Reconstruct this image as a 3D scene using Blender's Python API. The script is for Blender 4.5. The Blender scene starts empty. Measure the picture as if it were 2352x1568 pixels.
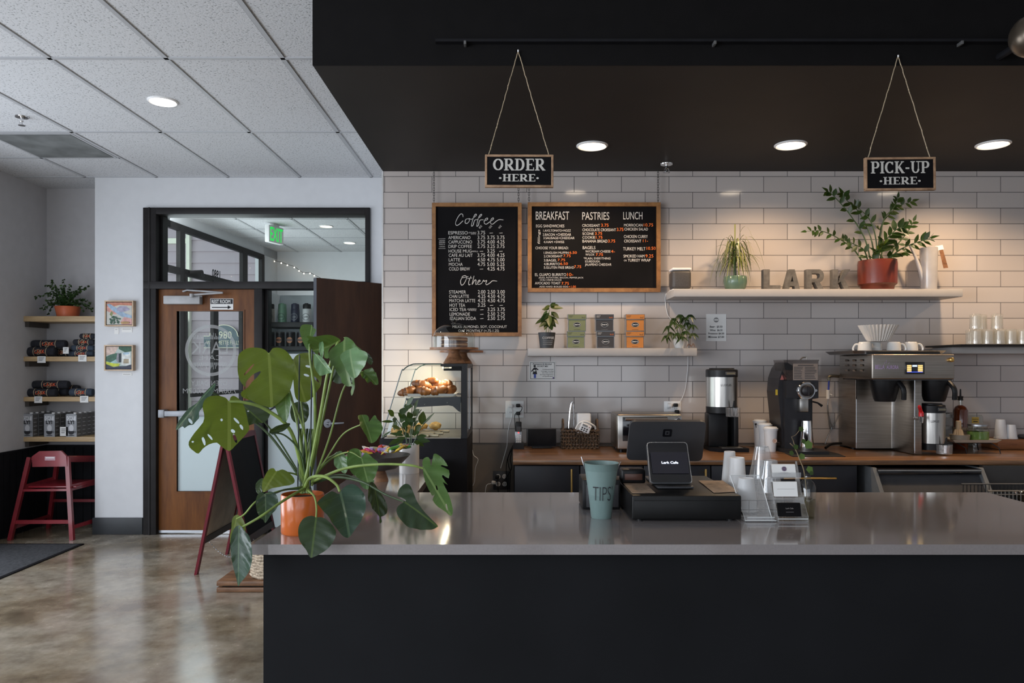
import bpy, bmesh, math, random
from mathutils import Vector as V, Matrix, geometry
random.seed(7)
R = math.radians
C = bpy.context.scene.collection
# camera constants: focal length in pixels of the 2352 px frame, principal column, horizon row, eye height
F, CX, HY, EYE = 1703.0, 1176.0, 841.0, 1.43
def X(px, d): return (px-CX)/F*d
def Z(py, d): return EYE-(py-HY)/F*d
def P(px, py, d): return V((X(px, d), d, Z(py, d)))

# ------------------------------------------------------------------ materials
MATS = {}
def newmat(name):
    m = bpy.data.materials.new(name); m.use_nodes = True
    nt = m.node_tree
    return m, nt, nt.nodes['Principled BSDF'], nt.nodes['Material Output']
def tc(nt, scale=(1,1,1), out='Object'):
    t = nt.nodes.new('ShaderNodeTexCoord'); mp = nt.nodes.new('ShaderNodeMapping')
    nt.links.new(t.outputs[out], mp.inputs[0]); mp.inputs['Scale'].default_value = scale
    return mp
def noise(nt, vec, scale, detail=3, rough=.5):
    n = nt.nodes.new('ShaderNodeTexNoise'); n.inputs['Scale'].default_value = scale
    n.inputs['Detail'].default_value = detail; n.inputs['Roughness'].default_value = rough
    nt.links.new(vec.outputs[0], n.inputs['Vector']); return n
def ramp(nt, fac, stops):
    r = nt.nodes.new('ShaderNodeValToRGB'); nt.links.new(fac, r.inputs[0])
    e = r.color_ramp.elements
    while len(e) < len(stops): e.new(.5)
    for k, (p, c) in enumerate(stops):
        e[k].position = p; e[k].color = (*c, 1) if len(c) == 3 else c
    return r
def bump(nt, h, b, strength=.2, dist=.01):
    bp = nt.nodes.new('ShaderNodeBump'); bp.inputs['Strength'].default_value = strength
    bp.inputs['Distance'].default_value = dist
    nt.links.new(h, bp.inputs['Height']); nt.links.new(bp.outputs[0], b.inputs['Normal']); return bp
def mul(c, k): return tuple(min(1, x*k) for x in c)
def pm(name, col, rough=.5, metal=0, var=.12, scale=12, stretch=(1,1,1), bmp=0, bscale=80, spec=.5, coat=0):
    if name in MATS: return MATS[name]
    m, nt, b, o = newmat(name)
    mp = tc(nt, stretch); n = noise(nt, mp, scale)
    r = ramp(nt, n.outputs[0], [(.3, mul(col, 1-var)), (.7, mul(col, 1+var))])
    nt.links.new(r.outputs[0], b.inputs['Base Color'])
    b.inputs['Roughness'].default_value = rough; b.inputs['Metallic'].default_value = metal
    b.inputs['Specular IOR Level'].default_value = spec
    b.inputs['Coat Weight'].default_value = coat; b.inputs['Coat Roughness'].default_value = .08
    if bmp:
        n2 = noise(nt, mp, bscale, 4); bump(nt, n2.outputs[0], b, bmp, .004)
    MATS[name] = m; return m
def wood(name, c1, c2, rough=.45, scale=6, stretch=(1, 1, 1), coat=0, spec=.5):
    if name in MATS: return MATS[name]
    m, nt, b, o = newmat(name)
    mp = tc(nt, stretch); n = noise(nt, mp, scale, 6, .6)
    n2 = noise(nt, mp, scale*5, 4, .6)
    mx = nt.nodes.new('ShaderNodeMath'); mx.operation = 'MULTIPLY_ADD'; mx.inputs[1].default_value = .35
    nt.links.new(n2.outputs[0], mx.inputs[0]); nt.links.new(n.outputs[0], mx.inputs[2])
    r = ramp(nt, mx.outputs[0], [(.5, c1), (.85, c2)])
    nt.links.new(r.outputs[0], b.inputs['Base Color']); b.inputs['Roughness'].default_value = rough
    b.inputs['Coat Weight'].default_value = coat; b.inputs['Coat Roughness'].default_value = .15; b.inputs['Specular IOR Level'].default_value = spec
    bump(nt, mx.outputs[0], b, .08, .002)
    MATS[name] = m; return m
def emit(name, col, s):
    if name in MATS: return MATS[name]
    m, nt, b, o = newmat(name)
    b.inputs['Base Color'].default_value = (*col, 1)
    b.inputs['Emission Color'].default_value = (*col, 1); b.inputs['Emission Strength'].default_value = s
    MATS[name] = m; return m
def pane(name, tint=(.95,.98,.97), refl=.06, rough=.02, fres=1.45, milk=0):
    """thin sheet of glass or clear plastic: transmits, and mirrors by fresnel"""
    if name in MATS: return MATS[name]
    m, nt, b, o = newmat(name); nt.nodes.remove(b)
    t = nt.nodes.new('ShaderNodeBsdfTransparent'); t.inputs[0].default_value = (*tint, 1)
    g = nt.nodes.new('ShaderNodeBsdfGlossy'); g.inputs['Roughness'].default_value = rough
    fr = nt.nodes.new('ShaderNodeFresnel'); fr.inputs[0].default_value = fres
    ad = nt.nodes.new('ShaderNodeMath'); ad.operation = 'ADD'; ad.use_clamp = True; ad.inputs[1].default_value = refl-.04
    nt.links.new(fr.outputs[0], ad.inputs[0])
    gb = nt.nodes.new('ShaderNodeNewGeometry'); sb = nt.nodes.new('ShaderNodeMath'); sb.operation = 'SUBTRACT'; sb.use_clamp = True
    nt.links.new(ad.outputs[0], sb.inputs[0]); nt.links.new(gb.outputs['Backfacing'], sb.inputs[1])
    mx = nt.nodes.new('ShaderNodeMixShader')
    nt.links.new(sb.outputs[0], mx.inputs[0]); nt.links.new(t.outputs[0], mx.inputs[1]); nt.links.new(g.outputs[0], mx.inputs[2])
    if milk:
        df = nt.nodes.new('ShaderNodeBsdfDiffuse'); df.inputs[0].default_value = (.8,.8,.8,1); m2 = nt.nodes.new('ShaderNodeMixShader'); m2.inputs[0].default_value = milk
        nt.links.new(mx.outputs[0], m2.inputs[1]); nt.links.new(df.outputs[0], m2.inputs[2]); mx = m2
    nt.links.new(mx.outputs[0], o.inputs[0]); MATS[name] = m; return m
def frost(name, col, tr=.5):
    if name in MATS: return MATS[name]
    m, nt, b, o = newmat(name)
    b.inputs['Base Color'].default_value = (*col, 1); b.inputs['Roughness'].default_value = .35
    t = nt.nodes.new('ShaderNodeBsdfTranslucent'); t.inputs[0].default_value = (*col, 1)
    mx = nt.nodes.new('ShaderNodeMixShader'); mx.inputs[0].default_value = tr
    nt.links.new(b.outputs[0], mx.inputs[1]); nt.links.new(t.outputs[0], mx.inputs[2]); nt.links.new(mx.outputs[0], o.inputs[0])
    MATS[name] = m; return m
def leafmat(name, c, vein, trans=.35, rough=.38, vs=7, lat=.45):
    if name in MATS: return MATS[name]
    m, nt, b, o = newmat(name); L = nt.links.new
    uv = nt.nodes.new('ShaderNodeUVMap'); sp = nt.nodes.new('ShaderNodeSeparateXYZ'); L(uv.outputs[0], sp.inputs[0])
    def mth(op, a, b_=None, cst=None):
        n = nt.nodes.new('ShaderNodeMath'); n.operation = op
        if hasattr(a, 'name'): L(a, n.inputs[0])
        else: n.inputs[0].default_value = a
        if b_ is not None:
            if hasattr(b_, 'name'): L(b_, n.inputs[1])
            else: n.inputs[1].default_value = b_
        return n.outputs[0]
    ax = mth('ABSOLUTE', sp.outputs[0])
    mid = mth('LESS_THAN', ax, .022)
    q = mth('SUBTRACT', sp.outputs[1], mth('MULTIPLY', ax, lat))
    fr = mth('FRACT', mth('MULTIPLY', q, vs))
    la = mth('LESS_THAN', mth('ABSOLUTE', mth('SUBTRACT', fr, .5)), .05)
    fac = mth('MAXIMUM', mid, mth('MULTIPLY', la, .16))
    mp = tc(nt); n = noise(nt, mp, 14, 3)
    r = ramp(nt, n.outputs[0], [(.3, mul(c, .75)), (.7, mul(c, 1.3))])
    mx = nt.nodes.new('ShaderNodeMix'); mx.data_type = 'RGBA'
    L(fac, mx.inputs[0]); L(r.outputs[0], mx.inputs[6]); mx.inputs[7].default_value = (*vein, 1)
    L(mx.outputs[2], b.inputs['Base Color']); b.inputs['Roughness'].default_value = rough
    bump(nt, mth('ABSOLUTE', mth('SUBTRACT', fr, .5)), b, .22, .003)
    t = nt.nodes.new('ShaderNodeBsdfTranslucent')
    tcol = nt.nodes.new('ShaderNodeMix'); tcol.data_type = 'RGBA'; tcol.inputs[0].default_value = .35
    L(mx.outputs[2], tcol.inputs[6]); tcol.inputs[7].default_value = (.42, .55, .04, 1)
    L(tcol.outputs[2], t.inputs[0])
    ms = nt.nodes.new('ShaderNodeMixShader'); ms.inputs[0].default_value = trans
    L(b.outputs[0], ms.inputs[1]); L(t.outputs[0], ms.inputs[2]); L(ms.outputs[0], o.inputs[0])
    MATS[name] = m; return m

# ------------------------------------------------------------------ text
_T = {}
def text_geo(s, bold=0):
    k = (s, bold)
    if k in _T: return _T[k]
    cu = bpy.data.curves.new('t', 'FONT'); cu.body = s; cu.size = 1; cu.offset = bold; cu.resolution_u = 3
    ob = bpy.data.objects.new('t', cu)
    C.objects.link(ob); dg = bpy.context.evaluated_depsgraph_get(); dg.update()
    me = ob.evaluated_get(dg).to_mesh()
    vs = [tuple(v.co) for v in me.vertices]; fs = [tuple(p.vertices) for p in me.polygons]
    ob.evaluated_get(dg).to_mesh_clear()
    bpy.data.objects.remove(ob); bpy.data.curves.remove(cu)
    x0 = min([v[0] for v in vs] or [0]); x1 = max([v[0] for v in vs] or [1])
    vs = [(v[0]-x0, v[1]) for v in vs]
    _T[k] = (vs, fs, x1-x0); return _T[k]
CAP = None

# ------------------------------------------------------------------ mesh builder
WO = {}
def sm(o, **k):
    for a, b in k.items():
        if b is not None: o[a] = b
class MB:
    def __init__(s, mat=None):
        s.v = []; s.f = []; s.m = []; s.s = []; s.uv = {}; s.mats = []; s.M = None
        if mat: s.mi(mat)
    def mi(s, mat):
        if mat is None: return 0
        if mat not in s.mats: s.mats.append(mat)
        return s.mats.index(mat)
    def add(s, vs, fs, mat=None, smooth=False, uvs=None):
        b = len(s.v); k = s.mi(mat)
        for i, p in enumerate(vs):
            p = V(p)
            if s.M is not None: p = s.M @ p
            s.v.append(p)
            if uvs: s.uv[b+i] = uvs[i]
        for f in fs:
            s.f.append([b+i for i in f]); s.m.append(k); s.s.append(smooth)
        return s
    def box(s, x0, x1, y0, y1, z0, z1, mat=None, r=0, seg=2):
        x0, x1 = min(x0,x1), max(x0,x1); y0, y1 = min(y0,y1), max(y0,y1); z0, z1 = min(z0,z1), max(z0,z1)
        if r <= 0:
            vs = [(x,y,z) for x in (x0,x1) for y in (y0,y1) for z in (z0,z1)]
            return s.add(vs, [(0,1,3,2),(4,6,7,5),(0,4,5,1),(2,3,7,6),(0,2,6,4),(1,5,7,3)], mat)
        bm = bmesh.new(); bmesh.ops.create_cube(bm, size=1)
        for v in bm.verts: v.co = V(((x0+x1)/2+v.co.x*(x1-x0), (y0+y1)/2+v.co.y*(y1-y0), (z0+z1)/2+v.co.z*(z1-z0)))
        r = min(r, (x1-x0)*.49, (y1-y0)*.49, (z1-z0)*.49)
        bmesh.ops.bevel(bm, geom=list(bm.edges), offset=r, segments=seg, profile=.5, affect='EDGES')
        return s.bm(bm, mat, True)
    def bm(s, bm, mat=None, smooth=False):
        bm.verts.index_update()
        s.add([v.co for v in bm.verts], [[v.index for v in f.verts] for f in bm.faces], mat, smooth); bm.free(); return s
    def prism(s, poly, d, mat=None, smooth=False):
        """poly: 3-D points of a planar outline, d: extrusion vector"""
        n = len(poly); d = V(d)
        vs = [V(p) for p in poly]+[V(p)+d for p in poly]
        fs = [list(range(n)), list(range(2*n-1, n-1, -1))]
        s.add(vs, fs, mat, False)
        b = len(s.v)-2*n; k = s.mi(mat)
        for i in range(n):
            j = (i+1) % n; s.f.append([b+i, b+i+n, b+j+n, b+j]); s.m.append(k); s.s.append(smooth)
        return s
    def tube(s, pts, r, mat=None, n=8, cap=True, closed=False):
        pts = [V(p) for p in pts]; rs = r if isinstance(r, (list, tuple)) else [r]*len(pts)
        vs = []; fs = []; up = None; m = len(pts)
        for i, p in enumerate(pts):
            if closed: t = pts[(i+1) % m]-pts[i-1]
            else: t = pts[min(i+1, m-1)]-pts[max(i-1, 0)]
            if t.length < 1e-9: t = V((0,0,1))
            t.normalize()
            if up is None:
                up = t.orthogonal().normalized()
            up = (up-t*up.dot(t))
            if up.length < 1e-6: up = t.orthogonal()
            up.normalize(); w = t.cross(up)
            for k in range(n):
                a = 2*math.pi*k/n; vs.append(p+(up*math.cos(a)+w*math.sin(a))*rs[i])
        for i in range(m if closed else m-1):
            j = (i+1) % m
            for k in range(n):
                l = (k+1) % n; fs.append((i*n+k, i*n+l, j*n+l, j*n+k))
        if cap and not closed: fs.append(list(range(n))[::-1]); fs.append([(m-1)*n+k for k in range(n)])
        return s.add(vs, fs, mat, True)
    def lathe(s, prof, c, mat=None, n=24, axis='z', cap=True, flute=0, nf=0, smooth=True):
        c = V(c); vs = []; fs = []
        for (r, h) in prof:
            for k in range(n):
                a = 2*math.pi*k/n; rr = r*(1+(flute if (nf and k % 2) else 0))
                q = (rr*math.cos(a), rr*math.sin(a), h)
                if axis == 'y': q = (q[0], q[2], q[1])
                if axis == 'x': q = (q[2], q[0], q[1])
                vs.append(c+V(q))
        m = len(prof)
        for i in range(m-1):
            for k in range(n):
                l = (k+1) % n; fs.append((i*n+k, i*n+l, (i+1)*n+l, (i+1)*n+k))
        if cap: fs.append(list(range(n))[::-1]); fs.append([(m-1)*n+k for k in range(n)])
        return s.add(vs, fs, mat, smooth)
    def ball(s, c, r, mat=None, n=12, sc=(1,1,1)):
        pr = []
        m = n//2
        for i in range(m+1):
            a = -math.pi/2+math.pi*i/m; pr.append((max(1e-4, math.cos(a))*1, math.sin(a)))
        c = V(c); vs = []; fs = []
        for (q, h) in pr:
            for k in range(n):
                a = 2*math.pi*k/n; vs.append(c+V((q*math.cos(a)*r*sc[0], q*math.sin(a)*r*sc[1], h*r*sc[2])))
        for i in range(m):
            for k in range(n):
                l = (k+1) % n; fs.append((i*n+k, i*n+l, (i+1)*n+l, (i+1)*n+k))
        return s.add(vs, fs, mat, True)
    def text(s, t, o, u, v, h, mat, w=None, bold=0, sx=1, align='l', shear=0, mirror=False):
        """o: baseline start, u/v: unit right/up, h: cap height, w: total width to fit"""
        global CAP
        if CAP is None:
            g = text_geo('H'); CAP = max(p[1] for p in g[0])
        vs, fs, tw = text_geo(t, bold)
        if not vs: return s
        ky = h/CAP; kx = (w/tw) if w else ky*sx
        W = tw*kx; off = {'l': 0, 'c': -W/2, 'r': -W}[align]
        o = V(o); u = V(u); v = V(v); out = []
        for (x, y) in vs:
            xx = x*kx+shear*y*ky
            if mirror: xx = W-xx
            out.append(o+u*(off+xx)+v*(y*ky))
        return s.add(out, fs, mat)
    def stroke(s, pts, w, mat, n):
        """flat ribbon of width w along pts in the plane with normal n"""
        pts = [V(p) for p in pts]; n = V(n); vs = []; m = len(pts); fs = []
        ws = w if isinstance(w, (list, tuple)) else [w]*m
        for i, p in enumerate(pts):
            t = (pts[min(i+1, m-1)]-pts[max(i-1, 0)])
            if t.length < 1e-9: t = V((1,0,0))
            t.normalize(); q = t.cross(n)*ws[i]/2
            vs += [p+q, p-q]
        for i in range(m-1): fs.append((2*i, 2*i+1, 2*i+3, 2*i+2))
        return s.add(vs, fs, mat)
    def ring(s, c, r0, r1, mat, n=40, u=(1,0,0), v=(0,0,1)):
        c = V(c); u = V(u); v = V(v); vs = []; fs = []
        for k in range(n):
            a = 2*math.pi*k/n; q = u*math.cos(a)+v*math.sin(a); vs += [c+q*r0, c+q*r1]
        for k in range(n):
            l = (k+1) % n; fs.append((2*k, 2*k+1, 2*l+1, 2*l))
        return s.add(vs, fs, mat)
    def disc(s, c, r, mat, n=32, u=(1,0,0), v=(0,0,1), ry=None):
        c = V(c); u = V(u); v = V(v); ry = ry or r
        return s.add([c+u*math.cos(2*math.pi*k/n)*r+v*math.sin(2*math.pi*k/n)*ry for k in range(n)], [list(range(n))], mat)
    def poly(s, pts, mat): return s.add(pts, [list(range(len(pts)))], mat)
    def build(s, name, parent=None, label=None, cat=None, group=None, kind=None, origin=None):
        me = bpy.data.meshes.new(name)
        if parent is not None: off = WO[parent.name]
        elif origin is not None: off = V(origin)
        else:
            lo = V((min(p.x for p in s.v), min(p.y for p in s.v), min(p.z for p in s.v)))
            hi = V((max(p.x for p in s.v), max(p.y for p in s.v), max(p.z for p in s.v)))
            off = V(((lo.x+hi.x)/2, (lo.y+hi.y)/2, lo.z))
        me.from_pydata([p-off for p in s.v], [], s.f)
        for m in s.mats: me.materials.append(m)
        me.polygons.foreach_set('material_index', s.m)
        me.polygons.foreach_set('use_smooth', s.s)
        if s.uv:
            l = me.uv_layers.new(name='UVMap')
            for lp in me.loops: l.data[lp.index].uv = s.uv.get(lp.vertex_index, (0, 0))
        me.update()
        bmx = bmesh.new(); bmx.from_mesh(me)
        if not s.uv: bmesh.ops.recalc_face_normals(bmx, faces=bmx.faces)
        bmx.to_mesh(me); bmx.free()
        if any(s.s) and not s.uv:
            try: me.set_sharp_from_angle(angle=R(40))
            except Exception: pass
        o = bpy.data.objects.new(name, me); C.objects.link(o)
        if parent is not None: o.parent = parent; WO[o.name] = off.copy()
        else: o.location = off; WO[o.name] = off.copy()
        sm(o, label=label, category=cat, group=group, kind=kind)
        return o
def thing(name, label, cat, loc, group=None):
    o = bpy.data.objects.new(name, None); C.objects.link(o); o.location = V(loc); o.empty_display_size = .05
    sm(o, label=label, category=cat, group=group); WO[o.name] = V(loc); return o
def copy_tree(o, delta=(0,0,0), label=None, rz=None, parent=None):
    c = o.copy(); C.objects.link(c)
    if parent is None:
        c.location = o.location+V(delta)
        if rz is not None: c.rotation_euler.z = rz
        if label: c['label'] = label
        WO[c.name] = V(c.location)
    else: c.parent = parent
    for ch in o.children: copy_tree(ch, parent=c)
    return c
def struct(mb, name, parent=None): return mb.build(name, parent, kind=None if parent else 'structure', origin=None if parent else (0,0,0))
def cr(pts, k=6):
    """Catmull-Rom through pts"""
    pts = [V(p) for p in pts]; q = [pts[0]*2-pts[1]]+pts+[pts[-1]*2-pts[-2]]; out = []
    for i in range(1, len(q)-2):
        a, b, c, d = q[i-1:i+3]
        for j in range(k):
            t = j/k
            out.append(.5*((2*b)+(c-a)*t+(2*a-5*b+4*c-d)*t*t+(3*b-a-3*c+d)*t**3))
    out.append(pts[-1]); return out
UX, UY, UZ = V((1,0,0)), V((0,1,0)), V((0,0,1))

# shared materials
M = dict(
 wall=pm('painted_wall', (.62,.63,.65), .75, var=.02, bmp=.12, bscale=300),
 walldim=pm('painted_wall_dimmed', (.50,.49,.50), .8, var=.03, bmp=.1, bscale=300),  # darker copy of the wall paint, dimness put into the colour
 charcoal=pm('charcoal_paint', (.0075,.008,.0095), .75, spec=.12, var=.15, scale=3, bmp=.08, bscale=60),
 soffit=pm('charcoal_soffit_lit', (.022,.019,.017), .6, spec=.2, var=.1, scale=3),  # soffit charcoal lightened: the underside's light is put into the colour
 frame=pm('dark_bronze_metal', (.018,.0165,.017), .5, var=.15, spec=.2),
 black=pm('black_plastic', (.009,.009,.010), .38, var=.2, spec=.28),
 matte=pm('matte_black', (.009,.009,.011), .65, var=.2, spec=.15),
 gloss=pm('gloss_black', (.006,.006,.008), .1, var=.2, coat=.6),
 white=pm('white_plastic', (.80,.80,.80), .4, var=.03),
 paper=pm('white_paper', (.74,.74,.73), .8, var=.03),
 ceramic=pm('white_ceramic', (.72,.70,.67), .15, var=.02, coat=.5),
 shelf=pm('white_shelf_paint', (.44,.415,.40), .45, var=.03),
 steel=pm('brushed_steel', (.48,.46,.43), .28, 1, var=.12, scale=10, stretch=(60,60,1)),
 steelh=pm('brushed_steel_flat', (.33,.295,.26), .36, 1, var=.15, scale=4, stretch=(1,1,50)),
 chrome=pm('polished_chrome', (.75,.75,.76), .08, 1, var=.03),
 alum=pm('satin_aluminium', (.38,.39,.41), .35, 1, var=.05),
 brass=pm('brushed_brass', (.75,.48,.16), .3, 1, var=.08),
 dkgrey=pm('dark_grey_plastic', (.05,.05,.055), .42, var=.1),
 grey=pm('mid_grey_plastic', (.22,.22,.22), .5, var=.1),
 pane=pane('clear_glass', refl=.0358, fres=1.16), pane2=pane('clear_glass_strong', (.88,.91,.89), .09),
 clear=pane('clear_plastic', (.92,.93,.94), .20, .06, milk=.13),
 tumbler=pane('tumbler_glass', (.93,.92,.88), .14, .08, milk=.16),
 frost=frost('frosted_film', (.70,.78,.80), .45), etch=pane('etched_glass', (.60,.66,.66), .06, .3, milk=.28),
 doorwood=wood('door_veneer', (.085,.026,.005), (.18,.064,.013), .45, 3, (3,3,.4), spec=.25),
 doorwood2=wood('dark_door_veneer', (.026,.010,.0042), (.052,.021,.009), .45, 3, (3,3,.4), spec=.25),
 butcher=wood('butcher_block', (.075,.032,.013), (.28,.14,.062), .34, 3.2, (.7,12,12), .3),
 shelfwood=wood('pine_shelf', (.36,.24,.12), (.56,.40,.22), .5, 4, (1,12,12)),
 framewood=wood('menu_frame_wood', (.20,.085,.025), (.36,.17,.055), .4, 6, (3,3,3)),
 walnut=wood('acacia_wood', (.13,.055,.025), (.32,.16,.08), .4, 7, (2,2,6)),
 chalk=pm('chalkboard', (.0055,.005,.0058), .65, var=.35, scale=4, spec=.1),
 ink=pm('white_marker', (.62,.60,.58), .8, var=.05), inko=pm('orange_marker', (.80,.17,.025), .8, var=.05),
 inkb=pm('black_ink', (.015,.015,.02), .7, var=.05),
 soil=pm('potting_soil', (.03,.02,.012), .9, var=.4, scale=60, bmp=.6),
 stem=pm('green_stem', (.16,.23,.05), .45, var=.3, scale=20), stemd=pm('dark_green_stem', (.045,.08,.03), .45, var=.3, scale=20),
 LB=leafmat('leaf_backlit_olive', (.060,.092,.005), (.13,.17,.03), .42, .45, 6),  # leaf greens vary to carry backlight and sheen in the base colour
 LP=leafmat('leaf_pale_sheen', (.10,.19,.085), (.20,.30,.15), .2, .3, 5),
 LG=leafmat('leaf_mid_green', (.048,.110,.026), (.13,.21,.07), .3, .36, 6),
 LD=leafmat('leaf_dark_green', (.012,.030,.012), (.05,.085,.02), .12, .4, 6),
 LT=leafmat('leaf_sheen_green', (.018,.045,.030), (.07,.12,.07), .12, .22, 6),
 LS=leafmat('small_leaf_dark', (.014,.040,.008), (.035,.07,.02), .2, .38, 0),
 LV=leafmat('small_leaf_variegated', (.05,.085,.018), (.20,.22,.06), .2, .35, 10),
 red=pm('red_stained_wood', (.19,.013,.020), .35, var=.3, scale=5, coat=.3),
)
# ================================================================== ROOM SHELL
CEIL = 3.044; DW = 6.32; TW = 4.87; SOF = 2.71; SX = -.849; AW = 6.74; LX = -4.23
# --- floor: polished stained concrete
def floor_mat():
    m, nt, b, o = newmat('polished_concrete'); L = nt.links.new
    mp = tc(nt, (1,1,1)); n = noise(nt, mp, 1.3, 6, .62); n2 = noise(nt, mp, 6, 8, .65); n3 = noise(nt, mp, .8, 4)
    r = ramp(nt, n.outputs[0], [(.30,(.13,.095,.06)),(.43,(.28,.225,.155)),(.57,(.40,.355,.285)),(.72,(.19,.16,.12))])
    r2 = ramp(nt, n2.outputs[0], [(.36,(.58,.56,.54)),(.62,(1.0,1.0,1.0))])
    mx = nt.nodes.new('ShaderNodeMix'); mx.data_type='RGBA'; mx.blend_type='MULTIPLY'; mx.inputs[0].default_value=1
    L(r.outputs[0], mx.inputs[6]); L(r2.outputs[0], mx.inputs[7])
    rr = ramp(nt, n3.outputs[0], [(.56,(0,0,0)),(.68,(1,1,1))])
    m2 = nt.nodes.new('ShaderNodeMix'); m2.data_type='RGBA'
    sc = nt.nodes.new('ShaderNodeMath'); sc.operation='MULTIPLY'; sc.inputs[1].default_value=.45
    L(rr.outputs[0], sc.inputs[0]); L(sc.outputs[0], m2.inputs[0]); L(mx.outputs[2], m2.inputs[6]); m2.inputs[7].default_value=(.16,.075,.05,1)
    L(m2.outputs[2], b.inputs['Base Color'])
    r3 = ramp(nt, n2.outputs[0], [(.3,(.16,.16,.16)),(.7,(.30,.30,.30))]); L(r3.outputs[0], b.inputs['Roughness'])
    b.inputs['Coat Weight'].default_value=.5; b.inputs['Coat Roughness'].default_value=.14
    bump(nt, n2.outputs[0], b, .10, .004)
    return m
struct(MB(floor_mat()).box(LX-.1, 6.2, -5.2, 12.5, -.06, 0), 'floor')
# --- ceilings
def tile_mat():
    m, nt, b, o = newmat('acoustic_tile'); L = nt.links.new
    mp = tc(nt); n = noise(nt, mp, 95, 2, .5); n2 = noise(nt, mp, 40, 3)
    r = ramp(nt, n.outputs[0], [(.33,(.30,.31,.32)),(.42,(.62,.63,.65))]); L(r.outputs[0], b.inputs['Base Color'])
    b.inputs['Roughness'].default_value=.9; bump(nt, n.outputs[0], b, .35, .004); return m
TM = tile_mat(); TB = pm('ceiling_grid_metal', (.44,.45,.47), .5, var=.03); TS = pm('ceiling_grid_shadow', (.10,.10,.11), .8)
cm = MB(TM)
cm.box(LX-.1, SX+.001, -5.2, DW+.12, CEIL, CEIL+.08); cm.box(SX, 6.2, -5.2, 3.155, CEIL, CEIL+.08)
cm.box(LX-.1, -3.56, DW+.12, AW+.1, CEIL, CEIL+.08)
xs = [-1.199-.61*k for k in range(0, 5)]; xs2 = [-.589+.61*k for k in range(0, 11)]
ys = [6.32-1.22*k for k in range(0, 9)]
for x in xs+xs2:
    y1 = DW+.0 if x < SX else 3.155
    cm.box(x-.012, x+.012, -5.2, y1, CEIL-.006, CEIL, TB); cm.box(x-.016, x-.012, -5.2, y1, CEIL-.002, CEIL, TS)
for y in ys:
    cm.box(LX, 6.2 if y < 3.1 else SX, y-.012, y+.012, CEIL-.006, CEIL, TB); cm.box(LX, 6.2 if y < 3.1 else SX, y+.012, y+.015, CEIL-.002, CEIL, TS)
cm.box(LX, -3.03, 5.73-.012, 5.73+.012, CEIL-.006, CEIL, TB)
struct(cm, 'ceiling')
struct(MB(M['soffit']).box(SX+.001, 6.2, 3.158, TW+.02, SOF, CEIL+.08).box(SX, 6.2, 3.155, 3.158, SOF-.0005, CEIL+.08, pm('charcoal_face_shaded',(.0055,.005,.0052),.75,spec=.12)), 'ceiling_soffit')  # thin front skin: same charcoal darkened, the face's shade painted in
# --- walls
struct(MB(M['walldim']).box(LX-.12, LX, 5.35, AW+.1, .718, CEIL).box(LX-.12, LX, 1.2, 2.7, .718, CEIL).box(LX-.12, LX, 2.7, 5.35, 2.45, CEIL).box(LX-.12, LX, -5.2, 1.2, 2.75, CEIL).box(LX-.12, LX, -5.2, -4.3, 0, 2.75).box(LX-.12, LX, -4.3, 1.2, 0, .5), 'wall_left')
wn = MB(M['matte'])
for ya_, n_ in ((1.2,18),(5.35,17)):
    for k in range(n_):
        y = ya_+k*.08; wn.box(LX-.12, LX+.012, y+.004, y+.076, 0, .700)
for ya_, yb_ in ((1.2,2.7),(5.35,AW)):
    wn.box(LX-.12, LX+.02, ya_, yb_, .700, .718); wn.box(LX-.12, LX+.004, ya_, yb_, 0, .7)
struct(wn, 'trim_1')
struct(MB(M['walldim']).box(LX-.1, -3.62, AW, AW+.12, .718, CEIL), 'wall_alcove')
wn = MB(M['matte']); wn.box(LX, -3.62, AW-.008, AW+.1, 0, .7)
for k in range(7):
    x = LX+.02+k*.08; wn.box(x+.004, x+.076, AW-.014, AW, 0, .700)
wn.box(LX, -3.60, AW-.022, AW, .700, .718); struct(wn, 'trim_2')
PXL = X(218, DW); FL = X(332, DW); FR = X(851, DW); FT = Z(478, DW)
w = MB(M['wall'])
w.box(PXL, FL, DW, 6.70, 0, CEIL).box(FL, FR, DW, DW+.12, FT, CEIL).box(FR, SX+.01, DW, DW+.12, 0, CEIL)
struct(w, 'wall_entry')
struct(MB(pm('charcoal_base', (.025,.028,.032), .5)).box(PXL-.014, X(329, DW), DW-.018, DW+.3, 0, .142, r=.003), 'baseboard_entry')
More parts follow.
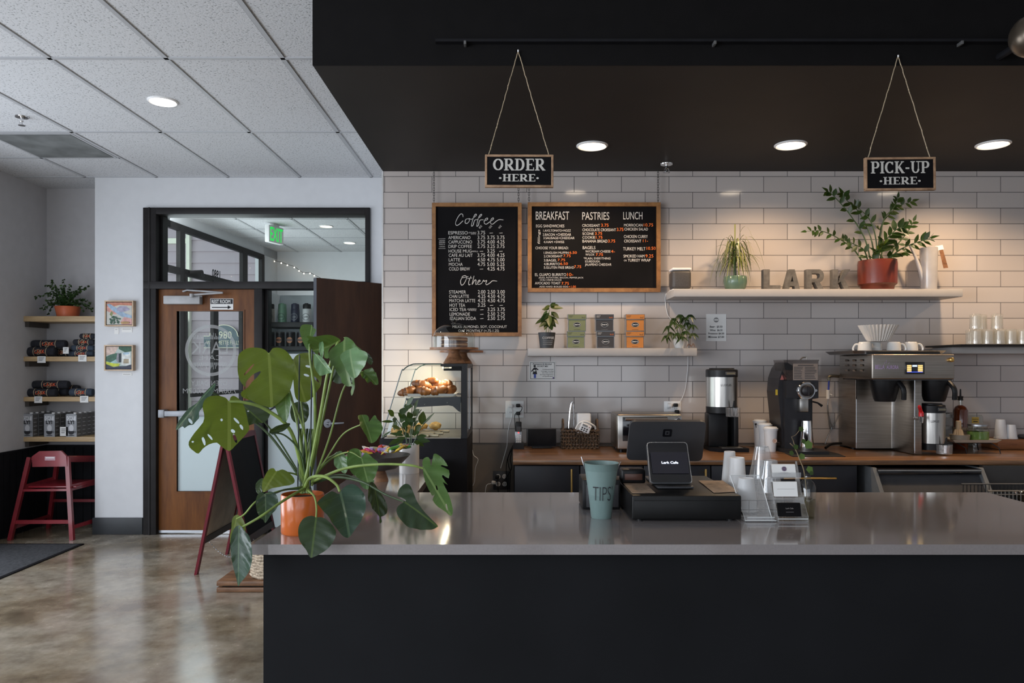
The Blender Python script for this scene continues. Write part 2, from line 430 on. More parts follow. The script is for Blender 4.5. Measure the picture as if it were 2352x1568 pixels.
# --- tile wall
def tilewall():
    m, nt, b, o = newmat('white_subway_tile'); L = nt.links.new
    t = nt.nodes.new('ShaderNodeTexCoord'); sp = nt.nodes.new('ShaderNodeSeparateXYZ'); L(t.outputs['Object'], sp.inputs[0])
    def ad(a, v):
        n = nt.nodes.new('ShaderNodeMath'); n.operation='ADD'; n.inputs[1].default_value=v; L(a, n.inputs[0]); return n.outputs[0]
    cb = nt.nodes.new('ShaderNodeCombineXYZ'); L(ad(sp.outputs[0], -.4083+50*.3112), cb.inputs[0]); L(ad(sp.outputs[2], -1.8484+100*.1035), cb.inputs[1])
    br = nt.nodes.new('ShaderNodeTexBrick'); L(cb.outputs[0], br.inputs[0])
    br.offset=.5; br.offset_frequency=2; br.squash_frequency=2; br.squash=1
    for k, v in (('Scale',1),('Mortar Size',.0021),('Mortar Smooth',.15),('Bias',0),('Brick Width',.3112),('Row Height',.1035)): br.inputs[k].default_value=v
    br.inputs['Color1'].default_value=(.46,.41,.385,1); br.inputs['Color2'].default_value=(.52,.47,.445,1); br.inputs['Mortar'].default_value=(.11,.10,.10,1)
    L(br.outputs[0], b.inputs['Base Color'])
    rr = nt.nodes.new('ShaderNodeMapRange'); L(br.outputs['Fac'], rr.inputs[0]); rr.inputs[3].default_value=.11; rr.inputs[4].default_value=.8; L(rr.outputs[0], b.inputs['Roughness'])
    nz = noise(nt, tc(nt), 5, 2)
    inv = nt.nodes.new('ShaderNodeMath'); inv.operation='SUBTRACT'; inv.inputs[0].default_value=1; L(br.outputs['Fac'], inv.inputs[1])
    a2 = nt.nodes.new('ShaderNodeMath'); a2.operation='MULTIPLY_ADD'; a2.inputs[1].default_value=.9; L(nz.outputs[0], a2.inputs[0]); L(inv.outputs[0], a2.inputs[2])
    # each tile leans a hair its own way
    bp = bump(nt, a2.outputs[0], b, .5, .003)
    b.inputs['Coat Weight'].default_value=.3; b.inputs['Coat Roughness'].default_value=.05
    return m
TLM = tilewall(); TLB = .928
struct(MB(TLM).box(SX, 6.2, TW, TW+.12, TLB-.0, SOF+.02), 'wall_tiled')
struct(MB(pm('taupe_paint', (.22,.19,.165), .7, var=.05)).box(SX, 6.2, TW+.004, TW+.12, 0, TLB), 'wall_lower')
struct(MB(M['wall']).box(SX, SX+.1, TW+.12, DW, 0, SOF).box(SX, SX+.1, TW+.12, DW+.1, SOF, CEIL), 'wall_return')
struct(MB(pm('tile_edge_trim', (.60,.60,.60), .3)).box(SX-.006, SX+.004, TW-.004, TW+.12, TLB, SOF), 'trim_3')
# walls behind and beside the camera
w = MB(M['wall']); w.box(6.1, 6.2, -5.2, TW, 0, CEIL); struct(w, 'wall_right')
w = MB(M['wall']); w.box(LX-.1, 6.2, -5.3, -5.2, 0, .6).box(LX-.1, 6.2, -5.3, -5.2, 2.75, CEIL)
for x in (LX-.1, -2.2, .2, 2.6, 5.0): w.box(x, x+.35, -5.3, -5.2, .6, 2.75)
w.box(5.0, 6.2, -5.3, -5.2, .6, 2.75); struct(w, 'wall_rear')

# --- entry door frame
fy = DW-.03; fb = DW+.14; fm = M['frame']
f = MB(fm)
TRt, TRb = Z(647, DW), Z(664, DW)
f.box(FL, X(362, DW), fy, fb, 0, FT, r=.004); f.box(X(362,DW)-.002, X(840,DW)+.002, fy, fb, Z(493, DW), FT, r=.004)
f.box(X(586, DW), X(605, DW), fy, fb, 0, TRb+.001, r=.004); f.box(FL+.003, FR-.003, fy-.006, fb-.01, TRb, TRt, r=.004)
f.box(X(840, DW), FR, fy, fb, 0, FT, r=.004)
f.box(FL+.05, FL+.062, fy-.008, fy, 0, FT); f.box(X(605, DW), X(612, DW), DW+.04, fb, 0, TRb)
f.box(X(345,DW), X(362,DW)+.03, DW+.06, fb, 0, TRb); f.box(X(362,DW)-.01, X(368,DW), DW+.05, fb, TRt, FT)
struct(f, 'trim_4')
wd = MB(M['pane']); wd.box(X(362, DW), X(842, DW), DW+.05, DW+.056, TRt, Z(490, DW)); struct(wd, 'window_1')
# --- entry door
d0, d1 = DW+.02, DW+.065
D = thing('door_1', None, None, (X(475, DW), DW, 0)); D['kind'] = 'structure'
gx0, gx1, gz1, gz0 = X(404, DW), X(557, DW), Z(714, DW), Z(1129, DW)
dx0, dx1 = X(362, DW), X(586, DW); dz1 = TRb
b = MB(M['doorwood']); b.box(dx0, gx0, d0, d1, .03, dz1).box(gx1, dx1, d0, d1, .03, dz1).box(gx0, gx1, d0, d1, gz1, dz1).box(gx0, gx1, d0, d1, .03, gz0)
for a in ((gx0-.012, gx0, gz0-.012, gz1+.012), (gx1, gx1+.012, gz0-.012, gz1+.012), (gx0, gx1, gz1, gz1+.012), (gx0, gx1, gz0-.012, gz0)):
    b.box(a[0], a[1], d0-.006, d1, a[2], a[3])
b.build('door_leaf', D)
MB(M['alum']).box(dx0, dx1, d0-.004, d1+.004, .008, .03).build('bottom_sweep', D)
zc = Z(955, DW)
MB(M['pane']).box(gx0, gx1, d0+.018, d0+.024, zc, gz1).build('glass_pane', D)
MB(M['frost']).box(gx0, gx1, d0+.018, d0+.024, gz0, zc).build('frosted_pane', D, label='white frosted lower glass')
# etched emblem on the glass, read from outside (mirrored from here)
e = MB(M['etch']); yy = d0+.014
cc = P(484, 804.5, yy); e.ring(cc, 59/F*yy, 51.5/F*yy, M['etch'], 56)
def tw(t, px0, px1, py, ph, mat=M['etch'], mb=e, bold=.0, mirror=True, dd=None):
    q = dd or yy; mb.text(t, P(px0, py, q), UX, UZ, ph/F*q, mat, w=(px1-px0)/F*q, bold=bold, mirror=mirror)
tw('LARK', 440, 523, 811.5, 27); tw('CAFE', 457, 510, 826.5, 11); tw('OPEN DAILY', 439, 522, 885, 11); tw('7:00AM - 3:00PM', 420, 543, 903, 11)
for k in range(34):
    a = 444+k*2.3; h = random.uniform(5, 15)
    if 440 < a < 522:
        e.box(X(a, yy), X(a+.8, yy), yy, yy+.0005, Z(779, yy), Z(779-h, yy), M['etch'])
        e.box(X(a, yy), X(a+.8, yy), yy, yy+.0005, Z(832, yy), Z(832+h*1.1, yy), M['etch'])
e.build('etched_lettering', D)
h = MB(pm('bar_metal',(.24,.25,.27),.5,.5)); hz = Z(949, DW); h.box(X(370, DW), X(582, DW), d0-.075, d0-.035, hz-.024, hz+.024, r=.006); h.box(X(370, DW), X(384, DW), d0-.08, d0, hz-.034, hz+.034, r=.006); h.box(X(568, DW), X(584, DW), d0-.08, d0, hz-.034, hz+.034, r=.006)
h.build('push_bar', D)
c = MB(pm('closer_grey',(.36,.36,.37),.45)); c.box(X(381, DW), X(464, DW), d0-.07, d0, Z(699, DW), Z(680, DW), r=.006)
c.tube([P(464, 681, d0-.05), P(440, 677, d0-.09), P(512, 672, d0-.11)], .008); c.tube([P(420, 669, d0-.02), P(430, 666, d0-.03), P(512, 672, d0-.11)], .008)
c.lathe([(.016,0),(.016,.03)], P(440, 680, d0-.1)-V((0,0,.01)))
c.build('door_closer', D)
s = MB(M['paper']); s.box(X(481, DW), X(534, DW), d0-.004, d0, Z(712, DW), Z(685, DW), M['paper'])
yy2 = d0-.0045; s.box(X(482, DW), X(533, DW), yy2, yy2+.001, Z(697.5, DW), Z(686, DW), M['inkb'])
s.text('REST ROOM', P(486, 696, yy2-.001), UX, UZ, 7.5/F*DW, M['paper'], w=43/F*DW, bold=.02)
s.box(X(485, DW), X(525, DW), yy2-.001, yy2, Z(706.5, DW), Z(704.3, DW), M['inkb']); s.poly([P(523, 701, yy2-.001), P(531, 705.4, yy2-.001), P(523, 709.8, yy2-.001)], M['inkb'])
s.build('rest_room_sign', label='white and black rest room sign with arrow stuck on the wooden entry door', cat='sign')

# --- display window beside the door with shelves
S = thing('window_2', None, None, (X(720, DW), DW, 0)); S['kind'] = 'structure'
wx0, wx1 = X(612, DW), X(840, DW)
MB(pm('display_back', (.60,.63,.65), .6, var=.02)).box(wx0-.05, wx1, 6.86, 6.9, 0, TRb).box(wx0-.06, wx0-.05, DW+.14, 6.9, 0, TRb).build('back_panel', S)
for (ya, yb_) in ((739.5, 751), (795, 805)):
    MB(fm).box(wx0-.05, wx1, DW+.11, 6.80, Z(yb_, DW+.12), Z(ya, DW+.12), r=.003).build('shelf_board', S)
zz = Z(1030, DW)
MB(M['pane']).box(wx0, wx1, DW+.05, DW+.056, 0.05, TRb).build('glass_pane', S)
MB(M['frost']).box(wx0, wx1, DW+.042, DW+.046, .05, Z(812, DW)).build('frosted_film', S)
g = MB(M['inkb']); q = DW+.036
g.tube(cr([P(668,832,q),P(664,828,q),P(672,826,q),P(677,833,q),P(672,838,q),P(668,834,q)]), .006)
g.tube(cr([P(620,941,q),P(632,935,q),P(640,943,q),P(655,930,q)]), .006); g.tube([P(612,930,q),P(660,934,q)], .012)
g.build('marker_scribble', S)
# bottles on the upper shelf, canisters below
sz = Z(739.5, DW+.12); yb = DW+.24
cols = [(621,'cream',(.42,.37,.33),M['black'],'cream travel bottle with black lid, first on the upper window shelf'),
        (648.5,'sage',(.16,.30,.20),None,'sage green travel bottle on the upper window shelf'),
        (678,'navy',(.018,.022,.05),None,'navy travel bottle on the upper window shelf'),
        (705,'white',(.62,.62,.62),M['black'],'white travel bottle with black lid, nearest the open door')]
k_ = F/yb
for px, nm, col, lidm, lab in cols:
    bm_ = pm('bottle_'+nm, col, .35, var=.05); lm = lidm or bm_
    base = V((X(px, yb), yb, sz)); t = thing('travel_bottle', lab, 'bottle', base, 'travel bottles on the window shelf')
    r = 9.8/k_; hb = 32/k_
    m1 = MB(bm_).lathe([(r*.96,0),(r,.004),(r,hb*.96),(r*.93,hb)], base, n=28); yf = base.y-r-.001
    m1.ring(V((base.x, yf, base.z+hb*.42)), r*.80, r*.72, M['inkb'] if nm != 'navy' else M['grey'], 30)
    m1.text('LARK', V((base.x, yf, base.z+hb*.36)), UX, UZ, .014, M['inkb'] if nm != 'navy' else M['grey'], w=r*1.0, align='c')
    m1.build('bottle_body', t)
    MB(lm).lathe([(r*.93,hb),(r*.93,hb+.035),(r*.86,hb+.043)], base, n=28).box(base.x-r*.5, base.x+r*.3, base.y-.008, base.y+.008, base.z+hb+.04, base.z+hb+.052, r=.003).build('lid', t)
sz2 = Z(795, DW+.12); first = None
for i, px in enumerate((620.5, 643.5, 668, 692.5)):
    base = V((X(px, yb), yb, sz2))
    lab = ['black coffee canister with copper round label, first on the lower window shelf','black coffee canister second from the mullion on lower window shelf','black coffee canister third from the mullion on lower window shelf','black coffee canister partly behind the curled monstera leaf'][i]
    if i == 0:
        first = thing('coffee_canister', lab, 'canister', base, 'black coffee canisters on the window shelf')
        r = 10/k_; m1 = MB(M['black']).lathe([(r,0),(r,.118),(r*.95,.12)], base, n=28)
        cu = pm('copper_print', (.50,.17,.06), .5); yf = base.y-r-.001
        m1.disc(V((base.x, yf, base.z+.057)), r*.66, cu); m1.box(base.x-r*.62, base.x+r*.62, yf-.001, yf, base.z+.047, base.z+.067, M['black'])
        m1.text('LARK', V((base.x, yf-.002, base.z+.051)), UX, UZ, .012, cu, w=r*.95, align='c')
        m1.build('canister_body', first); MB(M['dkgrey']).lathe([(r*.97,.12),(r*.97,.128),(r*.9,.13)], base, n=28).build('lid', first)
    else: copy_tree(first, base-first.location, lab)

# --- dark wooden door standing open
A = V((X(724, 5.62), 5.62, 0)); B = V((-.838, 6.235, 0)); u = (B-A).normalized(); nrm = V((u.y, -u.x, 0)); Hd = 2.10
O = thing('door_2', None, None, B); O['kind'] = 'structure'
Mt = Matrix(((u.x, nrm.x, 0, A.x), (u.y, nrm.y, 0, A.y), (0, 0, 1, 0), (0, 0, 0, 1)))
L_ = (B-A).length
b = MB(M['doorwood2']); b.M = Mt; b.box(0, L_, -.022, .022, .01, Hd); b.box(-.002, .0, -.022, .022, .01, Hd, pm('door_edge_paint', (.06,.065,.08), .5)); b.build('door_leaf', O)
hz = Z(972, 5.66)
for sgn in (1, -1):
    h = MB(M['alum']); h.M = Mt @ Matrix.Translation((.085, sgn*.022, hz))
    h.lathe([(.033,0),(.033,sgn*.012),(.013,sgn*.016),(.013,sgn*.05)], (0,0,0), axis='y', n=24); h.tube([(0,sgn*.045,0),(.04,sgn*.052,0),(.115,sgn*.048,0)], [.011,.010,.008], n=10)
    h.build('door_handle', O)

# ================================================================== VESTIBULE beyond the glass
vc = MB(TM); vc.box(-3.55, 2.0, DW+.12, 10.6, CEIL, CEIL+.08)
for k in range(0, 8):
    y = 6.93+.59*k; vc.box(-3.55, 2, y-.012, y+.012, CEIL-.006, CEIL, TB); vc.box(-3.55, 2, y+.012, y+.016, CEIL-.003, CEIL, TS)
for x in [-3.02+.61*k for k in range(8)]:
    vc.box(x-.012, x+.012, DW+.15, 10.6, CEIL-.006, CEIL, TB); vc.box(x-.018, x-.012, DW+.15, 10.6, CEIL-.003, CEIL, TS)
struct(vc, 'ceiling_vestibule')
struct(MB(M['wall']).box(-3.34, 2.0, 10.45, 10.6, 0, CEIL), 'wall_far')
struct(MB(M['wall']).box(1.9, 2.0, DW+.1, 10.45, 0, CEIL), 'wall_vestibule_right')
va, vb = V((-3.61, 6.45, 0)), V((-3.31, 10.45, 0)); vu = (vb-va).normalized(); vn = V((-vu.y, vu.x, 0)); VL = (vb-va).length
VM = Matrix(((vu.x, vn.x, 0, va.x), (vu.y, vn.y, 0, va.y), (0,0,1,0), (0,0,0,1)))
w = MB(M['wall']); w.M = VM; w.box(.30, VL, 0, .12, 2.93, CEIL).box(.30, .45, 0, .12, 0, CEIL).box(3.55, VL, 0, .12, 0, CEIL); struct(w, 'wall_storefront')
def sx(px): # position along the storefront line seen in column px
    q = (CX-px)/F; dd = 4.094/(q+.075); return dd-6.45
f = MB(M['frame']); f.M = VM
f.box(.45, 3.55, -.01, .035, 2.86, 2.93).box(.45, 3.55, -.01, .035, 2.40, 2.47).box(.45, 3.55, -.01, .035, 0, .15)
for a, b_ in ((.45,.53),(1.37,1.47),(2.88,3.02),(3.46,3.55)): f.box(a, b_, -.012, .034, 0, 2.9)
f.box(2.09, 2.21, -.02, .02, .1, 2.42); f.box(1.47, 1.51, -.02, .02, .1, 2.42); f.box(2.83, 2.9, -.02, .02, .1, 2.42)
f.box(1.5, 2.85, -.07, -.05, 1.10, 1.14); f.tube([(1.5,-.04,2.44),(1.62,-.12,2.46),(1.80,-.04,2.43)], .017)
struct(f, 'window_3')
g = MB(M['pane']); g.M = VM; g.box(.45, 3.5, .04, .046, .1, 2.9); 
g.M = None
q = 8.55; g.text('1980', P(487, 635, 8.5), vu, UZ, 17/F*8.5, M['inkb'], w=.20, mirror=True, bold=.03)
struct(g, 'window_4')
# neighbouring building
def siding():
    m, nt, b, o = newmat('lap_siding'); L = nt.links.new
    b.inputs['Base Color'].default_value=(.50,.45,.46,1); b.inputs['Roughness'].default_value=.7; return m
sd = thing('neighbour_building', 'pale mauve lap-sided building seen outside through the storefront glass', 'building', (-5.0, 11.6, 0))
m1 = MB(pm('mauve_siding', (.46,.39,.42), .75, var=.04, scale=3))
for k in range(22):
    z = k*.18; m1.add([(-9,11.6,z),(-2.5,11.6,z),(-2.5,11.625,z+.18),(-9,11.625,z+.18),(-9,11.6,z-.012),(-2.5,11.6,z-.012),(-2.5,11.64,z-.012),(-9,11.64,z-.012)], [(0,1,2,3),(0,4,5,1),(4,7,6,5)])
m1.build('siding', sd)
tr = pm('cream_trim', (.80,.80,.66), .5, var=.03)
MB(tr).box(X(429,11.55), X(437,11.55), 11.52, 11.6, 0, 4.0).build('corner_board', sd)
MB(tr).box(-8.5, X(429,11.55), 11.55, 11.62, Z(560,11.6), Z(548,11.6)).build('band_board', sd)
MB(pm('grey_panel', (.10,.12,.15), .5)).box(X(380,11.4), X(428,11.4), 11.40, 11.44, 0, Z(733,11.4)).build('panel', sd)
q = 11.5; sb = pm('sign_slate', (.10,.14,.16), .5); sc = pm('sign_cream', (.75,.70,.52), .5)
s = MB(sb); s.box(X(468,q), X(560,q), q, q+.04, Z(799,q), Z(771,q), sb)
arc = [P(514+32*math.cos(math.pi*k/16), 771-25*math.sin(math.pi*k/16), q) for k in range(17)]
s.prism(arc, (0,.04,0), sb)
s.stroke([p-V((0,.003,0)) for p in arc], .012, sc, (0,-1,0))
for a in ((468,560,799,797.6),(468,482,772.4,771),(546,560,772.4,771)): s.box(X(a[0],q), X(a[1],q), q-.003, q, Z(a[2],q), Z(a[3],q), sc)
s.text('1980', P(496, 777, q-.004), UX, UZ, 16/F*q, sc, w=36/F*q); s.text('WILLAMETTE FALLS', P(474, 791, q-.004), UX, UZ, 9/F*q, sc, w=76/F*q)
s.build('building_sign', label='slate arched building sign with cream lettering seen outside through the door glass', cat='sign')
# exit sign
ec = P(630, 520, 8.43); s = thing('exit_sign', 'green lettered exit sign hanging from the ceiling beyond the transom', 'sign', (ec.x, ec.y, CEIL))
rot = Matrix.Translation((ec.x, ec.y, 0)) @ Matrix.Rotation(R(70), 4, 'Z')
b = MB(M['white']); b.M = rot; b.box(-.13, .13, -.03, .03, Z(559,8.43), Z(520,8.43), r=.008); b.box(-.05, .05, -.03, .03, CEIL-.03, CEIL); b.box(-.02,.02,-.02,.02, Z(521,8.43), CEIL); b.build('housing', s)
b = MB(emit('exit_green', (.02,.75,.10), .7)); b.M = rot; b.text('EXIT', (-.11, -.032, Z(555,8.43)), UX, UZ, .15, None, w=.22, bold=.01); b.build('lettering', s)
# downlights
def downlight(x, y, z, r, lab, warm, e=6, group=None):
    t = thing('recessed_downlight', lab, 'ceiling light', (x, y, z), group)
    MB(M['white']).lathe([(r*1.22,0),(r*1.22,-.004),(r*1.1,-.010),(r,-.004),(r*.98,.0)], (x,y,z), n=36, cap=False).build('trim_ring', t)
    MB(emit('lamp_warm' if warm else 'lamp_cool', (1,.82,.62) if warm else (1,.95,.9), e)).disc((x,y,z-.003), r*.99, None, u=UX, v=UY).build('lens', t)
def lamp(x, y, z, e, col, size=140, blend=.8, r=.07):
    l = bpy.data.lights.new('lamp', 'SPOT'); l.energy = e; l.color = col; l.spot_size = R(size); l.spot_blend = blend; l.shadow_soft_size = r
    o = bpy.data.objects.new('lamp', l); o.location = (x, y, z); C.objects.link(o)
d = F*1.614/609; downlight(X(374,d), d, CEIL, .072, 'round recessed downlight in the white tiled ceiling', False, 8)
lamp(X(374,d), d, CEIL-.02, 30, (1,.93,.85))
for i, (px, py) in enumerate(((1360,334),(1816,332),(2281,331))):
    d = F*(SOF-EYE)/(HY-py); downlight(X(px,d), d, SOF, .075, ['round downlight in the dark soffit between the two menus','round downlight in the dark soffit above the letters','round downlight in the dark soffit, rightmost of three'][i], True, 9, 'downlights in the soffit')
for px, py, l in ((749,519,'small downlight in vestibule ceiling beside the exit sign'),(803,557,'small downlight in vestibule ceiling over the far wall')):
    d = F*1.614/(HY-py); downlight(X(px,d), d, CEIL, .065, l, True, 5)
def sprinkler(px, py, z, lab):
    d = F*(z-EYE)/(HY-py); x = X(px, d); t = thing('fire_sprinkler', lab, 'sprinkler', (x, d, z))
    MB(M['chrome']).lathe([(.04,0),(.038,-.006),(.015,-.010)], (x,d,z), n=24).build('escutcheon', t)
    MB(M['chrome']).lathe([(.010,-.01),(.010,-.03),(.005,-.035),(.005,-.055)], (x,d,z), n=12).lathe([(.022,-.055),(.022,-.057)], (x,d,z), n=12).tube([(x-.012,d,z-.03),(x-.016,d,z-.043),(x,d,z-.055)], .002).tube([(x+.012,d,z-.03),(x+.016,d,z-.043),(x,d,z-.055)], .002).build('head', t)
sprinkler(50, 268, CEIL, 'chrome fire sprinkler in the white tiled ceiling'); sprinkler(1531, 376, SOF, 'chrome fire sprinkler in the dark soffit above the wide menu')
# ceiling vent
v = thing('ceiling_vent', 'grey perforated ceiling air return panel near the left wall', 'vent', (-3.345, 5.43, CEIL))
MB(TB).box(-3.645,-3.045,5.12,5.72,CEIL-.007,CEIL).build('frame', v)
MB(pm('perforated_grille', (.16,.17,.17), .7, var=.35, scale=5)).box(-3.625,-3.065,5.14,5.70,CEIL-.010,CEIL-.006).build('grille', v)
# rail and clips on the soffit face, ball lamp at the edge
t = thing('black_rail', 'thin black rail with clips running along the dark soffit face', 'rail', (2, 3.14, Z(92,3.14)))
zr = Z(93, 3.13); MB(M['matte']).box(X(1000,3.13), 3.2, 3.125, 3.153, zr-.006, zr+.006).build('rail', t)
for px in (1068, 1643, 2211):
    MB(pm('clip_grey',(.10,.10,.10),.5)).box(X(px-3,3.12), X(px+3,3.12), 3.118, 3.154, zr-.019, zr-.004, r=.002).build('clip', t)
t = thing('globe_lamp', 'dark bronze globe lamp cut off by the frame edge on the soffit face', 'lamp', P(2372,80,2.95))
MB(pm('bronze_globe', (.16,.13,.10), .3, .8)).ball(P(2372,82,2.95), .083, n=28).build('globe', t)
MB(M['matte']).tube([P(2372,82,2.95), V((X(2372,2.95), 3.155, Z(82,2.95)))], .015).build('arm', t)
# string lights along the far wall
sp = [(630,600),(646,604),(660,609),(676,614),(687,622),(698,628),(712,628),(722,633),(736,640)]
t = thing('string_lights', 'warm string lights strung across the far vestibule wall', 'string lights', P(680,615,10.35))
MB(M['matte']).tube(cr([P(a,b-2,10.36) for a,b in sp]), .003, n=5).build('cord', t)
for a, b_ in sp: MB(emit('tiny_bulb', (1,.75,.5), 7)).ball(P(a,b_,10.35), .009, n=8).build('bulb', t)
# ================================================================== FRONT COUNTER
CT = .91; d_f = 2.165; d_b = 3.06; xr = 1.96; xl = -.76; xi = X(958, d_b)
quartz = pm('grey_quartz', (.205,.188,.190), .10, var=.05, scale=160, coat=.6)
# faint flecks in the stone
ctr = thing('service_counter', 'long charcoal service counter with a grey quartz top in the foreground', 'counter', ((xl+xr)/2, d_b, 0))
b = MB(quartz); o_ = [(xl,d_f),(xr,d_f),(xr,d_b),(xi,d_b),(xi,4.16),(xl,4.16)]
b.prism([V((x,y,CT-.030)) for x,y in o_], (0,0,.030)); b.build('quartz_top', ctr)
bx = X(605, d_f+.03)
b = MB(M['charcoal']); o_ = [(bx,d_f+.03),(xr-.03,d_f+.03),(xr-.03,d_b-.05),(xi-.02,d_b-.05),(xi-.02,4.14),(bx,4.14)]
b.prism([V((x,y,0)) for x,y in o_], (0,0,CT-.030)); b.build('counter_body', ctr)

# ================================================================== BACK COUNTER
WT = .907; wf = 4.143
bc = MB(M['butcher']); bc.box(.005, 6.0, wf, TW-.002, WT-.028, WT, r=.003)
bc.build('wooden_worktop', label='long butcher block worktop along the white tiled wall', cat='worktop')
def cab(x0, x1, lab, handles, grp='black cabinets under the wooden worktop', drawer=False):
    t = thing('base_cabinet', lab, 'cabinet', ((x0+x1)/2, 4.5, 0), grp)
    MB(M['matte']).box(x0, x1, wf+.05, TW-.01, .08, WT-.029).build('carcass', t)
    dk = pm('black_laminate', (.012,.012,.018), .45)
    if drawer:
        p = MB(dk).box(x0+.003, x1-.003, wf+.028, wf+.05, WT-.24, WT-.036, r=.002).build('drawer', t)
        MB(M['brass']).tube([(handles[0], wf+.0, Z(1098,wf)), (handles[1], wf+.0, Z(1098,wf))], .006).tube([(handles[0]+.02,wf,Z(1098,wf)),(handles[0]+.02,wf+.03,Z(1098,wf))], .004).tube([(handles[1]-.02,wf,Z(1098,wf)),(handles[1]-.02,wf+.03,Z(1098,wf))], .004).build('handle', p)
        MB(dk).box(x0+.003, x1-.003, wf+.028, wf+.05, .1, WT-.245, r=.002).build('door', t)
    else:
        p = MB(dk).box(x0+.003, x1-.003, wf+.028, wf+.05, .1, WT-.036, r=.002).build('door', t)
        hx = handles[0]; MB(M['brass']).tube([(hx, wf+.0, Z(1077,wf)), (hx, wf+.0, Z(1077,wf)-.20)], .006).tube([(hx,wf,Z(1077,wf)-.02),(hx,wf+.03,Z(1077,wf)-.02)], .004).tube([(hx,wf,Z(1077,wf)-.18),(hx,wf+.03,Z(1077,wf)-.18)], .004).build('handle', p)
xa = X(1333, wf); xb = X(1636, wf); xc = X(1975, wf)
cab(.012, xa, 'black base cabinet at the worktop end beside the pastry case', [X(1313,wf)])
cab(xa, xb-.38, 'black base cabinet behind the mint tips bucket', [xa+.32])
cab(xb-.38, xb, 'black base cabinet behind the point of sale screen', [X(1621,wf)])
cab(xb, xc, 'wide black drawer cabinet behind the stacked cups', [X(1800,wf), X(1921,wf)], drawer=True)
# undercounter bin with slanted sides
t = thing('undercounter_ice_bin', 'dark undercounter ice bin with slanted grey side edges', 'ice bin', (X(2120,4.0),3.95,0))
gx = pm('grey_side_panel', (.16,.17,.18), .4)
x0, x1 = X(1998,4.15), X(2250,4.15)
for xx in (x0, x1-.02):
    MB(gx).prism([V((xx,4.6,.866)),V((xx,4.12,.866)),V((xx,4.03,.735)),V((xx,4.03,0)),V((xx,4.6,0))], (.022,0,0)).build('side_panel', t)
MB(M['dkgrey']).prism([V((x0+.022,4.125,.83)),V((x0+.022,4.05,.72)),V((x0+.022,4.05,.1)),V((x0+.022,4.6,.1)),V((x0+.022,4.6,.83))], (x1-x0-.044,0,0)).build('bin_body', t)
MB(M['gloss']).box(x0+.02, x1-.02, 4.10, 4.6, .832, .862, r=.004).build('lid', t); MB(M['steel']).box(x0+.02,x1-.02,4.095,4.099,.852,.858).build('lid_edge', t)
# wire rack and steel basin to the right
t = thing('wire_glass_rack', 'black wire glass rack below the worktop near the counter end', 'rack', (2.9,3.7,0))
b = MB(M['black']); ry = 3.78; rx0, rx1 = X(2268,ry), 3.3; zt = Z(1127,ry)
b.tube([(rx0,ry,zt),(rx1,ry,zt)], .004, M['steel']); b.tube([(rx0,ry,zt-.018),(rx1,ry,zt-.018)], .003, M['steel']); b.tube([(rx0,ry+.22,zt),(rx1,ry+.22,zt)], .004, M['steel'])
for k in range(28):
    x = rx0+.02*k+.01; b.tube([(x,ry,zt-.16),(x,ry,zt)], .0022, M['steel'], n=5); b.tube([(x,ry,zt-.16),(x,ry+.22,zt-.16),(x,ry+.22,zt)], .0022, M['black'], n=5)
b.build('wire_basket', t); MB(M['matte']).box(rx0, rx1, ry+.02, ry+.24, 0, zt-.17).build('cabinet_body', t)
MB(pm('dark_panel', (.05,.045,.042), .5)).box(x1+.01, 5.9, 4.13, 4.17, 0, WT-.03).build('back_board', label='dark panel under the worktop behind the wire rack', cat='panel')
t = thing('steel_bowl', 'small steel bowl at the right end behind the counter', 'bowl', P(2362,1143,3.88))
MB(M['chrome']).lathe([(.03,-.03),(.06,-.01),(.075,.02),(.078,.022),(.07,.018),(.055,-.005)], P(2366,1143,3.88), n=24, cap=False).build('bowl_shell', t); MB(M['black']).lathe([(.04,-.10),(.04,-.03)], P(2366,1143,3.88)).build('foot', t)

# ================================================================== MENU BOARDS
bd = 4.835
def board(name, lab, x0, x1, y0, y1, fw, chains):
    t = thing(name, lab, 'menu board', P((x0+x1)/2, y1, bd))
    q = bd; a, b_, z0, z1 = X(x0,q), X(x1,q), Z(y1,q), Z(y0,q); w = fw/F*q
    p = MB(M['chalk']); p.box(a+w*.8, b_-w*.8, q-.004, q+.012, z0+w*.8, z1-w*.8)
    f = MB(M['framewood']); yf = q-.022
    for pts in ([(a,z1),(b_,z1),(b_-w,z1-w),(a+w,z1-w)], [(a,z0),(b_,z0),(b_-w,z0+w),(a+w,z0+w)], [(a,z0),(a,z1),(a+w,z1-w),(a+w,z0+w)], [(b_,z0),(b_,z1),(b_-w,z1-w),(b_-w,z0+w)]):
        f.prism([V((x,yf,z)) for x,z in pts], (0,.034,0))
    f.build('frame', t)
    for cx in chains:
        c = MB(M['black']); x = X(cx,q); z = z1; i = 0
        while z < SOF-.01:
            ww = (.0045,0) if i % 2 else (0,.0045)
            c.tube([(x+ww[0],q-.008+ww[1],z),(x+ww[0],q-.008+ww[1],z+.016),(x,q-.008,z+.019),(x-ww[0],q-.008-ww[1],z+.016),(x-ww[0],q-.008-ww[1],z),(x,q-.008,z-.003)], .0014, n=5, closed=True); z += .0165; i += 1
        c.build('chain', t)
    return t, p
t, p = board('coffee_menu_board', 'tall chalkboard coffee and other drinks menu in a wooden frame', 993, 1198, 467, 772, 8.5, [997, 1191])
yi = bd-.0045
SC = 4.128
def cpx(x, y): return P(980+x/SC, 440+y/SC, yi)
def ct(s, x0, x1, y1, h, mat=None, bold=0): p.text(s, cpx(x0,y1), UX, UZ, h/SC/F*bd, mat or M['ink'], w=(x1-x0)/SC/F*bd, bold=bold)
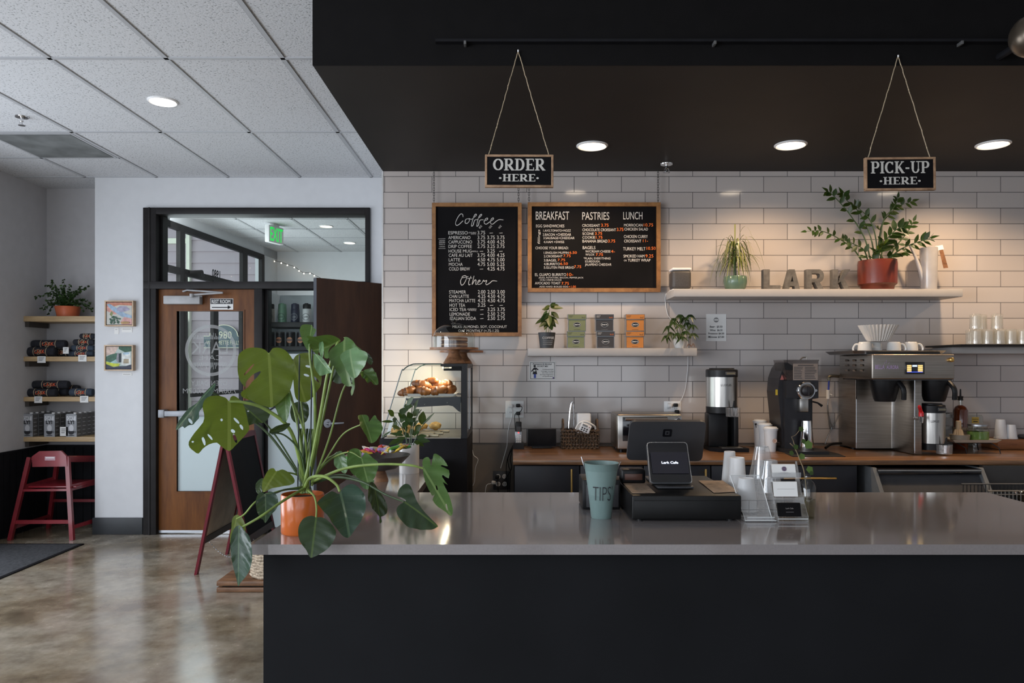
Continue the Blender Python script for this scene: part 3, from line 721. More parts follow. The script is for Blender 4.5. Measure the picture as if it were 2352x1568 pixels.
for row in [
 ('ESPRESSO',205,390,405,30,'3.75','-','-'),('AMERICANO',205,415,450,30,'3.75','3.75','3.75'),('CAPPUCCINO',207,430,492,30,'3.75','4.00','4.25'),
 ('DRIP COFFEE',207,428,534,30,'2.75','3.25','3.75'),('HOUSE MUG',208,425,578,30,'-','3.25','-'),('CAFE AU LAIT',210,436,618,30,'3.75','4.00','4.25'),
 ('LATTE',210,315,661,30,'4.50','4.75','5.00'),('MOCHA',211,342,704,30,'4.75','5.00','5.25'),('COLD BREW',212,410,747,30,'-','4.25','4.75'),
 ('STEAMER',213,372,966,30,'2.00','2.50','3.00'),('CHAI LATTE',213,400,1007,30,'4.25','4.50','4.75'),('MATCHA LATTE',215,460,1048,30,'4.25','4.50','4.75'),
 ('HOT TEA',217,365,1091,30,'3.25','-','-'),('ICED TEA',218,375,1132,30,'-','3.25','3.75'),('LEMONADE',218,410,1176,30,'-','2.50','2.75'),('ITALIAN SODA',222,468,1216,30,'-','2.50','2.75')]:
    ct(row[0],row[1],row[2],row[3],row[4])
    for k, v in enumerate(row[5:]):
        xx = 482+k*92+(3 if row[3] > 900 else 0)
        if v == '-': p.stroke([cpx(xx+22,row[3]-12),cpx(xx+54,row[3]-14)], .003, M['ink'], (0,-1,0))
        else: ct(v, xx, xx+72, row[3], 33)
ct('MILKS: ALMOND, SOY, COCONUT',245,760,1292,24); ct('OAT MONTHLY (+.75-1.25)',300,685,1330,24)
ct('(DOUBLE',398,470,394,11); ct('SHOT)',420,466,406,10); ct('(REFILL)',428,487,572,12); ct('(GREEN',385,470,1118,11); ct('OR BLACK)',396,468,1130,10)
for s, y in (('ADD','470'),('DRINKS','486'),('MADE W/','504'),('2 SHOTS','526')): ct(s,118,174,int(y),11)
p.stroke([cpx(108,448),cpx(178,446)], .002, M['ink'], (0,-1,0)); p.stroke([cpx(112,539),cpx(178,538)], .002, M['ink'], (0,-1,0))
for s, x in (('8OZ',505),('12OZ',600),('16OZ',690)):
    a = R(48); p.text(s, cpx(x,352), (math.cos(a),0,math.sin(a)), (-math.sin(a),0,math.cos(a)), 18/SC/F*bd, M['ink'], w=34/SC/F*bd)
def script(strs, w):
    for s_ in strs:
        q = cr([cpx(x,y) for x,y in s_], 7); n_ = len(q); p.stroke(q, [w*(.7+.4*abs(math.sin(i*.11))) for i in range(n_)], M['ink'], (0,-1,0))
script([[(345,240),(340,215),(320,213),(295,245),(275,290),(280,318),(305,312),(345,275)],
 [(395,255),(370,265),(365,295),(385,300),(405,275),(400,255),(425,264)],
 [(425,264),(470,225),(465,213),(450,230),(430,290),(425,325),(440,318),(455,272),(480,264)],
 [(480,264),(520,225),(515,215),(495,240),(478,300),(475,328),(490,318),(505,272),(540,266)],
 [(540,280),(575,265),(575,250),(555,262),(545,295),(565,308),(600,285)],
 [(600,285),(632,262),(630,248),(612,262),(605,295),(625,308),(660,280),(690,265),(728,268)],
 [(345,800),(322,845),(330,885),(355,870),(378,820),(370,797),(345,800),(335,815),(365,812),(395,805)],
 [(420,800),(400,850),(400,882),(415,878)],[(385,824),(430,817)],
 [(450,797),(430,880),(455,840),(468,840),(465,878),(480,875)],
 [(480,865),(505,850),(500,838),(485,855),(490,880),(520,870)],
 [(520,870),(540,838),(545,850),(570,842),(560,870),(570,882),(600,865),(625,845),(668,848)]], .0042)
p.build('chalk_panel', t)
# wide food menu
t, p = board('food_menu_board', 'wide chalkboard breakfast, pastries and lunch menu in a wooden frame', 1212, 1516, 466, 671, 9, [1215, 1511])
SC = 6.532
def fp(x, y): return P(1200+x/SC, 450+y/SC, yi)
def ft(s, x0, x1, y1, h, mat=None, bold=0): p.text(s, fp(x0,y1), UX, UZ, h/SC/F*bd, mat or M['ink'], w=(x1-x0)/SC/F*bd, bold=bold)
I, O2 = M['ink'], M['inko']
for r in [('BREAKFAST',200,700,355,122,I),('PASTRIES',897,1303,355,112,I),('LUNCH',1512,1800,350,110,I),
 ('EGG SANDWICHES',204,628,470,42,I),('1.AVO,TOMATO+MOZZ',312,725,535,32,I),('2.BACON +CHEDDAR',305,730,597,36,I),('3.SAUSAGE+CHEDDAR',314,780,647,34,I),('4.HAM +SWISS',318,626,706,34,I),
 ('CHOOSE YOUR BREAD:',194,690,798,38,I),('1.ENGLISH MUFFIN',320,692,866,32,I),('6.50',705,815,866,36,O2),('2.CROISSANT',322,600,920,34,I),('7.75',615,722,916,38,O2),('3.BAGEL',322,515,982,36,I),('7.75',528,640,978,38,O2),('4.BURRITO',322,560,1037,36,I),('6.50',568,680,1034,38,O2),('5.GLUTEN FREE BREAD',322,775,1090,36,I),('7.75',775,882,1080,40,O2),
 ('EL GUAPO BURRITO',188,655,1200,42,I),('10-',670,760,1200,46,O2),('.EGGS, POTATOES, BACON, PEPPER JACK',240,915,1236,22,I),('CHILI CREME SAUCE',262,585,1270,22,I),
 ('AVOCADO TOAST',188,570,1326,38,I),('7.75',585,697,1332,42,O2),('.ADD HARD BOILED EGG',248,685,1370,22,I),('+1.00',692,802,1376,32,O2),
 ('CROISSANT',897,1162,462,40,I),('3.75',1180,1292,460,44,O2),('CHOCOLATE CROISSANT',900,1403,528,42,I),('3.75',1415,1515,524,46,O2),('SCONE',900,1070,584,38,I),('3.75',1088,1195,582,40,O2),('COOKIE',900,1090,640,38,I),('1.75',1103,1200,640,40,O2),('BANANA BREAD',900,1275,698,42,I),('3.75',1284,1391,696,42,O2),
 ('BAGELS',904,1094,796,44,I),('W/CREAM CHEESE',943,1320,848,34,I),('4-',1328,1388,852,42,O2),('W/LOX',945,1080,894,32,I),('7.75',1100,1208,898,38,O2),('*PLAIN, EVERYTHING',918,1320,952,32,I),('SOURDOUGH,',938,1165,996,30,I),('JALAPENO CHEDDAR',938,1335,1045,34,I),
 ('MORROCAN',1524,1803,457,40,I),('10.75',1820,1960,457,46,O2),('CHICKEN SALAD',1530,1883,517,40,I),('CHICKEN CURRY',1522,1880,630,44,I),('CROISSANT',1526,1782,696,42,I),('11-',1808,1882,692,42,O2),('TURKEY MELT',1510,1845,816,48,I),('10.50',1862,1998,806,44,O2),('SMOKED HAM',1516,1830,922,42,I),('9.25',1846,1964,922,46,O2),('TURKEY WRAP',1580,1920,984,42,I),('OR',1522,1566,980,24,I)]:
    ft(r[0],r[1],r[2],r[3],r[4],r[5])
p.text('fillings', fp(262,722), UZ, -UX, 34/SC/F*bd, I, w=215/SC/F*bd, shear=.25)
p.build('chalk_panel', t)

# ================================================================== HANGING SIGNS
def glyph(mb, ch, x, z, h, y, mat):
    T, N, SF = .20, .085, .075
    Wd = {'O':.86,'R':.84,'D':.84,'E':.72,'H':.88,'P':.76,'I':.36,'C':.78,'K':.86,'U':.84,'-':.42,'.':.34}[ch]
    def st(pts, w):
        mb.nst = getattr(mb,'nst',0)+1; yy_ = y-.00006*(mb.nst%9)
        mb.stroke([V((x+a*h, yy_, z+b_*h)) for a,b_ in pts], [q*h for q in w] if isinstance(w, list) else w*h, mat, (0,-1,0))
    def serif(cx, top): zz = 1-SF/2 if top else SF/2; st([(cx-.19,zz),(cx+.19,zz)], SF)
    def stem(cx): st([(cx,0),(cx,1)], T); serif(cx,0); serif(cx,1)
    def arc(cx, cz, rx, rz, a0, a1, w0, w1, n=16):
        pts = []; w = []
        for k in range(n+1):
            a = R(a0+(a1-a0)*k/n); pts.append((cx+rx*math.cos(a), cz+rz*math.sin(a))); w.append(w0+(w1-w0)*abs(math.cos(a)))
        st(pts, w)
    if ch == 'O': arc(.43,.5,.32,.44,0,360,N,T,28)
    elif ch == 'D': stem(.2); st([(.2,1-N/2),(.38,1-N/2)],N); st([(.2,N/2),(.38,N/2)],N); arc(.38,.5,.32,.455,-90,90,N,T)
    elif ch in 'RP':
        stem(.2); st([(.2,1-N/2),(.42,1-N/2)],N); st([(.2,.47),(.42,.47)],N); arc(.42,.715,.22,.245,-90,90,N,T)
        if ch == 'R': st([(.4,.47),(.72,.03)],T); st([(.62,SF/2),(.86,SF/2)],SF)
    elif ch == 'E':
        stem(.2); st([(.2,1-N/2),(.66,1-N/2)],N); st([(.2,.5),(.52,.5)],N); st([(.2,N/2),(.68,N/2)],N)
        st([(.645,.99),(.645,.77)],.06); st([(.665,.01),(.665,.25)],.06); st([(.51,.4),(.51,.6)],.05)
    elif ch == 'H': stem(.2); stem(.68); st([(.2,.5),(.68,.5)],N)
    elif ch == 'I': stem(.18)
    elif ch == 'C': arc(.43,.5,.32,.44,42,318,N,T,24); st([(.68,.97),(.68,.7)],.06); st([(.68,.03),(.68,.28)],.06)
    elif ch == 'K': stem(.2); st([(.3,.45),(.68,.96)],N*1.2); st([(.38,.55),(.72,.04)],T); st([(.55,1-SF/2),(.82,1-SF/2)],SF); st([(.6,SF/2),(.88,SF/2)],SF)
    elif ch == 'U': st([(.2,1),(.2,.35)],T); serif(.2,1); st([(.68,1),(.68,.35)],N); serif(.68,1); arc(.44,.35,.24,.30,180,360,N,T*.8)
    elif ch == '-': st([(.05,.42),(.37,.42)],.13)
    elif ch == '.': mb.disc(V((x+.16*h,y,z+.45*h)), .13*h, mat, 16)
    return Wd
def gw(s, mb, xc, z, h, w, y, mat):
    Wd = {'O':.86,'R':.84,'D':.84,'E':.72,'H':.88,'P':.76,'I':.36,'C':.78,'K':.86,'U':.84,'-':.42,'.':.34}
    tot = sum(Wd[c]+.04 for c in s)*h; k = w/tot; x = 0
    sub = MB(mat)
    for c in s: glyph(sub, c, x, 0, h, 0, mat); x += (Wd[c]+.04)*h
    mb.add([V((xc-w/2+p.x*k, y+p.y, z+p.z)) for p in sub.v], sub.f, mat)
cream = pm('sign_lettering_cream', (.52,.50,.46), .7, var=.06)
def hang(lab, px0, px1, py0, py1, word, top, sy, tilt):
    q = sy; cx = (px0+px1)/2
    t = thing('hanging_sign', lab, 'sign', P(cx, py1, q))
    ang = Matrix.Translation(P(cx,(py0+py1)/2,q)) @ Matrix.Rotation(R(tilt),4,'Y') @ Matrix.Translation(-P(cx,(py0+py1)/2,q))
    a, b_, z0, z1 = X(px0,q), X(px1,q), Z(py1,q), Z(py0,q)
    m1 = MB(M['chalk']); m1.M = ang; m1.box(a+.004,b_-.004,q-.006,q+.006,z0+.004,z1-.004); hh = (z1-z0); w = b_-a; yf = q-.0075
    gw(word, m1, (a+b_)/2, z0+hh*.515, hh*.36, w*(.84 if '-' in word else .77), yf, cream)
    gw('.HERE.', m1, (a+b_)/2, z0+hh*.18, hh*.225, w*.60, yf, cream); m1.build('sign_board', t)
    fr = MB(wood('sign_edge_wood', (.20,.11,.06), (.42,.26,.15), .6, 20)); fr.M = ang; e = .0095
    fr.box(a,b_,q-.010,q+.008,z1-e,z1,r=.002).box(a,b_,q-.010,q+.008,z0,z0+e,r=.002).box(a,a+e,q-.0098,q+.0078,z0+.002,z1-.002,r=.002).box(b_-e,b_,q-.0098,q+.0078,z0+.002,z1-.002,r=.002); fr.build('frame', t)
    tw_ = MB(pm('jute_twine', (.42,.33,.22), .9, var=.3, scale=200))
    for ex in (px0+8, px1-10):
        q0 = P(ex, py0+2, q); q1 = P(top[0], top[1], 3.148); n = 30; pts = []
        for k in range(n+1):
            pts.append(q0.lerp(q1, k/n)+V((random.uniform(-1,1)*.0012, 0, 0)))
        tw_.tube(pts, .0019, n=6)
        for k in (3, 8, 9, 20): tw_.ball(pts[k], .0032, n=6)
    tw_.build('twine', t)
    MB(M['white']).tube([P(top[0],top[1]+2,3.157), P(top[0],top[1]+1,3.14), P(top[0],top[1]-3,3.138)], .003).build('hook', t)
hang('small framed ORDER HERE sign hanging on twine', 1114, 1271, 356, 431, 'ORDER', (1190,117), 3.09, .2)
hang('small framed PICK-UP HERE sign hanging on twine', 1985, 2147, 362, 438, 'PICK-UP', (2063,129), 3.09, -.5)

# ================================================================== WALL SHELVES
def shelf(lab, x0, x1, yt, yb, d, clip=None):
    z1 = Z(yt,d); z0 = Z(yb,d)
    o = MB(M['shelf']).box(x0, x1, d, TW-.001, z0, z1, r=.003).build('wall_shelf', label=lab, cat='shelf', group='white floating shelves on the tiled wall')
    return z1
z_u = shelf('long white floating shelf holding the LARK letters and plants', X(1548,4.62), X(2212,4.62), 663.4, 681, 4.62)
z_t = shelf('short white floating shelf holding the boxed teas', X(1213,4.65), X(1601,4.65), 799.3, 817.4, 4.65)
z_g = shelf('white floating shelf holding stacked tumblers at the right', X(2186,4.65), 4.2, 796.5, 812, 4.65)
# smart speaker
q = 4.74; r = 22/F*q; cx = X(1562,q)
t = thing('wireless_speaker', 'grey rounded wireless speaker on the long shelf end', 'speaker', (cx,q,z_u))
hb = 51/F*q
MB(pm('speaker_grille', (.06,.055,.053), .5, var=.3, scale=300)).box(cx-r,cx+r,q-r*.9,q+r*.9,z_u+.006,z_u+hb-.014,r=.022,seg=5).build('grille', t)
MB(M['white']).box(cx-r,cx+r,q-r*.9,q+r*.9,z_u+hb-.016,z_u+hb,r=.006).build('top_plate', t); MB(M['white']).box(cx-r*.97,cx+r*.97,q-r*.87,q+r*.87,z_u+.0005,z_u+.008,r=.003).build('base_plate', t)
MB(M['white']).tube(cr([V((X(1545,4.86),4.80,z_u+.02)),V((X(1530,4.85),4.855,z_u-.01)),P(1529,700,4.86),P(1538,730,4.86),P(1575,760,4.865),P(1580,820,4.86),P(1578,860,4.86),P(1572,900,4.86),P(1557,932,4.85)]), .0022, n=6).build('power_cord', t, label='thin white power cord running down the tiles')
# LARK letters
conc = pm('cast_concrete', (.115,.105,.095), .85, var=.3, scale=25, bmp=.4, bscale=60)
lab = {'L':'grey concrete letter L on the long shelf','A':'grey concrete letter A on the long shelf','R':'grey concrete letter R on the long shelf','K':'grey concrete letter K beside the big red plant pot'}
def lettr(ch, px0, px1):
    q = 4.70; x0, x1 = X(px0,q), X(px1,q); w = x1-x0; h = Z(615,q)-Z(663,q); z0 = z_u; m1 = MB(conc); d = (0,.045,0)
    cnt = [0]
    def pr(pts, hole=None):
        cnt[0] += 1; e_ = .0004*cnt[0]; m1.prism([V((x0+a*w, q-e_, z0+b_*h)) for a,b_ in pts], (0,.045+2*e_,0))
    if ch == 'L': pr([(0,0),(1,0),(1,.24),(.36,.24),(.36,1),(0,1)])
    if ch == 'A':
        pr([(0,0),(.30,0),(.60,1),(.34,1)]); pr([(.70,0),(1,0),(.66,1),(.40,1),(.5,.72)]); pr([(.24,.2),(.76,.2),(.68,.42),(.32,.42)])
    if ch == 'R':
        pr([(0,0),(.3,0),(.3,1),(0,1)]); pr([(.3,.8),(.72,.8),(.72,1),(.3,1)]); pr([(.3,.38),(.72,.38),(.72,.56),(.3,.56)])
        out = [(.70+.28*math.cos(R(a)), .69+.31*math.sin(R(a))) for a in range(-90,91,15)]; inn = [(.66+.10*math.cos(R(a)), .68+.12*math.sin(R(a))) for a in range(90,-91,-15)]
        pr(out+inn); pr([(.42,.42),(.72,.42),(1,0),(.68,0)])
    if ch == 'K':
        pr([(0,0),(.3,0),(.3,1),(0,1)]); pr([(.28,.34),(.68,1),(1,1),(.52,.34+.1)]); pr([(.36,.56),(.58,.66),(1,0),(.68,0)])
    m1.build('letter_'+ch.lower(), label=lab[ch], cat='letter', group='concrete letters spelling LARK')
lettr('L',1754,1793); lettr('A',1801,1838); lettr('R',1853,1893); lettr('K',1913,1953)
# ---------- simple leaf helper
def leaf(mb, base, direc, length, width, nrm, mat, droop=.2, fold=.15, n=5, shape=.5):
    direc = V(direc).normalized(); nrm = V(nrm); nrm = nrm-direc*nrm.dot(direc)
    if nrm.length < 1e-4: nrm = direc.orthogonal()
    nrm.normalize(); side = direc.cross(nrm); base = V(base); vs = []; fs = []; uv = []
    for i in range(n+1):
        t_ = i/n; w = width*.5*(math.sin(math.pi*min(1,t_**shape if shape != 1 else t_))**.9 if 0 < t_ < 1 else .02)
        c = base+direc*length*t_+V((0,0,-1))*droop*length*t_*t_
        for k, s_ in enumerate((-1,0,1)):
            vs.append(c+side*w*s_+nrm*(abs(s_)*fold*w)); uv.append((s_*w/width*.9, t_))
    for i in range(n):
        for k in range(2):
            a = i*3+k; fs.append((a,a+1,a+4,a+3))
    mb.add(vs, fs, mat, True, uv)
# ---------- spider-like dracaena in sage pot
q = 4.74; c = V((X(1689,q), q, z_u)); k_ = q/F
t = thing('grassy_plant', 'spiky long-leaved plant in a sage green pot on the long shelf', 'plant', c)
sage = pm('sage_glaze', (.10,.17,.12), .3, var=.1, coat=.3)
MB(sage).lathe([(18*k_,0),(24*k_,8*k_),(26.5*k_,20*k_),(26*k_,31*k_),(24.5*k_,33*k_),(23*k_,31*k_),(22*k_,26*k_)], c, n=32).build('pot', t)
MB(M['soil']).disc(c+V((0,0,27*k_)), 22*k_, None, u=UX, v=UY).build('soil', t)
MB(M['stemd']).tube([c+V((0,0,27*k_)), c+V((0,0,60*k_)), c+V((-.01,0,95*k_))], .007).build('stem', t)
fo = MB(M['LS']); random.seed(3)
for i in range(120):
    a = random.uniform(0,6.28); hgt = random.uniform(45,98)*k_; up_ = i%7 == 0
    Rr = random.uniform(.06,.17) if up_ else random.uniform(.07,.205); hp = random.uniform(.10,.17) if up_ else random.uniform(.015,.085)
    dx = V((math.cos(a),math.sin(a)*.5-.06,0)); p0 = c+V((0,0,hgt)); pts = []
    for j in range(9):
        s_ = j/8; pts.append(p0+dx*Rr*(s_ if up_ else s_**.8)+UZ*(hp*(1-((s_-.5)/.5)**2) if up_ else hp*(1-((s_-.38)/.38)**2)*(1 if s_<.4 else 1)))
    for pp in pts: pp.y = min(pp.y, TW-.02); pp.z = max(pp.z, z_u+.01) if pp.y > 4.6 else pp.z
    side = dx.cross(UZ).normalized(); vs = []; fs = []
    for j, pp in enumerate(pts):
        w = .0034*math.sin(math.pi*(.12+.8*(1-j/8))) if j < 8 else .0004
        vs += [pp-side*w, pp+side*w]
    for j in range(8): fs.append((2*j,2*j+1,2*j+3,2*j+2))
    fo.add(vs, fs, M['LV'] if i % 3 else M['LS'], True, [(0,.3)]*len(vs))
fo.build('foliage', t)
# ---------- big ZZ plant
q = 4.74; k_ = q/F; c = V((X(2015,q), q, z_u))
t = thing('potted_arching_plant', 'large dark arching plant in a brick red pot on the long shelf', 'plant', c)
rp = pm('brick_red_glaze', (.13,.018,.007), .35, var=.12, coat=.2)
MB(rp).lathe([(34*k_,0),(36*k_,10*k_),(41.5*k_,15*k_),(42*k_,62*k_),(41*k_,69*k_),(39*k_,69*k_),(38*k_,60*k_)], c, n=40).build('pot', t)
MB(M['soil']).disc(c+V((0,0,62*k_)), 38*k_, None, u=UX, v=UY).build('soil', t)
fr_ = [ # stem pixel points, leaflet length px, first leaflet index fraction
 ([(2002,598),(1985,545),(1950,490),(1915,450),(1903,440)],24,.28,4.70),
 ([(2010,598),(2000,545),(1975,490),(1945,460),(1936,446)],24,.35,4.78),
 ([(2014,598),(2012,550),(1998,505),(1972,478),(1960,470)],22,.4,4.66),
 ([(1985,598),(1960,572),(1922,545),(1885,530),(1853,531)],19,.3,4.62),
 ([(1996,598),(1985,575),(1965,562),(1940,552)],24,.2,4.60),
 ([(2012,598),(2018,560),(2026,515),(2045,490),(2066,473),(2095,462)],21,.35,4.76),
 ([(2016,598),(2020,560),(2030,505),(2050,480),(2060,464),(2062,455)],19,.45,4.70),
 ([(2020,598),(2028,570),(2040,545),(2062,525),(2075,522)],30,.15,4.66),
 ([(2036,598),(2055,570),(2075,545),(2090,525),(2098,508)],20,.3,4.72),
 ([(2030,598),(2060,578),(2090,562),(2120,552),(2136,547)],25,.25,4.60),
 ([(2008,598),(2005,585),(2018,572),(2030,560)],26,.1,4.58),
 ([(2026,598),(2045,588),(2060,582),(2072,584)],24,.1,4.60)]
for pts, ll, f0, dd in fr_:
    n_ = len(pts); p3 = [P(x, y, q+(dd-q)*(i/(n_-1))) for i, (x, y) in enumerate(pts)]; p3[0].z = z_u+60*k_
    sp_ = cr(p3, 6); fr = MB(M['stemd']); m_ = len(sp_)
    fr.tube(sp_, [.0052-.004*i/m_ for i in range(m_)], n=6)
    i = int(m_*f0); side = 1; lm = M['LS']
    while i < m_-1:
        tg = (sp_[min(i+1,m_-1)]-sp_[i-1]).normalized(); perp = V((-tg.z,0,tg.x))*side
        dr = (tg*.55+perp*.8+V((0,random.uniform(-.5,.15),0)))
        s_ = 1-.35*(i/m_); leaf(fr, sp_[i], dr, ll*k_*s_*random.uniform(1.0,1.3), ll*k_*.44, V((random.uniform(-.4,.4),-.8,.5)), lm, .08, .2, n=7, shape=.8)
        i += 1 if random.random() < .35 else 2; side *= -1
    leaf(fr, sp_[-1], sp_[-1]-sp_[-3], ll*k_*.9, ll*k_*.36, V((0,-.9,.4)), lm, .05, .2)
    for f in range(len(fr.v)): fr.uv.setdefault(f, (.2,.2))
    fr.build('frond', t)
# ---------- white watering jug with spout and detached wooden handle look
q = 4.76; k_ = q/F; c = V((X(2133,q), q, z_u))
marb = pm('white_marbled_enamel', (.42,.40,.40), .22, var=.18, scale=5, coat=.4)
t = thing('watering_jug', 'tall white marbled watering jug with wooden handle on the long shelf', 'jug', c)
MB(marb).lathe([(16.5*k_,0),(17*k_,2*k_),(18*k_,50*k_),(19*k_,99*k_),(18*k_,100*k_),(17*k_,96*k_)], c, n=32).build('jug_body', t)
MB(marb).tube([V((X(2122,q),q,z_u+20*k_)), P(2112,615,q), P(2103,590,q), P(2090,562,q)], [.017,.013,.010,.009], n=12).build('spout', t)
h = MB(M['walnut']); h.add([P(a,b_,dd) for a,b_ in ((2157,574),(2166,573),(2178,615),(2167,616)) for dd in (q-.012,q+.012)], [(0,2,4,6),(1,7,5,3),(0,1,3,2),(2,3,5,4),(4,5,7,6),(6,7,1,0)]); h.build('wooden_handle', t)
h = MB(M['white']); h.add([P(a,b_,dd) for a,b_ in ((2151,565),(2165,562),(2168,572),(2154,575)) for dd in (q-.014,q+.014)], [(0,2,4,6),(1,7,5,3),(0,1,3,2),(2,3,5,4),(4,5,7,6),(6,7,1,0)]); h.tube([P(2160,565,q+.0), P(2150,566,q), V((X(2146,q),q,Z(568,q)))], .004); h.build('handle_bracket', t)

# ================================================================== TEA SHELF
q = 4.72; k_ = q/F
# coffee plant in dark pot
c = V((X(1256,q), q, z_t)); t = thing('coffee_seedling', 'small leafy plant in a dark grey COFFEE pot on the tea shelf', 'plant', c)
pg = pm('slate_pot', (.035,.038,.042), .5, var=.1)
p = MB(pg); p.lathe([(15.5*k_,0),(20*k_,36*k_),(19*k_,36.5*k_),(18.5*k_,33*k_)], c, n=32)
yf = q-19*k_-.002
p.text('COFFEE', V((X(1245,q),yf,z_t+21*k_)), UX, UZ, 5*k_, M['ink'], w=26*k_)
for j in range(3): p.box(X(1246,q), X(1269-j,q), yf, yf+.0005, z_t+(16-4*j)*k_, z_t+(17-4*j)*k_, M['grey'])
p.build('pot', t); MB(M['soil']).disc(c+V((0,0,33*k_)), 18*k_, None, u=UX, v=UY).build('soil', t)
s_ = MB(M['stem']); s_.tube(cr([P(1254,766,q),P(1256,740,q),P(1262,712,q)]), .0025); s_.tube(cr([P(1260,766,q),P(1262,745,q),P(1268,715,q)]), .0022); s_.build('stem', t)
fo = MB(M['LV']); random.seed(5)
for (bx_,by_,tx,ty,w,mt) in [(1262,708,1244,710,11,'LS'),(1264,706,1294,706,12,'LV'),(1264,704,1276,694,10,'LS'),(1262,718,1238,738,12,'LS'),(1266,716,1284,730,13,'LS'),(1258,728,1229,742,11,'LS'),(1260,722,1262,748,14,'LV'),(1266,726,1283,744,10,'LS'),(1258,736,1238,750,12,'LS'),(1262,734,1277,750,14,'LS'),(1262,744,1268,757,12,'LS'),(1262,700,1250,712,9,'LV'),(1266,700,1284,700,9,'LV'),(1258,714,1246,724,9,'LV'),(1259,738,1250,757,11,'LS')]:
    a = P(bx_,by_,q+random.uniform(-.02,.02)); b_ = P(tx,ty,q+random.uniform(-.09,.02)); L_ = (b_-a).length
    leaf(fo, a, b_-a, L_, w*k_, V((0,-.8,.6)), M[mt], .05, .12, n=7, shape=.8)
fo.build('foliage', t)
# tea boxes
def teabox(px0, px1, py1, cn, col, lab, top):
    q = 4.69; k_ = q/F; x0, x1 = X(px0,q), X(px1,q); z0 = z_t if top is None else top; h = 39*k_
    cm_ = pm('tea_carton_'+cn, col, .55, var=.06); t = thing('tea_box', lab, 'box', ((x0+x1)/2, q, z0), 'boxed teas on the short shelf')
    dp = .075; b = MB(cm_); b.box(x0+.003, x1-.003, q+.002, q+dp, z0, z0+h*.98, M['gloss']); b.box(x0+.006, x1-.006, q, q+.003, z0+.004, z0+h*.68, cm_)
    cc = V(((x0+x1)/2, q-.001, z0+h*.39)); b.disc(cc, .0245, M['black'], 28, ry=.0155); 
    b.ring(cc-V((0,.0005,0)), .0235, .0220, M['paper'], 28, v=(0,0,.62)); b.text('SMITH', cc-V((0,.0008,.0045)), UX, UZ, .0085, M['paper'], w=.034, align='c', bold=.02)
    b.box(cc.x-.02, cc.x+.02, q-.0005, q, z0+.010, z0+.0115, M['inkb'] if cn != 'black' else M['grey']); b.build('carton', t)
    l = MB(cm_); l.box(x0, x1, q-.002, q+dp+.002, z0+h*.70, z0+h, M['gloss']); l.box(x0+.003, x1-.003, q-.004, q-.002, z0+h*.72, z0+h*.98, cm_)
    l.text('No.'+top_no[lab], V((x1-.008, q-.0045, z0+h*.77)), UX, UZ, .009, M['inko'] if cn == 'black' else M['inkb'], w=.022, align='r')
    for j in range(2): l.box(x0+.008, x0+.034-j*.006, q-.0045, q-.004, z0+h*(.90-.07*j), z0+h*(.92-.07*j), M['ink'] if cn == 'black' else M['inkb'])
    l.build('lid', t); return z0+h
g_, k2, o2 = (.19,.21,.10), (.045,.042,.044), (.52,.19,.035)
top_no = {'sage green tea box on the shelf, bottom of its pair':'96','sage green tea box stacked on the other green one':'5','charcoal tea box on the shelf, bottom of its pair':'35','charcoal tea box stacked on the other charcoal one':'1411','orange tea box on the shelf, bottom of its pair':'45','orange tea box stacked on the other orange one':'67'}
L6 = list(top_no)
z = teabox(1302,1344,0,'green',g_,L6[0],None); teabox(1304,1347,0,'green',g_,L6[1],z)
z = teabox(1370,1412,0,'black',k2,L6[2],None); teabox(1367,1410,0,'black',k2,L6[3],z)
z = teabox(1437,1480,0,'orange',o2,L6[4],None); teabox(1437,1481,0,'orange',o2,L6[5],z)
# schefflera
q = 4.72; k_ = q/F; c = V((X(1561,q), q, z_t)); t = thing('umbrella_plant', 'bushy umbrella plant in a white pot on the tea shelf end', 'plant', c)
MB(M['ceramic']).lathe([(11*k_,0),(12*k_,3*k_),(17*k_,22*k_),(19*k_,30*k_),(18*k_,30*k_),(16*k_,22*k_)], c, n=28).build('pot', t)
MB(M['soil']).disc(c+V((0,0,26*k_)), 16*k_, None, u=UX, v=UY).build('soil', t)
fo = MB(M['LS']); st_ = MB(M['stemd']); random.seed(11)
for (hx,hy,dd) in [(1563,722,0),(1585,722,-.03),(1546,738,-.04),(1578,740,.02),(1562,745,-.06),(1535,748,0),(1590,745,-.03),(1540,762,-.05),(1556,764,-.08),(1575,760,-.07),(1530,770,-.02),(1592,765,-.04),(1566,772,-.09),(1548,730,.03),(1572,728,.03)]:
    h_ = P(hx,hy,q+dd); st_.tube(cr([c+V((0,0,26*k_)), c.lerp(h_,.6)+V((0,0,.03)), h_]), .0016, n=5)
    for j in range(7):
        a = j/7*6.28+random.random()*.5; dr = V((math.cos(a)*.9, math.sin(a)*.7-.2, -.35-random.random()*.5)); leaf(fo, h_, dr, 19*k_*random.uniform(.8,1.1), 6.5*k_, V((0,-.5,.9)), M['LS'], .35, .1)
st_.build('stem', t); fo.build('foliage', t)
MB(M['walnut']).tube(cr([P(1578,796,4.68),P(1582,790,4.68),P(1588,795,4.68),P(1592,789,4.68),P(1596,797,4.68)]), .0025, n=6).tube([P(1586,796,4.69),P(1584,770,4.70)], .0018).build('dried_root', label='small dried root twist beside the white plant pot', cat='root')
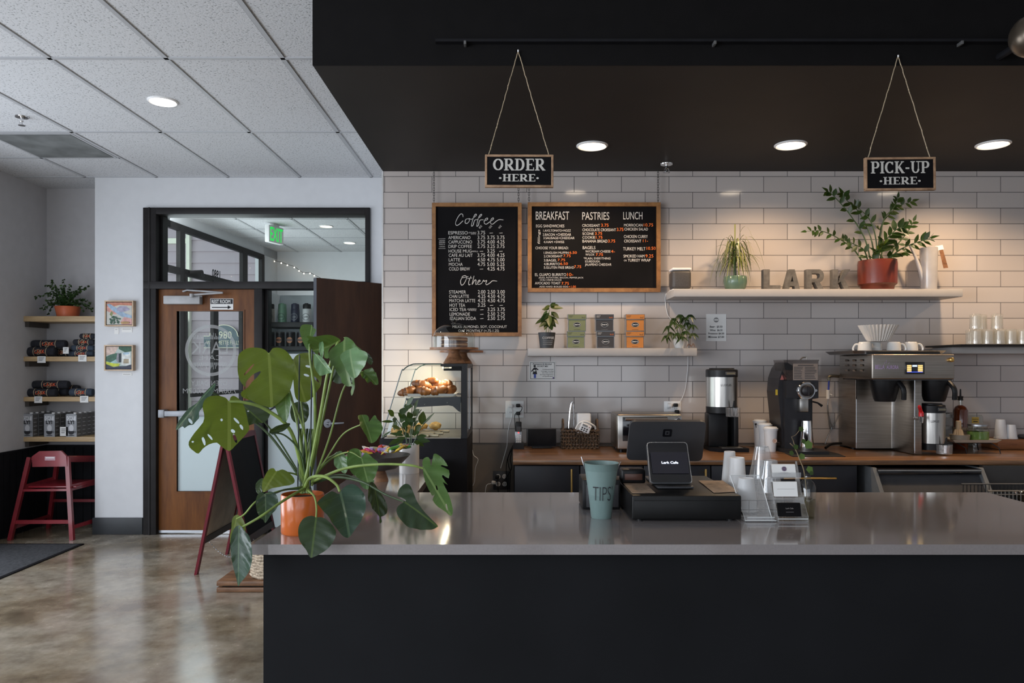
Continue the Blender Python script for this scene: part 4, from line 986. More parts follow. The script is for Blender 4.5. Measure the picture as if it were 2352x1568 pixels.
# signs on tiles
q = TW-.003; b = MB(M['paper']); b.box(X(1622,q), X(1668,q), q, q+.002, Z(783,q), Z(721,q)); yq = q-.001
b.disc(P(1645,734.5,yq), 5.8/F*q, M['grey'], 24); b.box(X(1640.5,q),X(1649.5,q),yq-.001,yq,Z(736,q),Z(733,q),M['paper'])
for s_, y in (('Beer:  $5.50',752),('Wine:  $6.50',760),('Prosecco: $6.50',767.5),('Mimosa: $7.00',775.5)): b.text(s_, P(1645,y,yq), UX, UZ, 4/F*q, M['inkb'], w=(36 if 'Pro' in s_ or 'Mim' in s_ else 29)/F*q, align='c', bold=.02)
b.build('price_sheet', label='white drinks price sheet taped to the tiles right of the tea shelf', cat='sign')
b = MB(M['paper']); b.box(X(1216,q), X(1276,q), q, q+.002, Z(872,q), Z(830,q)); 
for a in ((1218,1274,832,832.8),(1218,1274,869,869.8),(1218,1218.8,832,869.8),(1273.2,1274,832,869.8)): b.box(X(a[0],q),X(a[1],q),yq,yq+.001,Z(a[3],q),Z(a[2],q),M['inkb'])
b.text('Pregnancy & Alcohol', P(1245,837.5,yq), UX, UZ, 3.2/F*q, M['inkb'], w=43/F*q, align='c', shear=.2, bold=.02); b.text('DO NOT MIX', P(1246,842.5,yq), UX, UZ, 3.2/F*q, M['inkb'], w=25/F*q, align='c', shear=.2, bold=.02)
b.disc(P(1228,840.5,yq), 2.8/F*q, M['inkb'], 20); b.poly([P(x,y,yq) for x,y in ((1226,844),(1231,844),(1237,848),(1236,850),(1231,848),(1234,859),(1223,859),(1226,849),(1221,854),(1220,852))], M['inkb']); b.box(X(1226,q),X(1231,q),yq,yq+.001,Z(868,q),Z(859,q),pm('blue_ink',(.05,.09,.4),.6))
b.disc(P(1228,851,yq-.001), 2.2/F*q, M['paper'], 16)
for j,s_ in enumerate(('Drinking alcoholic','beverages, including','wine, coolers and beer,','during pregnancy','can cause birth defects.')): b.text(s_, P(1271,849+j*4,yq), UX, UZ, 2.2/F*q, M['inkb'], w=(25+random.randint(0,9))/F*q, align='r', bold=.01)
b.disc(P(1271,867.5,yq), 1.8/F*q, pm('purple_ink',(.10,.05,.2),.6), 16)
b.build('warning_notice', label='small framed pregnancy and alcohol notice below the tea shelf', cat='sign')
# tumblers on dark tray
def tumb(x, y, z, lab):
    r = 12.5/F*4.55
    t = thing('glass_tumbler', lab, 'glass', (x,y,z), 'stacked clear tumblers on the dark tray')
    MB(M['tumbler']).lathe([(r*.98,0),(r,.006),(r*.97,.02),(r*.95,.085),(r*.86,.093),(.001,.093)], (x,y,z), n=20, cap=False).lathe([(r*.86,.004),(r*.84,.08),(.001,.082)], (x,y,z), n=20, cap=False).build('tumbler_wall', t)
    return t
zt_ = z_g+.012
b = MB(M['black']); b.box(X(2200,4.5), 3.55, 4.47, 4.86, z_g+.001, zt_, r=.004); b.build('serving_tray', label='thin black tray under the stacked tumblers on the right shelf', cat='tray')
x0 = X(2236,4.55)
def tl(i, tier): return ['clear tumbler at the left end of the lower tier','clear tumbler second in the lower tier','clear tumbler third in the lower tier','clear tumbler fourth in the lower tier','clear tumbler cut by the right frame edge'][i] if tier == 0 else ['clear tumbler upside down on top at the left','clear tumbler upside down in the middle of the top tier','clear tumbler upside down at the right of the top tier'][i]
for i in range(5): tumb(x0+i*.0715, 4.53, zt_+.0005, tl(i,0)+', front row')
for i in range(5): tumb(x0+.03+i*.0715, 4.62, zt_+.0005, tl(i,0)+', rear row')
for i in range(3): tumb(x0+.012+i*.066, 4.55+(.05 if i==1 else 0), zt_+.094, tl(i,1))
# ================================================================== ON THE WOODEN WORKTOP
def wd(py): return F*(EYE-WT)/(py-HY)
# outlets
def outlet(px0, px1, py0, py1, lab, mat, d=TW, sockets=((.3,.3),(.7,.3),(.3,.7),(.7,.7))):
    q = d; t = thing('wall_outlet', lab, 'outlet', P((px0+px1)/2, py1, q))
    MB(mat).box(X(px0,q),X(px1,q),q-.007,q,Z(py1,q),Z(py0,q),r=.003).build('cover_plate', t)
    for a, b_ in sockets:
        m1 = MB(M['white'] if mat != M['black'] else M['dkgrey']); c = P(px0+(px1-px0)*a, py0+(py1-py0)*b_, q-.008); m1.disc(c, .016, None, 20); 
        m1.box(c.x-.007,c.x-.005,q-.0095,q-.0085,c.z-.004,c.z+.006,M['inkb']).box(c.x+.005,c.x+.007,q-.0095,q-.0085,c.z-.004,c.z+.006,M['inkb']); m1.build('socket', t)
    return t
outlet(1161,1203,920,959,'white double outlet plate on the tiles above the cordless phone',M['white'])
outlet(1525,1564,921,945,'white double outlet plate on the tiles above the toaster oven',M['white'])
outlet(1133,1170,1081,1124,'dark outlet plate low on the taupe wall beside the cabinets',M['dkgrey'],TW+.004)
def plug(px, py, mat, lab, d=TW-.009, cord=None):
    t = thing('power_plug', lab, 'plug', P(px,py,d)); c = P(px,py,d-.016)
    MB(mat).box(c.x-.014,c.x+.014,c.y-.012,c.y+.016,c.z-.011,c.z+.011,r=.005).build('plug_body', t)
    if cord: MB(mat).tube(cr([P(a,b_,e) for a,b_,e in cord]), .0024, n=6).build('cord', t)
plug(1190,931,M['black'],'upper black plug in the outlet above the cordless phone',cord=[(1193,932,4.83),(1199,935,4.82),(1196,944,4.83),(1184,950,4.84),(1182,965,4.84),(1186,1005,4.84),(1189,1015,4.82)])
plug(1190,949,M['black'],'lower black plug in the outlet above the cordless phone',cord=[(1191,950,4.83),(1193,968,4.82),(1192,990,4.84),(1194,1014,4.83)])
plug(1173,932,M['white'],'white plug in the outlet above the cordless phone',cord=[(1174,935,4.85),(1177,950,4.86),(1168,985,4.865),(1165,1015,4.865),(1163,1030,4.87),(1150,1075,4.86)])
plug(1538,931,M['white'],'white plug in the outlet above the toaster oven'); plug(1552,930,M['black'],'upper black plug above the toaster oven'); plug(1555,945,M['black'],'lower black plug above the toaster oven')
plug(1142,1095,M['black'],'black plug in the low dark outlet',d=4.86,cord=[(1143,1100,4.84),(1144,1120,4.84),(1145,1150,4.84)])
plug(1134,1108,M['white'],'white charger block in the low dark outlet',d=4.86,cord=[(1128,1110,4.84),(1117,1116,4.84),(1114,1150,4.84)])
for i, pts in enumerate(([(1178,1022),(1170,1040),(1164,1060),(1163,1090),(1168,1140)],[(1179,1026),(1167,1050),(1168,1070),(1172,1085),(1170,1140)],[(1177,1030),(1172,1055),(1175,1075),(1160,1100),(1152,1110)])):
    MB(M['black']).tube(cr([P(a,b_,4.70+.03*i) for a,b_ in pts]), .0026, n=6).build('hanging_cable', label='black cable hanging at the worktop end beside the dark outlet', cat='cable', group='cables hanging at the worktop end')
MB(M['white']).tube(cr([P(a,b_,4.80) for a,b_ in ((1084,1028),(1088,1045),(1098,1055),(1092,1075),(1090,1105),(1086,1115))]), .002, n=6).build('hanging_cable', label='thin white cable looping below the pastry case corner', cat='cable')
# cordless phone
q = wd(1030); c = P(1191,1030,q); c.z = WT; k_ = q/F
t = thing('cordless_phone', 'silver and black cordless phone standing in its cradle', 'phone', c)
MB(M['black']).prism([c+V((x*k_,-.03,z*k_)) for x,z in ((-13,0),(13,0),(11,14),(-11,14))], (0,.07,0)).build('cradle', t)
b = MB(M['alum']); b.box(c.x-8.5*k_, c.x+8.5*k_, c.y-.012, c.y+.012, c.z+6*k_, c.z+40*k_, M['alum'], r=.005); b.box(c.x-7*k_, c.x+7*k_, c.y-.011, c.y+.013, c.z+34*k_, c.z+62*k_, M['black'], r=.005)
b.box(c.x-5*k_, c.x+5*k_, c.y-.0125, c.y-.011, c.z+40*k_, c.z+51*k_, M['dkgrey'])
for i in range(5):
    for j in range(3): b.box(c.x+(-5.5+4*j)*k_, c.x+(-2.6+4*j)*k_, c.y-.0135, c.y-.011, c.z+(10+4.6*i)*k_, c.z+(13+4.6*i)*k_, M['white'])
b.ball(V((c.x, c.y-.013, c.z+37*k_)), .004, emit('red_led', (1,.02,.02), 6), 8); b.build('handset', t)
# black tablet
q = wd(1030)+.03; k_ = q/F; a, b_ = X(1211,q), X(1278,q)
t = thing('black_tablet', 'black tablet leaning on the tiles beside the phone', 'tablet', (a/2+b_/2,q,WT))
MB(M['dkgrey']).box(a,b_,q-.006,q+.006,WT+3*k_,WT+46*k_,r=.005).build('tablet_body', t); MB(M['matte']).box(a+.004,b_-.004,q-.0075,q-.0055,WT+5*k_,WT+44*k_,r=.001).build('screen', t)
MB(M['black']).box(a+.03,b_-.03,q-.03,q+.05,WT,WT+4*k_,r=.003).build('stand', t)
# woven basket
q = wd(1031); k_ = q/F; bx0, bx1 = X(1293,q), X(1375,q); by0, by1 = q, q+.14; h = 44*k_
rat = pm('dark_rattan', (.075,.042,.022), .6, var=.55, scale=60)
t = thing('woven_basket', 'dark woven rattan basket with looped handles on the worktop', 'basket', ((bx0+bx1)/2,q+.07,WT))
b = MB(rat); 
for i in range(6):
    z = WT+.006+i*(h-.012)/5; per = []
    for (xa_,ya_,xb_,yb_) in ((bx0,by0,bx1,by0),(bx1,by0,bx1,by1),(bx1,by1,bx0,by1),(bx0,by1,bx0,by0)):
        L_ = max(abs(xb_-xa_),abs(yb_-ya_)); n_ = max(6,int(L_/.008))
        for j in range(n_):
            f_ = j/n_; w = .004*math.sin((j+i)*math.pi/1.5); nx, ny = (yb_-ya_)/L_, -(xb_-xa_)/L_
            per.append(V((xa_+(xb_-xa_)*f_+nx*w, ya_+(yb_-ya_)*f_+ny*w, z+.003*math.sin(j*1.7+i))))
    b.tube(per, .0062 if i in (0,5) else .0048, n=6, closed=True)
for i in range(14):
    x = bx0+(bx1-bx0)*i/13; b.tube([V((x,by0,WT+.003)),V((x+.004,by0-.003,WT+h*.5)),V((x,by0,WT+h-.005))], .0032, n=5)
b.build('basket_weave', t)
MB(pm('basket_lining', (.10,.065,.04), .8, var=.3)).box(bx0+.006,bx1-.006,by0+.006,by1-.006,WT+.003,WT+h*.75).build('basket_body', t)
for x in (bx0+.004, bx1-.004): MB(rat).tube(cr([V((x,q+.02,WT+h-.004)),V((x,q+.035,WT+h+.05)),V((x,q+.07,WT+h+.062)),V((x,q+.105,WT+h+.05)),V((x,q+.12,WT+h-.004))]), .006, n=7).build('handle', t)
zb = WT+h*.75
t = thing('serving_tongs', 'steel serving tongs standing in the woven basket', 'tongs', (X(1312,q+.05),q+.06,zb))
MB(M['chrome']).tube(cr([P(1306,985,q+.06),P(1309,945,q+.06),P(1313,925,q+.06),P(1317,930,q+.06),P(1318,985,q+.06)]), .005, n=8).build('tongs_arm', t)
t = thing('clear_container', 'clear plastic container with white lid in the woven basket', 'container', (X(1345,q),q+.09,zb))
MB(M['white']).box(X(1324,q+.1),X(1357,q+.1),q+.075,q+.12,zb,Z(948,q+.1),r=.012,seg=3).build('container_body', t)
MB(M['white']).tube(cr([P(1322,985,q+.04),P(1330,972,q+.04),P(1345,968,q+.04),P(1365,978,q+.04),P(1368,986,q+.04)]), .006).build('lid_rim', t)
t = thing('kitchen_timer', 'tilted white digital kitchen timer clipped on the woven basket rim', 'timer', P(1343,985,q-.01))
b = MB(M['white']); b.M = Matrix.Translation(P(1344,982.5,q-.018)) @ Matrix.Rotation(R(24),4,'Y'); b.box(-.034,.034,-.007,.007,-.027,.027,M['white'],r=.004); b.box(-.024,.010,-.0085,-.006,.008,.020,M['grey']); b.box(.018,.026,-.0085,-.006,.012,.016,M['red'])
for i in range(2):
    for j in range(3): b.lathe([(.0055,-.0085),(.0055,-.006)], (-.018+.016*j,0,-.004-.013*i), M['dkgrey'], n=12, axis='y')
b.build('timer_body', t)
# toaster oven
q = 4.5; x0, x1 = X(1417,q), X(1567,q); z0, z1 = WT+.018, Z(951,q)
t = thing('toaster_oven', 'brushed steel toaster oven on the worktop behind the point of sale screen', 'oven', ((x0+x1)/2,4.62,WT))
MB(M['steelh']).box(x0,x1,q,4.79,z0,z1,r=.012,seg=3).build('oven_body', t)
b = MB(M['steel']); b.box(x0+.004,x1-.004,q-.012,q+.004,z0+.004,z1-.006,M['steel'],r=.006); b.build('front_panel', t)
b = MB(M['gloss']); b.box(X(1429,q),X(1532,q),q-.018,q-.012,Z(1012,q),Z(957,q),r=.004); b.build('door_glass', t)
MB(M['steel']).tube([V((X(1434,q),q-.045,Z(961,q))),V((X(1530,q),q-.045,Z(961,q)))], .008).tube([V((X(1438,q),q-.045,Z(961,q))),V((X(1438,q),q-.012,Z(961,q)))], .005).tube([V((X(1526,q),q-.045,Z(961,q))),V((X(1526,q),q-.012,Z(961,q)))], .005).build('handle', t)
for zz_ in (963, 984, 1004): MB(M['chrome']).lathe([(.017,-.012),(.017,-.03),(.014,-.034)], (X(1556,q),q,Z(zz_,q)), axis='y', n=24).lathe([(.011,-.034),(.011,-.038)], (X(1556,q),q,Z(zz_,q)), M['dkgrey'], axis='y', n=20).build('knob', t)
for x in (x0+.03,x1-.03):
    for y in (q+.03,4.75): MB(M['black']).lathe([(.012,0),(.012,.02)], (x,y,WT), n=12).build('foot', t)
# thermal servers
def server(cx_px, q, zb, r, ztop, lab, stand=True):
    cx = X(cx_px,q); t = thing('coffee_server', lab, 'coffee server', (cx,q,WT), 'steel thermal coffee servers')
    H_ = ztop-zb
    MB(M['steel']).lathe([(r,.14*H_),(r,.80*H_)], (cx,q,zb), n=48, cap=False).text('LUXUS', V((cx-r*.05-r*cx/q,q-r-.0005,zb+H_*.60)), UX, UZ, .013, M['inkb'], w=r*.68).build('steel_shell', t)
    b = MB(M['black']); b.lathe([(r*1.01,.80*H_),(r*1.01,.955*H_),(r*.96,.97*H_),(r*.8,.975*H_),(r*.78,1.0*H_),(r*.3,1.0*H_)], (cx,q,zb), n=48)
    b.box(cx-r*.05,cx+r*.62,q-r*1.05,q-r*.8,zb+H_*.84,zb+H_*.92,M['dkgrey'],r=.003); b.box(cx+r*.02,cx+r*.55,q-r*1.07,q-r*1.0,zb+H_*.86,zb+H_*.90,pm('lcd_olive',(.16,.14,.09),.3)); b.build('lid', t)
    MB(M['black']).lathe([(r*.99,0),(r*1.0,.14*H_)], (cx,q,zb), n=48).build('base_band', t)
    b = MB(M['chrome']); b.lathe([(.018,0),(.022,.045)], (cx+r*.42,q-r-.02,zb-.012), n=20); b.tube([(cx+r*.42,q-r+.01,zb+.02),(cx+r*.42,q-r-.02,zb+.02)], .01)
    b.tube([(cx+r*.42,q-r-.02,zb+.03),(cx+r*.42,q-r-.03,zb+.08)], [.010,.004], M['black']); b.build('faucet', t)
    gd = MB(M['clear']); gd.lathe([(.042,0),(.045,.055)], (cx+r*.42,q-r-.005,zb-.018), n=20, cap=False).disc((cx+r*.42,q-r-.005,zb-.018), .042, M['clear'], u=UX, v=UY); gd.build('faucet_guard', t)
    if stand:
        b = MB(M['black']); b.box(cx-r*.92,cx+r*.36,q-r*.25,q+r*.8,WT+.02,zb,r=.012).box(cx+r*.66,cx+r*1.0,q-r*.4,q+r*.8,WT+.02,zb,r=.01).box(cx-r*.92,cx+r*1.0,q+r*.55,q+r*.8,WT+.02,zb,r=.01); b.build('stand_post', t)
        b = MB(M['matte']); b.prism([V((cx+x*r,q+y*r,WT)) for x,y in ((-.95,.85),(-.95,-.6),(-.45,-1.35),(1.35,-1.35),(1.45,-1.0),(1.05,.85))], (0,0,.022)); b.build('stand_base', t)
        MB(M['steel']).box(cx-r*.3,cx+r*1.05,q-r*1.15,q-r*.35,WT+.022,WT+.026,r=.002).build('drip_plate', t)
server(1657.5, 4.64, Z(947,4.64), .0965, Z(845,4.64), 'tall steel and black coffee server on a stand behind the paper cups')
# lidded stack cups
def papercup(px, q, z, h, r0, r1, lab, lid=True, mark=None, grp='white paper cups on the worktop'):
    cx = X(px,q); t = thing('paper_cup', lab, 'cup', (cx,q,z), grp)
    b = MB(M['white']); b.lathe([(r0,0),(r1,h),(r1+.003,h),(r1+.003,h-.005)], (cx,q,z), n=28)
    if mark: b.disc((cx+.012,q-r1+.001,z+h*.5), .014, pm('peach_mark',(.60,.36,.26),.7), 20); b.ring((cx+.012,q-r1,z+h*.5), .0105, .009, M['paper'], 20)
    b.build('cup_body', t)
    if lid: MB(M['white']).lathe([(r1+.004,h-.002),(r1+.005,h+.008),(r1-.002,h+.010),(r1-.004,h+.016),(r1-.012,h+.016)], (cx,q,z), n=28).build('lid', t)
    else: MB(M['paper']).disc((cx,q,z+h-.006), r1, None, u=UX, v=UY).build('cup_interior', t)
q = wd(1036); papercup(1770,q,WT,.135,.031,.0405,'white lidded cup with peach circle, front of three beside grinder',True,True)
papercup(1757,q+.10,WT,.150,.031,.040,'white cup in the middle of three beside the grinder'); papercup(1745,q+.20,WT,.165,.031,.040,'white cup at the rear of three beside the grinder')
t = thing('stir_sticks', 'dark stirrers poking out of the white cups', 'stirrer', P(1736,976,q+.18))
for a,b_ in ((1736,974),(1760,978),(1775,979)): MB(M['black']).ball(P(a,b_,q+.1), .007, n=10).tube([P(a,b_,q+.1), P(a+1,b_+8,q+.1)], .002).build('stirrer', t)
# grinder
q = 4.48; t = thing('coffee_grinder', 'tall black coffee grinder with clear hopper and round dial', 'grinder', (X(1845,q),q+.1,WT))
bl = pm('grinder_black', (.014,.013,.016), .38, var=.2)
pl = [(1808,832),(1880,875),(1880,914),(1866,916),(1866,1022),(1797,1022),(1793,960),(1787,900),(1790,868),(1798,846)]
b = MB(bl); b.prism([P(x,min(y,1018),q+.06) for x,y in pl], (0,.20,0)); b.prism([P(x,y,q) for x,y in ((1806,874),(1880,874),(1880,914),(1806,914))], (0,.08,0)); b.box(X(1806,q),X(1866,q),q+.03,q+.10,WT+.02,Z(914,q)); b.build('grinder_body', t)
MB(pm('grinder_base',(.012,.011,.012),.5)).prism([V((x,y,WT)) for x,y in ((X(1799,q),q+.28),(X(1799,q),q+.06),(X(1815,q),q-.12),(X(1885,q),q-.12),(X(1885,q),q+.28))], (0,0,.022)).build('base', t)
b = MB(pane('hopper_plastic', (.60,.56,.54), .12, .1)); b.prism([P(x,y,q) for x,y in ((1800,829),(1880,829),(1879,874),(1808,874))], (0,.17,0)); b.box(X(1800,q),X(1881,q),q-.002,q+.175,Z(829,q),Z(826,q)); b.build('hopper', t)
MB(pm('coffee_beans_dark', (.08,.055,.045), .7, var=.5, scale=80)).prism([P(x,y,q+.01) for x,y in ((1806,850),(1876,850),(1876,873),(1810,873))], (0,.15,0)).build('beans', t)
b = MB(pm('hopper_label_paper', (.20,.17,.155), .8)); b.box(X(1821,q),X(1878,q),q-.003,q-.001,Z(873,q),Z(835,q)); yq = q-.0035
for r_ in range(8):
    for c_ in ((1823,1845),(1848,1876)): b.box(X(c_[0],q),X(c_[1]-random.randint(0,6),q),yq,yq+.0005,Z(843.5+r_*3.6,q),Z(842.5+r_*3.6,q),M['inkb'])
b.box(X(1832,q),X(1868,q),yq,yq+.0005,Z(839.5,q),Z(838,q),M['inkb']); b.build('hopper_label', t)
MB(M['steel']).tube([P(1838,826,q+.05),P(1843,821,q+.05),P(1852,820,q+.05),P(1852,826,q+.05)], .004).build('lid_clip', t)
c = P(1851,897,q); b = MB(M['chrome']); b.lathe([(.053,0),(.056,-.010),(.050,-.018),(.043,-.018),(.041,-.008)], c, axis='y', n=40, cap=False); b.disc(c+V((0,-.006,0)), .045, pm('dial_plate',(.32,.28,.25),.35,.6)); 
for sx_ in (-1,1): b.lathe([(.008,-.003),(.008,-.014)], c+V((sx_*.056,0,.002)), axis='y', n=14)
b.build('dial_ring', t); b = MB(bl); b.lathe([(.034,-.006),(.032,-.03),(.022,-.036)], c, axis='y', n=32); b.box(c.x-.005,c.x+.005,c.y-.044,c.y-.03,c.z-.026,c.z+.026); b.build('dial_knob', t)
MB(M['steel']).box(X(1834,q),X(1854,q),q-.02,q+.035,Z(945,q),Z(915,q),r=.003).build('spout', t)
MB(M['black']).tube([P(1866,922,q+.03),P(1878,925,q+.02),P(1888,932,q+.02)], [.005,.005,.008]).build('lever', t)
MB(pm('warning_red',(.45,.14,.12),.5)).poly([P(1796,860,q+.058),P(1792,872,q+.058),P(1801,872,q+.058)],None).build('warning_triangle', t); MB(pm('sticker_yellow',(.5,.36,.03),.5)).box(X(1789,q),X(1794,q),q+.056,q+.059,Z(908,q),Z(895,q)).build('sticker', t)
# metal cup under spout
t = thing('steel_grounds_cup', 'polished steel cup upside down under the grinder spout', 'cup', (X(1848,q),q-.03,WT+.022))
hh = Z(966,q-.03)-WT-.022; MB(M['chrome']).lathe([(.042,0),(.043,.003),(.028,hh),(.024,hh+.002)], (X(1848,q),q-.03,WT+.0225), n=36).build('cup_wall', t)
MB(pm('black_rubber', (.010,.010,.011), .75)).prism([V((x,y,WT)) for x,y in ((X(1803,4.6),4.62),(X(1803,4.45),4.45),(X(1818,4.3),4.28),(X(1942,4.28),4.28),(X(1925,4.42),4.42),(X(1890,4.6),4.62))], (0,0,.004)).build('rubber_mat', label='black rubber mat spread under the coffee grinder', cat='mat')
# water line and cords near brewer
t = thing('water_filter_line', 'brass and blue water line with white valve beside the grinder', 'water line', P(1902,920,4.8))
MB(pm('aged_brass',(.16,.14,.10),.4,.8)).tube(cr([P(1928,864,4.78),P(1912,863,4.79),P(1904,866,4.8),P(1904,874,4.8)]), .009).build('elbow', t)
MB(pm('blue_tube',(.02,.04,.35),.4)).tube([P(1904,874,4.8),P(1903,896,4.8)], .006).build('tube', t)
MB(M['white']).lathe([(.012,-.055),(.012,0),(.009,.002)], P(1902,896,4.8), n=16).tube([P(1902,904,4.8),P(1911,907,4.79)], .004).build('valve', t)
MB(pane('pale_tube',(.75,.74,.72),.08,.2)).tube(cr([P(a,b_,4.84) for a,b_ in ((1902,916),(1901,940),(1906,965),(1910,982),(1902,1000),(1895,1020))]), .005, n=8).tube(cr([P(a,b_,4.84) for a,b_ in ((1928,950),(1918,970),(1908,985),(1903,960),(1901,930))]), .005, n=8).build('loop_tube', t)
MB(M['black']).tube(cr([V((X(1932,4.75),4.75,WT+.03)),V((X(1910,4.72),4.72,WT+.028)),V((X(1896,4.68),4.68,WT+.008))]), .008).build('power_cable', label='thick black power cable behind the coffee brewer', cat='cable')
# big twin brewer
q = 4.3; t = thing('coffee_brewer', 'large twin stainless steel coffee brewer with small display', 'coffee machine', (2.33,4.55,WT))
x0, x1 = X(2003,q), X(2193,q); z1, z0 = Z(813,q), Z(871,q)
S_ = M['steelh']
b = MB(S_); b.box(x0,x1,q,4.73,z0,z1,r=.008,seg=3)
for i in range(3):
    for j in range(3):
        y = 4.42+.1*i; z = z1-.028-.030*j; b.add([(x0-.001,y-.022,z),(x0-.001,y+.022,z),(x0-.008,y+.016,z-.004),(x0-.008,y-.016,z-.004),(x0-.001,y+.020,z-.013),(x0-.001,y-.020,z-.013)], [(0,1,2,3),(3,2,4,5)], M['steel'])
b.build('brew_head', t)
MB(M['gloss']).box(x0+.01,x1-.01,q+.01,4.7,z0-.006,z0).build('head_underside', t)
yf = q-.0015; b = MB(M['gloss']); b.box(X(2078,q),X(2123,q),q-.006,q,Z(859,q),Z(831,q),r=.003)
sy = emit('screen_amber', (.9,.62,.22), .9); sb_ = emit('screen_blue', (.05,.08,.5), 1.0); yf = q-.0072
for j in range(4):
    for c_ in ((2082,2092),(2107,2118)): b.box(X(c_[0],q),X(c_[1],q),yf,yf+.001,Z(838.5+j*4.2+2.8,q),Z(838.5+j*4.2-.5,q),sy)
b.box(X(2082,q),X(2118,q),yf,yf+.001,Z(855,q),Z(853,q),sb_); b.box(X(2094,q),X(2105,q),yf,yf+.001,Z(842,q),Z(838,q),emit('screen_white',(.7,.8,1),.8)); b.build('display', t)
b = MB(pm('lilac_marker',(.42,.30,.50),.7)); b.text('BELLA', P(2010,847,q-.001), UX, UZ, 9/F*q, None, w=22/F*q, bold=.02); b.text('AURORA', P(2036,847,q-.001), UX, UZ, 8/F*q, None, w=28/F*q, bold=.02)
for a_ in ((2031,836,2033,831),(2036,834,2036,826),(2040,836,2043,832)): b.stroke([P(a_[0],a_[1],q-.001),P(a_[2],a_[3],q-.001)], .002, None, (0,-1,0))
b.text('Curtis', P(2007,827,q-.001), UX, UZ, 5/F*q, M['steel'], w=13/F*q, shear=.3); b.build('painted_lettering', t, label='lilac hand lettering on the brewer front')
MB(M['brass']).lathe([(.013,0),(.013,-.012),(.008,-.016)], P(2184,826,q), axis='y', n=20).build('cap_nut', t)
xa_, xb_ = 2.142, 2.368; yb_ = 4.62
b = MB(S_); b.box(xa_,2.60,yb_,4.86,WT+.012,z0); b.box(xb_,xb_+.045,4.366,yb_+.01,WT+.004,z0,r=.002)
for xx,yy_ in ((xa_+.003,yb_-.001),(xb_-.001,yb_-.001),(xb_+.001,4.364)): b.box(xx-.0025,xx+.0025,yy_-.002,yy_+.001,WT+.014,z0,M['chrome'])
b.build('tower_body', t)
for cx_, yy_ in ((X(2032,4.45),4.45),(X(2146,4.45),4.45)):
    b = MB(M['black']); b.lathe([(.055,-.135),(.062,-.12),(.085,-.03),(.088,0)], (cx_,yy_,z0), n=32); b.tube(cr([(cx_+.045,yy_-.07,z0-.015),(cx_+.055,yy_-.11,z0-.06),(cx_+.06,yy_-.105,z0-.12)]), .014); b.build('brew_basket', t)
MB(M['chrome']).tube([P(2100,960,4.36),P(2116,960,4.30)], .009).lathe([(.010,-.035),(.015,0)], P(2116,957,4.30), n=18).build('hot_water_faucet', t)
MB(pm('red_handle',(.5,.015,.02),.3)).tube(cr([P(2116,956,4.30),P(2115,945,4.30),P(2111,931,4.28)]), [.014]*6+[.010]*6+[.004], n=12).build('faucet_handle', t)
for xx in (xa_+.02, 2.55): MB(M['black']).lathe([(.014,0),(.014,.013)], (xx,4.7,WT), n=12).build('foot', t)
server(2139, 4.44, WT+.028, .074, Z(926,4.44), 'steel and black coffee server under the brewer', False)
# tray, mugs, filters
t = thing('sheet_tray', 'aluminium sheet tray on top of the coffee brewer', 'tray', (2.3,4.5,z1))
qa = 4.38; b = MB(M['alum']); xa, xb2 = X(1962,qa), X(2162,qa); b.box(xa,xb2,qa,4.72,z1+.001,z1+.004)
for p_ in ([(xa,qa),(xb2,qa),(xb2+.02,qa-.02),(xa-.02,qa-.02)],[(xa,4.72),(xb2,4.72),(xb2+.02,4.74),(xa-.02,4.74)],[(xa,qa),(xa,4.72),(xa-.02,4.74),(xa-.02,qa-.02)],[(xb2,qa),(xb2,4.72),(xb2+.02,4.74),(xb2+.02,qa-.02)]):
    b.add([(p_[0][0],p_[0][1],z1+.002),(p_[1][0],p_[1][1],z1+.002),(p_[2][0],p_[2][1],z1+.022),(p_[3][0],p_[3][1],z1+.022)], [(0,1,2,3)])
b.build('tray_sheet', t)
zc_ = z1+.0045
def mug(px, q, lab, ang):
    c = V((X(px,q),q,zc_)); t = thing('white_mug', lab, 'mug', c, 'white mugs upside down on the sheet tray')
    MB(M['ceramic']).lathe([(.042,0),(.041,.004),(.037,.062),(.032,.071),(.026,.072)], c, n=28).build('mug_body', t)
    u = V((math.cos(ang),math.sin(ang),0)); MB(M['ceramic']).tube(cr([c+u*.036+UZ*.058,c+u*.052+UZ*.056,c+u*.064+UZ*.035,c+u*.06+UZ*.016,c+u*.038+UZ*.012]), .006, n=8).build('handle', t)
mug(1986,4.46,'white mug upside down, leftmost on the sheet tray',2.5); mug(2010,4.52,'white mug upside down directly under the paper filters',3.0); mug(2053,4.46,'white mug upside down in the middle of the sheet tray',-.3); mug(2092,4.46,'white mug upside down at the right end of the sheet tray',-.3)
q = 4.48; c = V((X(2017,q),q,zc_+.074)); k_ = q/F
t = thing('coffee_filters', 'stack of fluted white paper coffee filters on the mugs', 'coffee filters', c)
b = MB(pm('filter_paper',(.66,.60,.54),.8,var=.04)); n_ = 64; vs = []; fs = []
for (r_, h_, am) in ((21,0,.06),(24,4,.08),(31,18,.07),(41,37,.05)):
    for k in range(n_):
        a = 6.2832*k/n_; rr = r_*(1+am*(1 if k%2 else -1)); vs.append(c+V((math.cos(a)*rr*k_,math.sin(a)*rr*k_,(h_+(.7 if k%2 else 0))*k_)))
for i in range(3):
    for k in range(n_): l_ = (k+1)%n_; fs.append((i*n_+k,i*n_+l_,(i+1)*n_+l_,(i+1)*n_+k))
fs.append(list(range(n_))); b.add(vs, fs); b.build('filter_stack', t)
